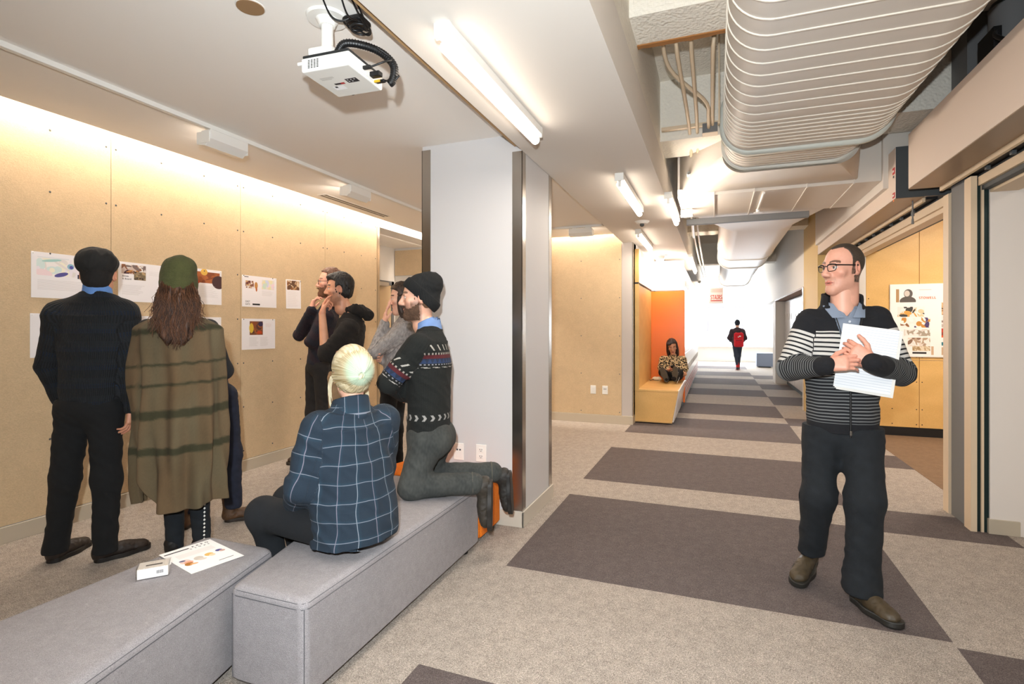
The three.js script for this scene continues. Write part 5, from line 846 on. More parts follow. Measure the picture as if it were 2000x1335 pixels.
// ---- person in olive beanie and long shawl
{
  const J = { pel: [-2.877, 0.95, -2.165], neck: [-2.858, 1.485, -2.15], head: [-2.85, 1.64, -2.14], shL: [-3.045, 1.40, -2.1], shR: [-2.735, 1.40, -2.235], elL: [-3.13, 1.16, -2.17], elR: [-2.73, 1.15, -2.33], wrL: [-3.05, 1.08, -2.35], wrR: [-2.86, 1.1, -2.42], hpL: [-2.94, 0.92, -2.14], hpR: [-2.81, 0.92, -2.195], knL: [-2.925, 0.5, -2.16], knR: [-2.80, 0.5, -2.22], anL: [-2.945, 0.1, -2.19], anR: [-2.80, 0.1, -2.25] };
  const R = nrm([0.91, 0, -0.42]), F = nrm([-0.42, 0, -0.91]), p = person('person in an olive beanie and long olive striped shawl seen from behind', [-2.87, 0, -2.17]);
  const hF = nrm([-0.75, 0, -0.66]), hm = lookFrame(J.head, hF, [0, 1, 0], 1.02), skin = SK.fair;
  const head = meshSDF(headSDF({ fem: 1 }), 0.0045, headCol({ skin })).applyMatrix4(hm);
  const hl = handGeo([-3.05, 1.08, -2.35], [0.8, 0.05, -0.5], [0, -0.5, 0.8], 1, [0, curl(0.4), curl(0.4), curl(0.4), curl(0.4)], skin), hr = handGeo([-2.86, 1.1, -2.42], [-0.9, 0.1, -0.1], [0, -0.4, 0.9], -1, [0, curl(0.4), curl(0.4), curl(0.4), curl(0.4)], skin);
  p.put('body', joinBody([coreBody(J, skin), head, hl, hr]), KM.skin);
  p.put('top', meshSDF(U(0.04, SW([[...J.pel, 0.15, 0.105], [...mix(J.pel, J.neck, 0.5), 0.15, 0.105], [...mix(J.pel, J.neck, 0.85), 0.15, 0.095], [...J.neck, 0.06, 0.06]], R, F), C(J.shL, J.elL, 0.056, 0.047), C(J.elL, J.wrL, 0.046, 0.036), C(J.shR, J.elR, 0.056, 0.047), C(J.elR, J.wrR, 0.046, 0.036)), 0.009, solid(24, 24, 27)), KM.cloth);
  const leg = U(0.05, E(J.pel, [0.15, 0.12, 0.11], R, [0, 1, 0], F), C(J.hpL, J.knL, 0.08, 0.058), C(J.knL, J.anL, 0.058, 0.043), C(J.hpR, J.knR, 0.08, 0.058), C(J.knR, J.anR, 0.058, 0.043));
  p.put('jeans', meshSDF(cut(warp(leg, 0.004, [14, 30, 14]), (x, y) => 0.12 - y), 0.008, solid(24, 30, 36, 0.25)), KM.denim);
  const tr = []; for (let y = 0.17; y < 0.45; y += 0.022) tr.push(new THREE.OctahedronGeometry(0.008).translate(-2.80 + 0.052 + (y - 0.1) * 0.02, y, -2.235 + 0.02)); p.put('side_trim', mergeAll(tr), M.plastic).userData.kind = 'stuff';
  p.shoe('boot', 'boot', [-2.935, 0, -2.14], [-0.3, 0, -0.95], [0, 1, 0], [24, 23, 22], [16, 15, 14], 0.92); p.shoe('boot', 'boot', [-2.79, 0, -2.2], [-0.25, 0, -0.96], [0, 1, 0], [24, 23, 22], [16, 15, 14], 0.92);
  // shawl: a draped sheet with folds, built with both faces
  const NU = 150, NV = 120, P = [], CC = [], UV = [], idx = []; const ol = lin([92, 78, 54]), dg = lin([44, 46, 26]), ru = lin([122, 88, 58]), gr = lin([104, 96, 74]);
  const pt = (u, v, off) => {   // u 0..1 from the left front edge round the back to the right edge
    const th = -1.95 + 3.75 * u; // angle from the back, minus is left
    const side = Math.sin(th), back = Math.cos(th);
    const yTop = 1.505 - 0.045 * side * side; let hem = 0.43 + 0.03 * Math.sin(u * 9) - 0.03 * side; if (u < 0.3) hem = 0.43 - 0.02 * Math.sin(u / 0.26 * 3.14); if (u > 0.27 && u < 0.47) hem = 0.43 + 0.2 * smooth(0.28, 0.315, u) * smooth(0.47, 0.33, u);
    const y = yTop + (hem - yTop) * v, q = clamp((1.5 - y) / 1.05, 0, 1);
    let w = 0.085 + 0.15 * smooth(0, 0.1, q) + 0.015 * q, d = 0.085 + 0.05 * smooth(0, 0.12, q) + 0.035 * smooth(0.3, 0.6, q);
    const fold = (0.005 + 0.02 * q) * Math.sin(th * 9 + 1.2 * Math.sin(y * 5)) + 0.012 * q * Math.sin(th * 17 + y * 3 + 1) + 0.006 * perlin.noise(th * 4, y * 9, 2);
    const elbow = th < -0.7 ? 0.035 * Math.exp(-Math.pow((y - 1.15) / 0.14, 2)) * smooth(-0.7, -1.3, th) : 0; const pinch = th < -0.75 ? -0.02 * smooth(0.4, 0.6, q) : 0;
    const k = 1 + 0; const lx = side * (w + fold + elbow + pinch + off), lz = -back * (d + fold + off);
    const cx = J.pel[0] + (J.neck[0] - J.pel[0]) * (1 - q), cz = J.pel[2] + (J.neck[2] - J.pel[2]) * (1 - q); return [cx + R[0] * lx + F[0] * lz, y, cz + R[2] * lx + F[2] * lz];
  };
  for (const off of [0, -0.004]) for (let j = 0; j <= NV; j++) for (let i = 0; i <= NU; i++) {
    const u = i / NU, v = j / NV, a = pt(u, v, off); P.push(...a); UV.push(u * 1.2, a[1]); const tilt = a[1] - 0.06 * u + 0.008 * perlin.noise(u * 20, v * 8, 1); let c = mix(ol, gr, 0.35 + 0.5 * perlin.noise(u * 5, v * 4, 3)); c = mix(c, ru, clamp(0.5 + 1.4 * perlin.noise(u * 12, v * 1.5, 7), 0, 1) * 0.35);
    for (const [y0, h] of [[1.17, 0.012], [0.90, 0.045], [0.70, 0.04], [1.36, 0.03], [1.06, 0.014]]) c = mix(c, dg, 0.85 * smooth(h * 0.5 + 0.006, h * 0.5 - 0.004, Math.abs(tilt - y0))); for (let k = 0; k < 3; k++) c = c.map(q => q * (1 + 0.06 * perlin.noise(u * 160, v * 200, k))); CC.push(...c);
  }
  const W = NU + 1, S = W * (NV + 1); for (let j = 0; j < NV; j++) for (let i = 0; i < NU; i++) { const a = j * W + i, b = a + 1, c = a + W, d = c + 1; idx.push(a, b, c, b, d, c, a + S, c + S, b + S, b + S, c + S, d + S); }
  const edge = (a, b) => idx.push(a, b, a + S, b, b + S, a + S); for (let i = 0; i < NU; i++) { edge(NV * W + i, NV * W + i + 1); edge(i + 1, i); } for (let j = 0; j < NV; j++) { edge(j * W, (j + 1) * W); edge((j + 1) * W + NU, j * W + NU); }
  const sg = new THREE.BufferGeometry(); sg.setAttribute('position', new THREE.Float32BufferAttribute(P, 3)); sg.setAttribute('color', new THREE.Float32BufferAttribute(CC, 3)); sg.setAttribute('uv', new THREE.Float32BufferAttribute(UV, 2)); sg.setIndex(idx); sg.computeVertexNormals();
  p.put('shawl', sg, vc({ roughness: 0.95, side: THREE.DoubleSide, bumpMap: twill, bumpScale: 0.001 }));
  // hair: a mass of wavy locks over the back
  const base = cut(warp(U(0.04, E([0, -0.04, -0.065], [0.092, 0.07, 0.06]), E([0, -0.1, -0.085], [0.1, 0.1, 0.05]), E([0.0, -0.18, -0.115], [0.1, 0.11, 0.045]), E([0.0, -0.25, -0.12], [0.075, 0.08, 0.035])), 0.016, [46, 7, 46], 4), (x, y) => y - 0.01); base.bb = [[-0.17, -0.42, -0.2], [0.17, 0.03, 0.0]];
  const br = lin([46, 27, 17]), lt = lin([104, 64, 36]); const hg = [meshSDF(base, 0.006, (x, y, z) => mix(br, lt, clamp(0.3 + perlin.noise(x * 60, y * 12, z * 60), 0, 1)))];
  const r = rng(12); for (let k = 0; k < 620; k++) { const a = (r() - 0.5) * 2, len = (0.2 + 0.17 * r()) * (1 - 0.3 * Math.abs(a)), out = Math.abs(a) > 0.75 ? 0.05 : 0, ph = r() * 6, jit = (r() - 0.5) * 0.05, jz = 0.012 * r(); const pts = []; for (let i = 0; i <= 7; i++) { const t = i / 7; pts.push([a * (0.075 + 0.035 * t - 0.03 * t * t) + out * 0.6 * t * t * Math.sign(a) + 0.014 * Math.sin(t * 12 + ph) * t + jit * t, 0.012 - len * t + 0.01 * Math.sin(t * 8 + ph), -0.075 - 0.075 * Math.sin(Math.min(1, t * 1.6) * 1.57) * (1 - 0.25 * Math.abs(a)) - jz - 0.01]); } const g = tube(pts, 0.0008 + 0.001 * r(), 14, 3), n = g.attributes.position.count, cl = new Float32Array(n * 3), tone = r(); for (let i = 0; i < n; i++) { const c = mix(br, lt, clamp(tone + 0.2 * Math.sin(i * 0.3), 0, 1)); cl.set(c, i * 3); } g.setAttribute('color', new THREE.BufferAttribute(cl, 3)); hg.push(g); }
  p.putLocal('hair', joinBody(hg), KM.hair, hm);
  const bn = U(0.03, E([0, 0.05, -0.015], [0.09, 0.1, 0.112]), E([-0.012, 0.105, -0.04], [0.076, 0.062, 0.085]), E([0, 0.0, -0.03], [0.084, 0.06, 0.1]));
  const cuff = (x, y, z) => { const d = Math.hypot(x / 0.087, (z + 0.017) / 0.108) * 0.095 - 0.095; return Math.max(Math.abs(d + 0.004) - 0.003, Math.abs(y + 0.012 + 0.1 * z) - 0.022) - 0.004; }; cuff.bb = [[-0.12, -0.06, -0.15], [0.12, 0.06, 0.12]];
  p.putLocal('beanie', meshSDF(U(0.012, cut(warp(bn, 0.008, [16, 9, 16], 6), (x, y, z) => -0.028 - y), cuff), 0.0045, solid(74, 76, 42, 0.15)), KM.fleece, hm);
}
// ---- person mostly hidden behind the shawl, in jeans and brown boots
{
  const J = { pel: [-3.44, 0.95, -2.78], neck: [-3.55, 1.45, -2.73], head: [-3.60, 1.585, -2.72], shL: [-3.655, 1.36, -2.66], shR: [-3.40, 1.37, -2.78], elL: [-3.74, 1.12, -2.74], elR: [-3.375, 1.10, -2.83], wrL: [-3.72, 1.1, -2.95], wrR: [-3.52, 1.08, -3.0], hpL: [-3.44, 0.92, -2.75], hpR: [-3.3, 0.92, -2.83], knL: [-3.48, 0.5, -2.7], knR: [-3.27, 0.5, -2.86], anL: [-3.48, 0.12, -2.66], anR: [-3.265, 0.13, -2.87] };
  const R = nrm([0.9, 0, -0.43]), F = nrm([-0.43, 0, -0.9]), p = person('person in dark jacket, jeans and brown boots half hidden by the shawl', [-3.38, 0, -2.77]), skin = SK.fair, hm = lookFrame(J.head, [-0.8, 0, -0.6]);
  p.put('body', joinBody([coreBody(J, skin), meshSDF(headSDF(), 0.006, headCol({ skin })).applyMatrix4(hm), handGeo(J.wrL, [0, -1, 0], [1, 0, 0], 1, [0, curl(0.4), curl(0.4), curl(0.4), curl(0.4)], skin), handGeo(J.wrR, [0, -1, 0], [-1, 0, 0], -1, [0, curl(0.4), curl(0.4), curl(0.4), curl(0.4)], skin)]), KM.skin);
  p.putLocal('hair', meshSDF(hairCap(0.01, 0.004), 0.006, solid(60, 42, 30, 0.3, 80)), KM.hair, hm);
  p.put('jacket', meshSDF(cut(U(0.05, SW([[...J.pel, 0.16, 0.12], [...mix(J.pel, J.neck, 0.55), 0.175, 0.12], [...mix(J.pel, J.neck, 0.85), 0.16, 0.1], [...J.neck, 0.065, 0.065]], R, F), C(J.shL, J.elL, 0.066, 0.052), C(J.elL, J.wrL, 0.05, 0.04), C(J.shR, J.elR, 0.066, 0.052), C(J.elR, J.wrR, 0.05, 0.04)), (x, y) => 0.86 - y), 0.009, solid(24, 26, 34)), KM.cloth);
  p.put('jeans', meshSDF(cut(warp(U(0.05, E(J.pel, [0.155, 0.12, 0.115], R, [0, 1, 0], F), C(J.hpL, J.knL, 0.082, 0.064), C(J.knL, J.anL, 0.062, 0.055), C(J.hpR, J.knR, 0.082, 0.064), C(J.knR, J.anR, 0.062, 0.058)), 0.005, [14, 26, 14]), (x, y) => 0.105 - y), 0.009, solid(28, 34, 52, 0.3)), KM.denim);
  p.shoe('boot', 'boot', [-3.46, 0, -2.6], [-0.35, 0, -0.93], [0, 1, 0], [84, 58, 36], [40, 30, 22], 1.0); p.shoe('boot', 'boot', [-3.33, 0, -2.84], [0.62, 0, -0.78], [0, 1, 0], [84, 58, 36], [40, 30, 22], 1.0);
}
// ---- bearded man with round glasses by the wall
{
  const J = { pel: [-3.83, 1.03, -4.42], neck: [-3.735, 1.655, -4.455], head: [-3.70, 1.868, -4.42], shL: [-3.67, 1.52, -4.33], shR: [-3.93, 1.53, -4.52], elL: [-3.78, 1.27, -4.23], wrL: [-3.89, 1.28, -4.36], elR: [-4.045, 1.33, -4.36], wrR: [-3.80, 1.59, -4.26], hpL: [-3.755, 0.99, -4.37], hpR: [-3.93, 0.98, -4.46], knL: [-3.73, 0.54, -4.37], knR: [-3.95, 0.54, -4.46], anL: [-3.77, 0.12, -4.40], anR: [-3.93, 0.12, -4.44] };
  const F = nrm([-0.86, 0, 0.42]), R = nrm([-0.42, 0, -0.86]).map(v => -v).map((v, i) => i === 1 ? 0 : v), p = person('bearded man with round glasses and dark sweater, hand at his mouth', [-3.84, 0, -4.42]), skin = SK.rosy;
  const hm = lookFrame(J.head, nrm([-0.74, -0.02, 0.67]), [0, 1, 0], 1.16), hl = hairline(0.5);
  const head = meshSDF(headSDF(), 0.0038, headCol({ skin, brow: [96, 62, 40], beard: { col: [112, 70, 44], k: 0.95 } })).applyMatrix4(hm);
  const hand = handGeo([-3.80, 1.59, -4.26], [0.02, 0.93, -0.35], [0.75, 0.05, -0.6], -1, [0, curl(0.5, 0.5, 0.3), curl(0.45, 0.6, 0.3), curl(0.6), curl(0.7)], skin, { s: 1.12 }), hand2 = handGeo([-3.89, 1.28, -4.36], [-0.3, 0.1, -0.9], [0, 0.3, -1], 1, [0, curl(0.4), curl(0.4), curl(0.4), curl(0.4)], skin, { s: 1.1 });
  p.put('body', joinBody([coreBody(J, skin), head, hand, hand2]), KM.skin);
  p.putLocal('hair', meshSDF(hairCap(0.009, 0.005, 0.5), 0.0045, solid(92, 58, 38, 0.35, 80)), KM.hair, hm);
  p.putLocal('beard', meshSDF(beardShell(0.01, -0.048), 0.004, solid(104, 66, 42, 0.35, 90)), KM.hair, hm);
  const gl = p.putLocal('glasses', mergeAll([new THREE.TorusGeometry(0.0225, 0.0022, 8, 28).translate(0.031, 0.005, 0.097), new THREE.TorusGeometry(0.0225, 0.0022, 8, 28).translate(-0.031, 0.005, 0.097), tube([[-0.009, 0.01, 0.098], [0, 0.014, 0.1], [0.009, 0.01, 0.098]], 0.002, 10, 6), rod([0.053, 0.01, 0.096], [0.082, 0.01, -0.005], 0.002), rod([-0.053, 0.01, 0.096], [-0.082, 0.01, -0.005], 0.002)]), std({ color: rgb(70, 42, 26), roughness: 0.35 }), hm);
  p.putLocal('lens', mergeAll([0.031, -0.031].map(x => new THREE.CylinderGeometry(0.0215, 0.0215, 0.001, 24).rotateX(Math.PI / 2).translate(x, 0.005, 0.097))), M.glass, hm, gl);
  const sw = U(0.05, SW([[...J.pel, 0.165, 0.125], [...mix(J.pel, J.neck, 0.3), 0.165, 0.13], [...mix(J.pel, J.neck, 0.65), 0.185, 0.13], [...mix(J.pel, J.neck, 0.85), 0.165, 0.105], [...J.neck, 0.068, 0.068]], R, F), U(0.02, C(J.shL, J.elL, 0.072, 0.06), C(J.elL, J.wrL, 0.056, 0.042)), U(0.02, C(J.shR, J.elR, 0.072, 0.06), C(J.elR, J.wrR, 0.056, 0.042)));
  const a1 = lin([28, 27, 36]), a2 = lin([46, 28, 34]); p.put('sweater', meshSDF(cut(warp(sw, 0.007, [10, 15, 10]), (x, y, z) => Math.max(0.985 - y, y - 1.66)), 0.0075, (x, y, z) => mix(a1, a2, clamp(0.5 + 0.9 * Math.sin(y * 42 + 3 * Math.sin(x * 20)), 0, 1) * 0.6), clothUV(J, R, F, { w: 0.15 })), KM.knit);
  p.put('trousers', meshSDF(cut(warp(U(0.05, E(J.pel, [0.165, 0.13, 0.125], R, [0, 1, 0], F), C(J.hpL, J.knL, 0.094, 0.075), C(J.knL, [J.anL[0], 0.09, J.anL[2]], 0.073, 0.066), C(J.hpR, J.knR, 0.094, 0.075), C(J.knR, [J.anR[0], 0.09, J.anR[2]], 0.073, 0.066)), 0.007, [7, 11, 7]), (x, y) => Math.max(0.09 - y, y - 1.06)), 0.009, solid(33, 29, 27, 0.25)), KM.cloth);
  p.shoe('boot', 'boot', [-3.88, 0, -4.46], [-0.75, 0, 0.55], [0, 1, 0], [56, 40, 28], [40, 34, 26], 1.08); p.shoe('boot', 'boot', [-3.72, 0, -4.43], [-0.8, 0, 0.5], [0, 1, 0], [56, 40, 28], [40, 34, 26], 1.08);
}
// ---- man in dark hooded sweatshirt, in profile
{
  const J = { pel: [-3.27, 0.96, -4.09], neck: [-3.185, 1.54, -4.12], head: [-3.30, 1.768, -4.067], shL: [-3.10, 1.40, -3.97], shR: [-3.25, 1.40, -4.27], elL: [-3.295, 1.165, -3.875], wrL: [-3.365, 1.535, -3.915], elR: [-3.45, 1.16, -4.14], wrR: [-3.24, 1.15, -3.93], hpL: [-3.255, 0.92, -4.0], hpR: [-3.30, 0.92, -4.17], knL: [-3.27, 0.5, -4.0], knR: [-3.33, 0.5, -4.18], anL: [-3.25, 0.1, -4.0], anR: [-3.31, 0.1, -4.2] };
  const F = nrm([-0.95, 0, 0.31]), R = nrm([0.31, 0, 0.95]).map(v => -v), p = person('dark-haired man in a black hooded sweatshirt, fingers at his lips', [-3.28, 0, -4.09]), skin = SK.tan;
  const hm = lookFrame(J.head, nrm([-0.80, -0.05, 0.60]), [0.05, 1, 0], 1.14);
  const head = meshSDF(headSDF(), 0.0036, headCol({ skin, brow: [26, 18, 14], beard: { col: [70, 52, 42], k: 0.5 } })).applyMatrix4(hm);
  const hand = handGeo([-3.365, 1.535, -3.915], [-0.1, 0.9, -0.42], [0.8, -0.1, -0.45], 1, [0, curl(0.25, 0.35, 0.3), curl(0.9, 1.2, 0.7), curl(1.1, 1.3, 0.8), curl(1.2, 1.3, 0.8)], skin, { s: 1.1, thumb: [0.3, 0.9, 0.4] });
  const hand2 = handGeo([-3.26, 1.155, -3.92], [0.93, 0.08, 0.3], [0.1, -0.1, -1], -1, [0, curl(0.35), curl(0.4), curl(0.45), curl(0.5)], skin, { s: 1.08 });
  const fa = meshSDF(U(0.02, C(mix(J.elL, J.wrL, 0.02), J.wrL, 0.047, 0.03)), 0.006, solid(...skin, 0.06));
  p.put('body', joinBody([coreBody(J, skin), head, hand, hand2, fa]), KM.skin);
  const hr = U(0.02, hairCap(0.013, 0.006, 0), E([0, 0.1, 0.055], [0.055, 0.028, 0.04])); hr.bb = [[-0.12, -0.13, -0.16], [0.12, 0.17, 0.13]];
  p.putLocal('hair', meshSDF(hr, 0.004, solid(24, 20, 18, 0.4, 90)), KM.hair, hm);
  p.putLocal('ear_plug', new THREE.SphereGeometry(0.007, 10, 8).translate(0.08, -0.036, -0.006), M.black, hm);
  const wrS = mix(J.elL, J.wrL, 0.1), sw = U(0.05, SW([[...J.pel, 0.165, 0.13], [...mix(J.pel, J.neck, 0.35), 0.165, 0.135], [...mix(J.pel, J.neck, 0.68), 0.185, 0.135], [...mix(J.pel, J.neck, 0.87), 0.165, 0.11], [...J.neck, 0.075, 0.075]], R, F), U(0.03, C(J.shL, J.elL, 0.083, 0.066), C(J.elL, wrS, 0.062, 0.056)), U(0.02, C(J.shR, J.elR, 0.078, 0.06), C(J.elR, J.wrR, 0.058, 0.044)));
  p.put('hooded_sweatshirt', meshSDF(cut(warp(sw, 0.009, [9, 14, 9], 8), (x, y) => 0.84 - y), 0.007, solid(29, 25, 22, 0.2)), KM.fleece);
  const nb = J.neck, bk = mul(F, -1); const hood = warp(U(0.03, C(add(nb, add(mul(F, 0.05), [0, 0.03, 0.0])), add(nb, add(mul(bk, 0.05), add(mul(R, 0.07), [0, 0.04, 0]))), 0.03, 0.04), C(add(nb, add(mul(F, 0.05), [0, 0.03, 0.0])), add(nb, add(mul(bk, 0.05), add(mul(R, -0.07), [0, 0.04, 0]))), 0.03, 0.04), C(add(nb, add(mul(bk, 0.05), add(mul(R, 0.07), [0, 0.04, 0]))), add(nb, add(mul(bk, 0.14), [0, -0.01, 0])), 0.042, 0.05), C(add(nb, add(mul(bk, 0.05), add(mul(R, -0.07), [0, 0.04, 0]))), add(nb, add(mul(bk, 0.14), [0, -0.01, 0])), 0.042, 0.05)), 0.012, [22, 22, 22], 2);
  p.put('hood', meshSDF(hood, 0.006, solid(29, 25, 22, 0.2)), KM.fleece);
  p.put('trousers', meshSDF(cut(warp(U(0.05, E(J.pel, [0.16, 0.13, 0.12], R, [0, 1, 0], F), C(J.hpL, J.knL, 0.09, 0.07), C(J.knL, J.anL, 0.07, 0.06), C(J.hpR, J.knR, 0.09, 0.07), C(J.knR, J.anR, 0.07, 0.06)), 0.006, [12, 22, 12]), (x, y) => 0.07 - y), 0.01, solid(150, 122, 92, 0.15)), KM.cloth);
  p.shoe('shoe', 'shoe', [-3.2, 0, -4.01], [-0.95, 0, 0.2], [0, 1, 0], [44, 36, 30], [24, 20, 18], 1.05); p.shoe('shoe', 'shoe', [-3.26, 0, -4.22], [-0.95, 0, 0.2], [0, 1, 0], [44, 36, 30], [24, 20, 18], 1.05);
}
// ---- woman in grey sweater with a hand over her face
{
  const J = { pel: [-2.60, 0.94, -3.93], neck: [-2.49, 1.50, -3.965], head: [-2.535, 1.655, -3.95], shL: [-2.46, 1.39, -3.87], shR: [-2.53, 1.39, -4.1], elL: [-2.675, 1.20, -3.745], wrL: [-2.655, 1.445, -3.86], elR: [-2.72, 1.16, -4.1], wrR: [-2.68, 1.13, -3.86], hpL: [-2.60, 0.91, -3.86], hpR: [-2.61, 0.91, -4.0], knL: [-2.63, 0.5, -3.85], knR: [-2.65, 0.5, -4.02], anL: [-2.6, 0.1, -3.85], anR: [-2.63, 0.1, -4.04] };
  const F = nrm([-0.97, 0, 0.25]), R = nrm([-0.25, 0, -0.97]), p = person('brown-haired woman in a grey knitted sweater covering her face with one hand', [-2.61, 0, -3.94]), skin = SK.fair;
  const hm = lookFrame(J.head, nrm([-0.85, -0.12, 0.5]), [0, 1, 0], 1.05);
  const head = meshSDF(headSDF({ fem: 1 }), 0.004, headCol({ skin, brow: [60, 40, 28] })).applyMatrix4(hm);
  const hand = handGeo([-2.655, 1.445, -3.86], [0.1, 0.98, -0.05], [0.75, 0.1, -0.6], 1, [0, curl(0.15, 0.2, 0.2), curl(0.15, 0.2, 0.2), curl(0.2), curl(0.25)], skin, { s: 1.02 }), hand2 = handGeo([-2.68, 1.13, -3.86], [0.1, 0.3, 0.9], [0.9, 0, 0], -1, [0, curl(0.4), curl(0.4), curl(0.4), curl(0.4)], skin);
  p.put('body', joinBody([coreBody(J, skin), head, hand, hand2]), KM.skin);
  const hf = warp(U(0.02, hairCap(0.014, 0.004), E([0.06, -0.07, -0.01], [0.028, 0.12, 0.055]), E([-0.06, -0.07, -0.01], [0.028, 0.12, 0.055]), E([0, -0.08, -0.06], [0.07, 0.13, 0.045])), 0.006, [50, 8, 50]); hf.bb = [[-0.13, -0.24, -0.16], [0.13, 0.18, 0.13]];
  const br = lin([44, 32, 25]), lt = lin([78, 58, 46]); p.putLocal('hair', meshSDF(hf, 0.005, (x, y, z) => mix(br, lt, clamp(0.35 + perlin.noise(x * 80, y * 9, z * 80), 0, 1))), KM.hair, hm);
  const sw = U(0.045, SW([[...add(J.pel, [0, -0.02, 0]), 0.15, 0.12], [...mix(J.pel, J.neck, 0.3), 0.14, 0.115], [...mix(J.pel, J.neck, 0.66), 0.15, 0.13], [...mix(J.pel, J.neck, 0.86), 0.14, 0.1], [...J.neck, 0.062, 0.062]], R, F), U(0.02, C(J.shL, J.elL, 0.07, 0.056), C(J.elL, J.wrL, 0.054, 0.04)), U(0.02, C(J.shR, J.elR, 0.066, 0.054), C(J.elR, J.wrR, 0.052, 0.04)));
  const g1 = lin([158, 152, 148]), g2 = lin([128, 122, 120]); p.put('sweater', meshSDF(cut(warp(sw, 0.007, [10, 15, 10], 4), (x, y) => 0.935 - y), 0.0065, (x, y, z) => mix(g1, g2, clamp(0.5 + 1.2 * perlin.noise(x * 70, y * 30, z * 70), 0, 1)), clothUV(J, R, F, { w: 0.12 })), KM.knit);
  p.put('trousers', meshSDF(cut(warp(U(0.05, E(J.pel, [0.15, 0.13, 0.115], R, [0, 1, 0], F), C(J.hpL, J.knL, 0.08, 0.06), C(J.knL, J.anL, 0.06, 0.045), C(J.hpR, J.knR, 0.08, 0.06), C(J.knR, J.anR, 0.06, 0.045)), 0.005, [12, 22, 12]), (x, y) => 0.07 - y), 0.01, solid(20, 20, 22)), KM.cloth);
  p.shoe('shoe', 'shoe', [-2.55, 0, -3.86], [-0.95, 0, 0.2], [0, 1, 0], [30, 28, 28], [20, 18, 18], 0.9); p.shoe('shoe', 'shoe', [-2.58, 0, -4.05], [-0.95, 0, 0.2], [0, 1, 0], [30, 28, 28], [20, 18, 18], 0.9);
}
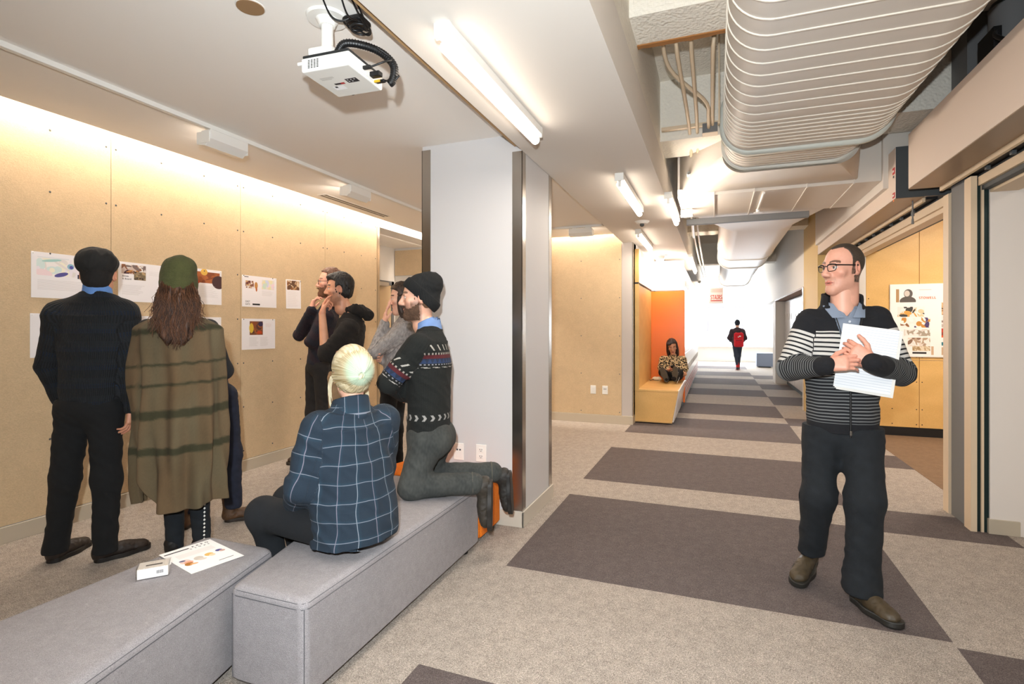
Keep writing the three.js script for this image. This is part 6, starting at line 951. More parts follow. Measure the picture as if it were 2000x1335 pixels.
// ---- man in black beanie and patterned sweater kneeling on the bench
{
  const J = { pel: [-1.63, 0.78, -2.83], neck: [-1.64, 1.415, -2.86], head: [-1.708, 1.585, -2.847], shL: [-1.625, 1.30, -2.705], shR: [-1.69, 1.32, -3.0], elL: [-1.775, 1.085, -2.62], wrL: [-1.80, 0.99, -2.82], elR: [-1.83, 1.1, -3.05], wrR: [-1.84, 1.02, -2.85], hpL: [-1.60, 0.72, -2.755], hpR: [-1.625, 0.71, -2.92], knL: [-1.655, 0.482, -2.68], knR: [-1.70, 0.482, -2.92], anL: [-1.335, 0.487, -2.85], anR: [-1.33, 0.485, -3.125] };
  const F = nrm([-0.95, 0, 0.3]), R = nrm([-0.3, 0, -0.95]), p = person('man in a black beanie and patterned dark sweater kneeling on the bench', [-1.60, 0.405, -2.84]), skin = SK.fair;
  const hm = lookFrame(J.head, nrm([-0.86, -0.04, 0.5]), [0.02, 1, 0], 1.05);
  const head = meshSDF(headSDF(), 0.003, headCol({ skin, lip: [176, 96, 88], brow: [86, 62, 44], beard: { col: [84, 60, 46], k: 0.75 } })).applyMatrix4(hm);
  const hl = handGeo(J.wrL, [-0.2, 0.15, -0.95], [-0.9, 0, 0.2], 1, [0, curl(0.4), curl(0.4), curl(0.4), curl(0.4)], skin), hr = handGeo(J.wrR, [-0.2, 0.2, 0.95], [0.9, 0, 0.1], -1, [0, curl(0.4), curl(0.4), curl(0.4), curl(0.4)], skin);
  p.put('body', joinBody([coreBody(J, skin), head, hl, hr]), KM.skin);
  p.putLocal('hair', meshSDF(cut(hairCap(0.007, 0.004), (x, y, z) => Math.max(y - 0.03, -0.06 - y)), 0.004, solid(104, 74, 50, 0.3, 90)), KM.hair, hm);
  p.putLocal('beard', meshSDF(beardShell(0.0032, -0.06), 0.003, solid(86, 62, 46, 0.4, 110)), KM.matte, hm);
  const bn = U(0.03, E([0, 0.058, -0.02], [0.088, 0.086, 0.106]), E([0, 0.085, -0.075], [0.076, 0.07, 0.07]), E([0, -0.015, -0.045], [0.079, 0.075, 0.078])); const tl = (x, y, z) => y - 0.035 - 0.75 * (z - 0.03);
  const cf = cut(U(0.03, E([0, 0.055, -0.018], [0.094, 0.09, 0.112]), E([0, -0.015, -0.045], [0.085, 0.082, 0.084])), (x, y, z) => Math.abs((y - 0.035 - 0.95 * z) * 0.72) - 0.03); cf.bb = [[-0.13, -0.12, -0.18], [0.13, 0.18, 0.14]];
  const body2 = cut(warp(bn, 0.005, [20, 20, 20], 2), (x, y, z) => (0.015 + 0.95 * z - y) * 0.72); body2.bb = cf.bb;
  p.putLocal('beanie', meshSDF(U(0.008, body2, cf), 0.0036, solid(17, 19, 20, 0.12)), std({ vertexColors: true, roughness: 0.95, bumpMap: ribBump, bumpScale: 0.0015 }), hm);
  const torso = SW([[...add(J.pel, [0, -0.0, 0]), 0.16, 0.13], [...mix(J.pel, J.neck, 0.3), 0.162, 0.13], [...mix(J.pel, J.neck, 0.62), 0.18, 0.135], [...mix(J.pel, J.neck, 0.84), 0.165, 0.11], [...mix(J.pel, J.neck, 0.95), 0.095, 0.08], [...J.neck, 0.068, 0.07]], R, F);
  const sw = cut(warp(U(0.05, torso, U(0.02, C(J.shL, J.elL, 0.076, 0.064), C(J.elL, J.wrL, 0.06, 0.045)), U(0.02, C(J.shR, J.elR, 0.074, 0.06), C(J.elR, J.wrR, 0.056, 0.045))), 0.006, [10, 15, 10], 7), (x, y, z) => Math.max(0.775 - y, y - 1.452 + 0.3 * ((x - J.neck[0]) * F[0] + (z - J.neck[2]) * F[2])));
  // fair-isle bands: v runs from the hem (0) to the shoulder on the trunk, sleeves start at 0.8
  const fair = dataTex(256, 1024, (x, y) => {
    const v = y / 1024 * 1.6, u = x / 256; let c = [23, 26, 24]; const tri = (n) => Math.abs(((u * n) % 1) * 2 - 1); const bandAt = (v0, flip) => { const t = flip ? v0 - v : v - v0; // rising from the lower edge
      if (t > 0 && t < 0.012) { if (((u * 4 + (t > 0.006 ? 0.25 : 0)) % 1) < 0.55 && t > 0.003 && t < 0.009) c = [176, 172, 166]; } else if (t > 0.016 && t < 0.03) { if (((u * 12) % 1) < 0.45 && t > 0.02 && t < 0.026) c = [150, 150, 160]; } else if (t > 0.03 && t < 0.058) c = tri(8) > (t - 0.03) / 0.03 ? [40, 58, 92] : [34, 44, 66]; else if (t > 0.058 && t < 0.08) c = [84, 28, 34]; else if (t > 0.08 && t < 0.092) { if (((u * 12) % 1) < 0.45) c = [168, 160, 150]; } else if (t > 0.105 && t < 0.14) { const q = ((u * 5 + (t - 0.105) * 14) % 1); if (q < 0.22) c = [184, 180, 172]; } };
    if (v < 0.065) { const rib = Math.cos(u * 6.283 * 24); c = [21 + 9 * rib, 24 + 9 * rib, 23 + 9 * rib]; } else if (v > 0.08 && v < 0.115) { const q = ((u * 5 + Math.abs(v - 0.0975) * 16) % 1); if (q < 0.36) c = [158, 156, 152]; }
    if (v < 0.8) bandAt(0.385, false); else bandAt(1.055, true);
    const n = 0.8 + 0.4 * ((x * 7 + y * 13) % 5) / 5; return c.map(q => q * n);
  }, true, [1 / 0.26, 1 / 1.6]);
  const uv = clothUV(J, R, F, { w: 0.135 }, 0.8);
  p.put('sweater', meshSDF(sw, 0.0055, () => [1, 1, 1], uv), std({ vertexColors: true, map: fair, roughness: 0.95, bumpMap: ribBump, bumpScale: 0.0014 }));
  p.put('shirt_collar', meshSDF(cut(C(add(J.neck, [0, -0.03, 0]), add(J.neck, [-0.008, 0.045, 0.002]), 0.078, 0.07), (x, y, z) => { const d = (x - J.neck[0]) * F[0] + (z - J.neck[2]) * F[2]; return Math.max(y - J.neck[1] - 0.045 + 0.45 * d, 0.062 - Math.hypot(x - J.neck[0], z - J.neck[2]) - (y < J.neck[1] - 0.01 ? 1 : 0)); }), 0.004, solid(122, 152, 202)), KM.cloth);
  const jeans = U(0.045, E([J.pel[0], 0.76, J.pel[2]], [0.158, 0.13, 0.13], R, [0, 1, 0], F), E(add([J.pel[0], 0.74, J.pel[2]], add(mul(F, -0.07), mul(R, -0.06))), [0.085, 0.1, 0.09]), E(add([J.pel[0], 0.74, J.pel[2]], add(mul(F, -0.07), mul(R, 0.06))), [0.085, 0.1, 0.09]), C(J.hpL, J.knL, 0.098, 0.08), C(J.hpR, J.knR, 0.098, 0.08));
  const shin = (k, a) => C(k, a, 0.074, 0.062);
  const d1 = lin([52, 55, 54]), d2 = lin([84, 86, 82]); const jf = cut(warp(U(0.03, jeans, shin(J.knL, J.anL), shin(J.knR, J.anR)), 0.006, [9, 12, 9], 5), (x, y) => Math.max(0.411 - y, y - 0.835)); p.put('jeans', meshSDF(jf, 0.006, (x, y, z, nx, ny) => mix(d1, d2, clamp(0.3 + 0.4 * perlin.noise(x * 9, y * 9, z * 9) + 0.35 * perlin.noise(x * 90, y * 40, z * 90), 0, 1))), KM.denim);
  p.put('jeans_cuff', mergeAll([new THREE.TorusGeometry(0.062, 0.0035, 8, 32).applyQuaternion(new THREE.Quaternion().setFromUnitVectors(new THREE.Vector3(0, 0, 1), V(nrm(sub(J.anL, J.knL))))).translate(...mix(J.knL, J.anL, 0.97)), new THREE.TorusGeometry(0.062, 0.0035, 8, 32).applyQuaternion(new THREE.Quaternion().setFromUnitVectors(new THREE.Vector3(0, 0, 1), V(nrm(sub(J.anR, J.knR))))).translate(...mix(J.knR, J.anR, 0.97))]), std({ color: rgb(92, 90, 80), roughness: 0.9 })).userData.kind = 'stuff';
  // shoes hang past the bench end, toes down, soles away from the bench
  p.shoe('boot', 'boot', [-1.235, 0.515, -2.895], [-0.03, -1, -0.05], [-0.93, 0.04, 0.33], [52, 46, 38], [40, 36, 32], 1.08); p.shoe('boot', 'boot', [-1.225, 0.50, -3.165], [0.02, -1, -0.1], [-0.96, 0.0, 0.2], [40, 36, 32], [30, 28, 26], 1.0);
}
// ---- woman with pale hair in a plaid shirt sitting on the bench
{
  const J = { pel: [-1.56, 0.545, -2.0], neck: [-1.545, 1.05, -1.985], head: [-1.545, 1.19, -1.99], shL: [-1.615, 0.965, -1.85], shR: [-1.475, 0.965, -2.14], elL: [-1.665, 0.72, -1.80], wrL: [-1.80, 0.61, -1.915], elR: [-1.53, 0.72, -2.2], wrR: [-1.78, 0.63, -2.13], hpL: [-1.62, 0.52, -1.93], hpR: [-1.62, 0.52, -2.08], knL: [-2.02, 0.515, -1.945], knR: [-2.04, 0.52, -2.13], anL: [-1.975, 0.11, -2.02], anR: [-1.99, 0.1, -2.2] };
  const F = nrm([-0.88, 0, -0.42]), R = nrm([0.42, 0, -0.88]), p = person('woman with platinum hair in a bun and a navy plaid shirt sitting on the bench', [-1.75, 0, -2.0]), skin = SK.fair;
  const hF = nrm([-0.8, -0.05, -0.58]), hm = lookFrame(J.head, hF, [0, 1, 0], 0.97);
  const head = meshSDF(headSDF({ fem: 1 }), 0.0036, headCol({ skin, brow: [150, 120, 90] })).applyMatrix4(hm);
  const hl = handGeo(J.wrL, [-0.8, -0.25, -0.5], [0.1, -1, 0], 1, [0, curl(0.4), curl(0.4), curl(0.4), curl(0.4)], skin, { s: 0.95 }), hr = handGeo(J.wrR, [-0.7, -0.2, 0.6], [0, -1, 0], -1, [0, curl(0.4), curl(0.4), curl(0.4), curl(0.4)], skin, { s: 0.95 });
  p.put('body', joinBody([coreBody(J, skin), head, hl, hr]), KM.skin);
  const hb = U(0.02, hairCap(0.012, 0.003), E([0.0, -0.005, -0.1], [0.05, 0.05, 0.03])); hb.bb = [[-0.12, -0.13, -0.17], [0.12, 0.17, 0.13]];
  const h1 = lin([214, 202, 170]), h2 = lin([160, 138, 94]), teal = lin([168, 214, 196]); const hcol = (x, y, z) => { const dx = x + 0.005, dy = y + 0.002, a = Math.atan2(dy, dx); let c = mix(h1, h2, clamp(0.25 + 0.9 * perlin.noise(a * 14, Math.hypot(dx, dy) * 12, 3) + smooth(-0.01, -0.08, y) * 0.35, 0, 1)); return mix(c, teal, 0.55 * smooth(0.055, 0.015, Math.hypot(dx, dy)) * (z < -0.05 ? 1 : 0)); };
  const hg = [meshSDF(hb, 0.0036, hcol)], r = rng(31);
  for (let k = 0; k < 220; k++) { const a = k / 220 * 6.283, rr = 0.09 + 0.012 * r(), pts = []; for (let i = 0; i <= 6; i++) { const t = i / 6, ra = rr * (1 - t) + 0.014 * t; const x = Math.cos(a) * ra, y = Math.sin(a) * ra * 1.05 + 0.012 * (1 - t), q = clamp(1 - (x / 0.093) ** 2 - ((y - 0.03) / 0.108) ** 2, 0, 1); pts.push([x - 0.003, y, -0.02 - 0.113 * Math.sqrt(q) - 0.006 * Math.sin(t * 3.1) - 0.018 * t]); } const g = tube(pts, 0.0016 + 0.001 * r(), 12, 4), n = g.attributes.position.count, cl = new Float32Array(n * 3), tone = r(); for (let i = 0; i < n; i++) { const z = g.attributes.position.getZ(i); let c = mix(h1, h2, clamp(tone * 0.9 + (Math.sin(a) < -0.3 ? 0.25 : 0), 0, 1)); c = mix(c, teal, 0.5 * smooth(-0.1, -0.13, z)); cl.set(c, i * 3); } g.setAttribute('color', new THREE.BufferAttribute(cl, 3)); hg.push(g); }
  for (let k = 0; k < 46; k++) { const sd = k % 3 === 0 ? -1 : 1, pts = []; const l = 0.08 + 0.07 * r(), x0 = sd * (0.068 + 0.014 * r()), z0 = 0.035 + 0.04 * r(); for (let i = 0; i <= 5; i++) { const t = i / 5; pts.push([x0 + sd * 0.012 * Math.sin(t * 2.5), -0.005 - l * t, z0 + 0.012 * t * (r() - 0.3)]); } const g = tube(pts, 0.0011, 10, 4), n = g.attributes.position.count, cl = new Float32Array(n * 3); for (let i = 0; i < n; i++) cl.set(h1, i * 3); g.setAttribute('color', new THREE.BufferAttribute(cl, 3)); hg.push(g); }
  { const tk = new THREE.TorusKnotGeometry(0.017, 0.0095, 64, 8, 2, 3).scale(0.8, 1.25, 0.7).translate(-0.004, 0.01, -0.132), n = tk.attributes.position.count, cl = new Float32Array(n * 3); for (let i = 0; i < n; i++) cl.set(mix(h1, teal, 0.3 + 0.3 * Math.sin(i * 0.02)), i * 3); tk.setAttribute('color', new THREE.BufferAttribute(cl, 3)); hg.push(tk); }
  p.putLocal('hair', joinBody(hg), KM.hair, hm);
  const plaid = dataTex(512, 512, (x, y) => { const u = x / 512 * 0.16, v = y / 512 * 0.16; const n = ((x * 31 + y * 17) % 11) / 11 * 7 + ((x * 7 + y * 3) % 5); let c = [23 + n, 38 + n, 52 + n]; const soft = (t, w) => Math.max(0, 1 - Math.abs(t) / w); for (const q of [0.02, 0.1]) { const s = 0.25 * soft(u - q - 0.014, 0.012) + 0.25 * soft(v - q - 0.014, 0.012); c = c.map((k, i) => k + s * [14, 40, 44][i]); } for (const q of [0.03, 0.11]) { if (Math.abs(u - q) < 0.0013) c = q > 0.1 ? [128, 136, 146] : [120, 116, 130]; if (Math.abs(v - q) < 0.0013) c = [118, 124, 136]; } return c; }, true, [1 / 0.16, 1 / 0.16]);
  const torso = SW([[...add(J.pel, [0.03, -0.09, 0]), 0.2, 0.165], [...add(J.pel, [0.02, 0.06, 0]), 0.195, 0.16], [...mix(J.pel, J.neck, 0.5), 0.19, 0.145], [...mix(J.pel, J.neck, 0.8), 0.17, 0.115], [...mix(J.pel, J.neck, 0.92), 0.125, 0.09], [...J.neck, 0.085, 0.075], [...add(J.neck, [0, 0.03, 0]), 0.075, 0.07]], R, F);
  const sw = cut(warp(U(0.05, torso, U(0.03, C(J.shL, J.elL, 0.074, 0.066), C(J.elL, J.wrL, 0.062, 0.05)), U(0.03, C(J.shR, J.elR, 0.074, 0.066), C(J.elR, J.wrR, 0.062, 0.05))), 0.008, [11, 13, 11], 11), (x, y, z) => Math.max(0.413 - y + 0.0 * x, y - 1.095));
  const uv = clothUV(J, R, F, { w: 0.165 }); p.put('plaid_shirt', meshSDF(sw, 0.0055, () => [1, 1, 1], (x, y, z) => { const t = uv(x, y, z), n = 0.012 * perlin.noise(x * 9, y * 9, z * 9); return [t[0] + n, t[1] + n * 0.8]; }), std({ vertexColors: true, map: plaid, roughness: 0.92, bumpMap: twill, bumpScale: 0.0008 }));
  const col = cut(U(0.01, C(add(J.neck, [0, -0.03, 0]), add(J.neck, [0.003, 0.05, 0]), 0.094, 0.074)), (x, y, z) => { const q = Math.hypot(x - J.neck[0], z - J.neck[2]); return Math.max(y - J.neck[1] - 0.036 + 0.3 * ((x - J.neck[0]) * F[0] + (z - J.neck[2]) * F[2]), 0.056 - q - (y < J.neck[1] + 0.02 ? 1 : 0)); });
  p.put('shirt_collar', meshSDF(col, 0.004, () => [1, 1, 1], (x, y, z) => [x - z + 0.04, y * 0.4 + 0.02]), std({ vertexColors: true, map: plaid, roughness: 0.92 }));
  const leg = U(0.05, E([J.pel[0], 0.53, J.pel[2]], [0.175, 0.11, 0.15], R, [0, 1, 0], F), C(J.hpL, J.knL, 0.098, 0.074), C(J.knL, J.anL, 0.07, 0.048), C(J.hpR, J.knR, 0.098, 0.074), C(J.knR, J.anR, 0.07, 0.048));
  p.put('leggings', meshSDF(cut(leg, (x, y, z) => Math.max(0.1 - y, x > -1.83 + (z + 2) * 0.2 ? 0.411 - y : -1)), 0.007, solid(19, 23, 28, 0.15)), KM.cloth);
  p.shoe('shoe', 'shoe', [-1.935, 0, -2.02], [-0.98, 0, -0.1], [0, 1, 0], [28, 26, 28], [20, 18, 18], 0.9); p.shoe('shoe', 'shoe', [-1.95, 0, -2.2], [-0.98, 0, -0.1], [0, 1, 0], [28, 26, 28], [20, 18, 18], 0.9);
}
// ---- man walking towards the camera in a striped zip cardigan
{
  const J = { pel: [0.632, 0.90, -3.30], neck: [0.63, 1.525, -3.30], head: [0.628, 1.715, -3.275], shR: [0.478, 1.435, -3.285], shL: [0.792, 1.445, -3.33], elR: [0.375, 1.185, -3.24], wrR: [0.508, 1.215, -3.02], elL: [0.885, 1.175, -3.27], wrL: [0.70, 1.235, -3.01], hpR: [0.54, 0.865, -3.31], hpL: [0.722, 0.87, -3.29], knR: [0.51, 0.51, -3.25], knL: [0.708, 0.52, -3.17], anR: [0.497, 0.16, -3.44], anL: [0.69, 0.10, -3.165] };
  const F = nrm([0.1, 0, 0.99]), R = nrm([0.99, 0, -0.1]), p = person('man in glasses and a striped zip cardigan walking with papers in his arm', [0.62, 0, -3.25]), skin = SK.rosy;
  const hm = lookFrame(J.head, nrm([-0.83, -0.03, 0.56]), [0.0, 1, 0], 1.06), hr = hairline(1.0);
  const region = (x, y, z) => Math.min(Math.max(z - 0.012 - 0.25 * Math.max(0, y - 0.06) + (y > 0.09 ? -0.05 * (y - 0.09) * 10 : 0), -0.03 - y, 0.04 - Math.abs(x)), Math.max(z + 0.0, -0.07 - y), Math.max(z - 0.07, 0.1 - y + 0.15 * Math.abs(x), Math.abs(x) - 0.06));
  const head = meshSDF(headSDF(), 0.0028, headCol({ skin, lip: [196, 112, 98], brow: [76, 54, 38], iris: [70, 66, 60], beard: { col: [156, 118, 96], k: 0.28 }, shave: [70, 56, 44], hairRegion: region })).applyMatrix4(hm);
  // hands: left clasps the papers against the chest, right fingers meet it
  const hl = handGeo([0.70, 1.237, -3.015], [-0.72, 0.55, -0.08], [-0.2, 0.1, -0.97], 1, [0, curl(0.55, 0.75, 0.5), curl(0.6, 0.8, 0.5), curl(0.65, 0.8, 0.5), curl(0.7, 0.8, 0.5)], skin, { s: 1.08, thumb: [0.75, 0.75, 0.1], thumb2: [0.35, 0.95, 0.05] });
  const hd = handGeo([0.505, 1.215, -3.015], [0.93, 0.2, 0.25], [-0.1, -0.35, -0.9], -1, [0, curl(0.35, 0.45, 0.3), curl(0.4, 0.5, 0.3), curl(0.45, 0.5, 0.3), curl(0.5, 0.6, 0.4)], skin, { s: 1.08 });
  p.put('body', joinBody([coreBody(J, skin), head, hl, hd, meshSDF(C(add(J.neck, [0, -0.03, 0.02]), add(J.head, [0, -0.1, 0.0]), 0.06, 0.055), 0.006, solid(...skin, 0.05))]), KM.skin);
  const stub = cut(E([0, 0.038, -0.0125], [0.0762, 0.0915, 0.0975]), (x, y, z) => region(x, y, z) + 0.003 * perlin.noise(x * 160, y * 160, z * 160)); stub.bb = [[-0.09, -0.07, -0.12], [0.09, 0.14, 0.1]];
  p.putLocal('hair', meshSDF(stub, 0.003, solid(62, 50, 40, 0.5, 160)), KM.hair, hm);
  const gm = std({ color: rgb(20, 18, 18), roughness: 0.3 }); const rim = (s) => { const q = []; for (const [x, y, z] of [[0.012, 0.016, 0.1], [0.03, 0.02, 0.1], [0.05, 0.018, 0.094], [0.055, 0.008, 0.091], [0.05, -0.008, 0.093], [0.03, -0.012, 0.098], [0.014, -0.008, 0.1]]) q.push([s * x, y, z]); return tube(q, 0.0019, 40, 6, true); };
  const gl = p.putLocal('glasses', mergeAll([rim(1), rim(-1), tube([[-0.055, 0.019, 0.092], [-0.03, 0.0225, 0.1], [-0.012, 0.018, 0.101]], 0.0032, 16, 6), tube([[0.055, 0.019, 0.092], [0.03, 0.0225, 0.1], [0.012, 0.018, 0.101]], 0.0032, 16, 6), tube([[-0.012, 0.012, 0.1], [0, 0.015, 0.103], [0.012, 0.012, 0.1]], 0.0022, 10, 6), rod([0.055, 0.017, 0.092], [0.083, 0.012, -0.012], 0.003), rod([-0.055, 0.017, 0.092], [-0.083, 0.012, -0.012], 0.003)]), gm, hm);
  p.putLocal('lens', mergeAll([1, -1].map(s => new THREE.BoxGeometry(0.038, 0.026, 0.0008).rotateY(s * 0.18).translate(s * 0.033, 0.004, 0.0975))), M.glass, hm, gl);
  const prof = [[...add(J.pel, [0, -0.05, 0]), 0.168, 0.122], [...add(J.pel, [0, 0.04, 0]), 0.172, 0.128], [...mix(J.pel, J.neck, 0.4), 0.175, 0.128], [...mix(J.pel, J.neck, 0.68), 0.188, 0.13], [...mix(J.pel, J.neck, 0.86), 0.165, 0.108], [...mix(J.pel, J.neck, 0.96), 0.1, 0.085], [...add(J.neck, [0, 0.01, 0]), 0.075, 0.078]];
  const shirtS = SW(prof.map(q => [q[0], q[1], q[2], q[3] - 0.012, q[4] - 0.012]), R, F);
  const fc = (x, y, z) => [(x - J.neck[0]) * R[0] + (z - J.neck[2]) * R[2], (x - J.neck[0]) * F[0] + (z - J.neck[2]) * F[2]];
  p.put('shirt', meshSDF(cut(warp(shirtS, 0.004, [12, 12, 12]), (x, y, z) => { const [a, b] = fc(x, y, z); return Math.max(0.95 - y, y - 1.535, b > 0.03 ? (y - 1.46) - Math.abs(a) * 1.6 : -1); }), 0.0065, solid(132, 142, 158, 0.08)), KM.cloth);
  // shirt collar points
  const collarPt = (s) => { const g = new THREE.BufferGeometry(); const P3 = [[s * 0.075, 1.545, 0.0], [s * 0.06, 1.53, 0.065], [s * 0.02, 1.455, 0.105], [s * 0.075, 1.455, 0.105], [s * 0.1, 1.52, 0.03]].map(([a, y, b]) => [J.neck[0] + R[0] * a + F[0] * b, y, J.neck[2] + R[2] * a + F[2] * b]); const q = P3.map(v => add(v, mul(F, -0.005))); const all = [...P3, ...q].flat(); g.setAttribute('position', new THREE.Float32BufferAttribute(all, 3)); const f = [[0, 1, 4], [1, 3, 4], [1, 2, 3]].flatMap(t => [...t, ...[t[0] + 5, t[2] + 5, t[1] + 5]]); for (let i = 0; i < 5; i++) { const j = (i + 1) % 5; f.push(i, i + 5, j, j, i + 5, j + 5); } g.setIndex(f); g.computeVertexNormals(); g.setAttribute('uv', new THREE.Float32BufferAttribute(new Float32Array(20), 2)); return g; };
  for (const s of [-1, 1]) p.put('collar_point', collarPt(s), std({ color: rgb(126, 138, 156), roughness: 0.9, side: THREE.DoubleSide }));
  for (const y of [1.435, 1.36, 1.285]) p.put('button', new THREE.CylinderGeometry(0.006, 0.006, 0.004, 12).rotateX(Math.PI / 2).translate(J.neck[0] + 0.012, y, J.neck[2] + 0.118 + (1.44 - y) * 0.04), std({ color: rgb(190, 196, 204), roughness: 0.4 }));
  // cardigan with a V opening
  let card = U(0.05, SW(prof, R, F), U(0.02, C(J.shL, J.elL, 0.074, 0.066), C(J.elL, J.wrL, 0.066, 0.046)), U(0.02, C(J.shR, J.elR, 0.074, 0.066), C(J.elR, J.wrR, 0.066, 0.046)));
  const ring = (x, y, z) => { const [a, b] = fc(x, y, z), r = Math.hypot(a, b * 1.02 + 0.004); return Math.max(Math.abs(r - 0.092 + (y - 1.53) * 0.1) - 0.009, Math.abs(y - 1.535 + b * 0.25) - 0.045); }; ring.bb = [[0.4, 1.45, -3.5], [0.85, 1.62, -3.1]];
  card = U(0.02, card, ring);
  card = cut(warp(card, 0.006, [10, 14, 10], 13), (x, y, z) => { const [a, b] = fc(x, y, z); const vw = clamp((y - 1.20) / 0.33, 0, 1) * 0.078; const v = b > 0.0 && b < 0.16 && y > 1.20 ? (vw - Math.abs(a)) : -1; return Math.max(v, 0.83 - y, (y > 1.49 && Math.hypot(a, b) < 0.078) ? 0.01 : -1); });
  const stripes = dataTex(8, 2048, (x, y) => { const v = y / 2048 * 1.6; const wt = [206, 202, 196], bk = [20, 21, 26], gy = [112, 114, 114]; if (v < 0.75) { // trunk, from the hips up
      const t = v - 0.1; const q = v - 0.08 + 0; if (v < 0.055) return bk; if (v < 0.30) return ((v * 1000 % 17) < 7) ? gy : bk; if (v < 0.535) return ((v * 1000 % 24) < 15.5) ? wt : bk; return bk; }
    const s = v - 0.8; if (s < 0.07) return bk; if (s < 0.26) return ((s * 1000 % 24) < 15.5) ? wt : bk; if (s < 0.50) return ((s * 1000 % 15) < 6) ? gy : bk; return bk; }, true, [1, 1 / 1.6]);
  const uv = clothUV(J, R, F, { w: 0.15, front: true }, 0.8); p.put('cardigan', meshSDF(card, 0.0048, () => [1, 1, 1], (x, y, z) => { const t = uv(x, y, z); return [t[0], t[2] ? t[1] : t[1] + 0.05 + 0.004 * perlin.noise(x * 12, y * 5, z * 12)]; }), std({ vertexColors: true, map: stripes, roughness: 0.93, bumpMap: twill, bumpScale: 0.0008 }));
  { const zp = (y, s) => { const vw = clamp((y - 1.20) / 0.33, 0, 1) * 0.078; return [J.neck[0] + R[0] * s * vw + F[0] * 0.127, y, J.neck[2] + R[2] * s * vw + F[2] * (0.127 - smooth(1.38, 1.54, y) * 0.045)]; };
    for (const s of [-1, 1]) p.put('zip_tape', tube([1.2, 1.27, 1.34, 1.41, 1.455].map(y => zp(y, s)), 0.0026, 40, 6), M.black); p.put('zip', tube([0.84, 0.95, 1.1, 1.2].map(y => [J.neck[0] + F[0] * 0.133, y, J.neck[2] + F[2] * 0.133]), 0.005, 30, 6), M.black); p.put('zip_pull', rb(J.neck[0] + 0.008, J.neck[0] + 0.018, 0.85, 0.875, J.neck[2] + 0.137, J.neck[2] + 0.143, 0.002, 1), M.steel); }
  const leg = U(0.05, E([J.pel[0], 0.84, J.pel[2]], [0.158, 0.11, 0.114], R, [0, 1, 0], F), C(J.hpR, J.knR, 0.098, 0.08), C(J.knR, [0.50, 0.16, -3.40], 0.078, 0.07), C(J.hpL, J.knL, 0.1, 0.082), C(J.knL, [0.69, 0.10, -3.165], 0.08, 0.078), C([0.69, 0.12, -3.16], [0.69, 0.075, -3.14], 0.078, 0.085));
  p.put('jeans', meshSDF(cut(warp(leg, 0.008, [7, 10, 7], 15), (x, y, z) => Math.max(x > 0.6 ? 0.065 - y : 0.12 - y - (z + 3.3) * 0.25, y - 0.88)), 0.0065, solid(21, 26, 31, 0.3)), KM.denim);
  p.shoe('shoe', 'shoe', [0.52, 0.075, -3.485], [-0.42, -0.22, 0.88], [0, 1, 0.25], [72, 60, 42], [42, 40, 36], 1.04); p.shoe('shoe', 'shoe', [0.66, 0.0, -3.215], [0.42, 0.02, 0.9], [0, 1, 0], [72, 60, 42], [42, 40, 36], 1.06);
  // sheaf of lined paper under the arm
  const W = group('paper_sheaf', 'sheaf of lined white paper held against the walking man', 'papers', [0.705, 1.25, -3.135]); W.rotation.set(-0.06, 0.05, -0.15);
  const lined = canvasTex(220, 290, (g, w, h) => { g.fillStyle = '#eceff2'; g.fillRect(0, 0, w, h); g.fillStyle = '#c3cbd6'; for (let i = 1; i < 24; i++) g.fillRect(0, i * 12, w, 1.5); });
  for (let k = 0; k < 3; k++) { const s = part('sheet', rb(-0.125 + k * 0.008, 0.125 + k * 0.008, -0.165 - k * 0.006, 0.16, -0.004 - k * 0.004, -0.001 - k * 0.004, 0.001, 1), M.plastic, W); if (!k) part('ruled_lines', quadPlane(0.248, 0.322), std({ map: lined, roughness: 0.85 }), s, [0, -0.0025, -0.0006]); }
}
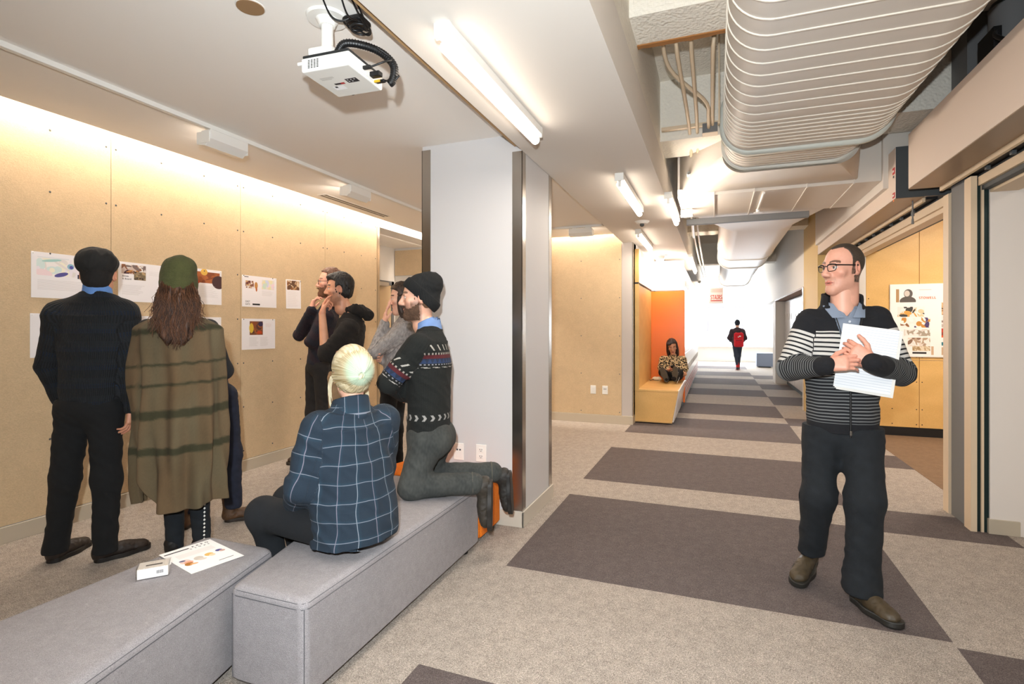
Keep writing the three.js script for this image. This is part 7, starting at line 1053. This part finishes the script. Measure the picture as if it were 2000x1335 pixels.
// ---- woman with dark hair sitting in the nook
{
  const zB = -9.6, J = { pel: [-0.70, 0.60, zB], neck: [-0.70, 0.93, zB - 0.05], head: [-0.715, 1.085, zB + 0.0], shR: [-0.86, 0.85, zB - 0.03], shL: [-0.55, 0.85, zB - 0.03], elR: [-0.89, 0.62, zB + 0.05], elL: [-0.51, 0.62, zB + 0.05], wrR: [-0.745, 0.70, zB + 0.28], wrL: [-0.62, 0.695, zB + 0.28], hpR: [-0.78, 0.59, zB + 0.05], hpL: [-0.62, 0.59, zB + 0.05], knR: [-0.84, 0.66, zB + 0.36], knL: [-0.575, 0.66, zB + 0.36], anR: [-0.76, 0.57, zB + 0.56], anL: [-0.64, 0.585, zB + 0.56] };
  const F = [0, 0, 1], R = [1, 0, 0], p = person('woman in a spotted blouse sitting cross-legged in the nook with a phone', [-0.70, 0.498, zB + 0.2]), skin = SK.tan;
  const hm = lookFrame(J.head, nrm([0.15, -0.4, 0.9]), [-0.12, 1, 0], 0.98);
  p.put('body', joinBody([coreBody(J, skin, 1.35), meshSDF(headSDF({ fem: 1 }), 0.005, headCol({ skin, lip: [170, 70, 64], brow: [30, 20, 16] })).applyMatrix4(hm), handGeo(J.wrR, [0.9, 0.1, 0.4], [0, 1, 0.2], -1, [0, curl(0.5), curl(0.5), curl(0.5), curl(0.5)], skin, { s: 0.95 }), handGeo(J.wrL, [-0.9, 0.1, 0.4], [0, 1, 0.2], 1, [0, curl(0.5), curl(0.5), curl(0.5), curl(0.5)], skin, { s: 0.95 })]), KM.skin);
  const hf = warp(U(0.02, hairCap(0.016, 0.004), E([0.075, -0.08, 0.005], [0.03, 0.13, 0.05]), E([-0.075, -0.08, 0.005], [0.03, 0.13, 0.05]), E([0, -0.08, -0.06], [0.085, 0.13, 0.045]), E([-0.05, 0.085, 0.05], [0.045, 0.03, 0.045])), 0.006, [50, 8, 50]); hf.bb = [[-0.14, -0.24, -0.16], [0.14, 0.18, 0.13]];
  p.putLocal('hair', meshSDF(hf, 0.006, solid(40, 22, 20, 0.5, 60)), KM.hair, hm);
  const b1 = lin([222, 196, 150]), b2 = lin([20, 16, 15]); p.put('blouse', meshSDF(cut(warp(U(0.05, SW([[...J.pel, 0.17, 0.14], [...mix(J.pel, J.neck, 0.5), 0.165, 0.135], [...mix(J.pel, J.neck, 0.8), 0.165, 0.11], [...J.neck, 0.075, 0.06]], R, F), C(J.shR, mix(J.shR, J.elR, 0.6), 0.075, 0.08), C(J.shL, mix(J.shL, J.elL, 0.6), 0.075, 0.08)), 0.008, [12, 12, 12]), (x, y, z) => y - 0.955 + (z - zB) * 0.9), 0.0065, (x, y, z) => Math.abs(perlin.noise(x * 34, y * 34, z * 34)) > 0.16 ? b2 : b1), KM.cloth);
  p.put('leggings', meshSDF(U(0.04, E(J.pel, [0.17, 0.1, 0.14]), C(J.hpR, J.knR, 0.085, 0.062), C(J.knR, J.anR, 0.06, 0.045), C(J.hpL, J.knL, 0.085, 0.062), C(J.knL, J.anL, 0.06, 0.045)), 0.01, solid(20, 19, 20)), KM.cloth);
  p.shoe('shoe', 'shoe', [-0.75, 0.515, zB + 0.59], [-0.32, 0.86, 0.12], [0.05, -0.1, -1], [62, 58, 52], [70, 66, 58], 0.9); p.shoe('shoe', 'shoe', [-0.63, 0.53, zB + 0.58], [0.02, 0.92, 0.12], [0, -0.1, -1], [62, 58, 52], [70, 66, 58], 0.88);
  p.put('necklace', tube([[-0.75, 0.92, zB + 0.06], [-0.72, 0.85, zB + 0.115], [-0.69, 0.83, zB + 0.125], [-0.66, 0.85, zB + 0.115], [-0.64, 0.92, zB + 0.06]], 0.003, 24, 5), M.alu);
  const ph = group('phone', 'dark mobile phone in the hands of the woman in the nook', 'phone', [-0.68, 0.745, zB + 0.335]); ph.rotation.x = -0.5; part('case', rb(-0.036, 0.036, -0.006, 0.006, -0.07, 0.07, 0.005), M.black, ph); part('screen', bx(-0.032, 0.032, 0.006, 0.0066, -0.064, 0.064), std({ color: rgb(28, 36, 52), roughness: 0.15 }), ph);
  thing('earphone_cable', tube([[-0.66, 0.73, zB + 0.4], [-0.6, 0.7, zB + 0.46], [-0.565, 0.6, zB + 0.48], [-0.6, 0.505, zB + 0.55]], 0.0035, 30, 5), M.plastic, 'white earphone cable hanging from the phone in the nook', 'cable');
  const bag = group('crumpled_pouch', 'small pale crumpled pouch on the nook seat beside the woman', 'pouch', [-0.96, 0.498, zB + 0.1]); const pf = warp(E([0, 0.03, 0], [0.08, 0.035, 0.06]), 0.012, [20, 20, 20], 3); part('pouch', meshSDF(cut(pf, (x, y) => -y), 0.006, solid(222, 210, 184)), KM.cloth, bag); part('strap', tube([[-0.05, 0.02, 0.04], [-0.1, 0.01, 0.08], [-0.12, 0.008, 0.02]], 0.006, 16, 6), M.black, bag);
}
// ---- person with a red backpack walking away at the far end
{
  const z = -19.5, J = { pel: [0.665, 0.88, z], neck: [0.665, 1.40, z], head: [0.665, 1.555, z - 0.02], shL: [0.50, 1.31, z], shR: [0.83, 1.31, z], elL: [0.42, 1.08, z + 0.02], elR: [0.90, 1.08, z + 0.02], wrL: [0.46, 0.98, z - 0.2], wrR: [0.86, 0.98, z - 0.2], hpL: [0.585, 0.86, z], hpR: [0.745, 0.86, z], knL: [0.62, 0.48, z + 0.02], knR: [0.72, 0.48, z - 0.05], anL: [0.665, 0.1, z + 0.12], anR: [0.70, 0.1, z - 0.1] };
  const F = [0, 0, -1], R = [-1, 0, 0], p = person('person with a red backpack walking away towards the end window', [0.665, 0, z]), skin = SK.fair, hm = lookFrame(J.head, F);
  p.put('body', joinBody([coreBody(J, skin), meshSDF(headSDF(), 0.008, headCol({ skin })).applyMatrix4(hm), handGeo(J.wrL, [0.3, 0, -1], [0, 1, 0], 1, [0, curl(0.4), curl(0.4), curl(0.4), curl(0.4)], skin), handGeo(J.wrR, [-0.3, 0, -1], [0, 1, 0], -1, [0, curl(0.4), curl(0.4), curl(0.4), curl(0.4)], skin)]), KM.skin);
  p.putLocal('beanie', meshSDF(cut(E([0, 0.04, -0.01], [0.09, 0.115, 0.11]), (x, y) => -0.06 - y), 0.007, solid(36, 40, 50)), KM.fleece, hm);
  p.put('jacket', meshSDF(cut(warp(U(0.05, SW([[...J.pel, 0.19, 0.15], [...mix(J.pel, J.neck, 0.6), 0.2, 0.15], [...mix(J.pel, J.neck, 0.88), 0.17, 0.12], [...J.neck, 0.085, 0.085]], R, F), C(J.shL, J.elL, 0.085, 0.075), C(J.elL, J.wrL, 0.07, 0.055), C(J.shR, J.elR, 0.085, 0.075), C(J.elR, J.wrR, 0.07, 0.055), E([0.665, 1.34, z + 0.1], [0.14, 0.1, 0.07])), 0.01, [9, 9, 9]), (x, y) => 0.78 - y), 0.012, solid(62, 48, 52)), KM.cloth);
  p.put('jeans', meshSDF(cut(U(0.04, E(J.pel, [0.16, 0.13, 0.12]), C(J.hpL, J.knL, 0.085, 0.06), C(J.knL, J.anL, 0.056, 0.045), C(J.hpR, J.knR, 0.085, 0.06), C(J.knR, J.anR, 0.056, 0.045)), (x, y) => 0.17 - y), 0.012, solid(46, 54, 68)), KM.denim);
  p.put('socks', meshSDF(cut(U(0.01, C([0.655, 0.28, z + 0.06], J.anL, 0.05, 0.046), C([0.705, 0.24, z - 0.1], J.anR, 0.05, 0.046)), (x, y) => Math.max(y - 0.25, 0.08 - y)), 0.009, solid(200, 40, 40)), KM.cloth).userData.kind = 'stuff';
  p.shoe('shoe', 'shoe', [0.665, 0.0, z + 0.17], [0, 0, -1], [0, 1, 0], [40, 36, 40], [150, 40, 40], 1); p.shoe('shoe', 'shoe', [0.705, 0, z - 0.05], [0, 0, -1], [0, 1, 0], [40, 36, 40], [150, 40, 40], 1);
  const b = group('backpack', 'red backpack on the person walking away', 'backpack', [0.70, 0.8, z + 0.23]);
  part('bag', meshSDF(warp(U(0.03, RB([0, 0.22, 0], [0.15, 0.24, 0.08], 0.06), RB([0, 0.12, 0.06], [0.12, 0.11, 0.05], 0.03)), 0.006, [10, 10, 10]), 0.01, solid(196, 26, 36)), KM.cloth, b); part('flap_strap', rb(-0.09, 0.09, 0.2, 0.215, 0.1, 0.112, 0.003, 1), M.black, b); part('badge', [rb(-0.03, 0.0, 0.3, 0.33, 0.078, 0.084, 0.002, 1), rb(0.01, 0.06, 0.32, 0.36, 0.078, 0.084, 0.002, 1)], M.plastic, b);
  part('shoulder_strap', [tube([[-0.08, 0.45, -0.06], [-0.09, 0.52, -0.16], [-0.1, 0.5, -0.3]], 0.012, 16, 6), tube([[0.08, 0.45, -0.06], [0.06, 0.52, -0.16], [0.05, 0.5, -0.3]], 0.012, 16, 6)], M.red, b);
}
lit(scene);
renderer.render(scene, camera);
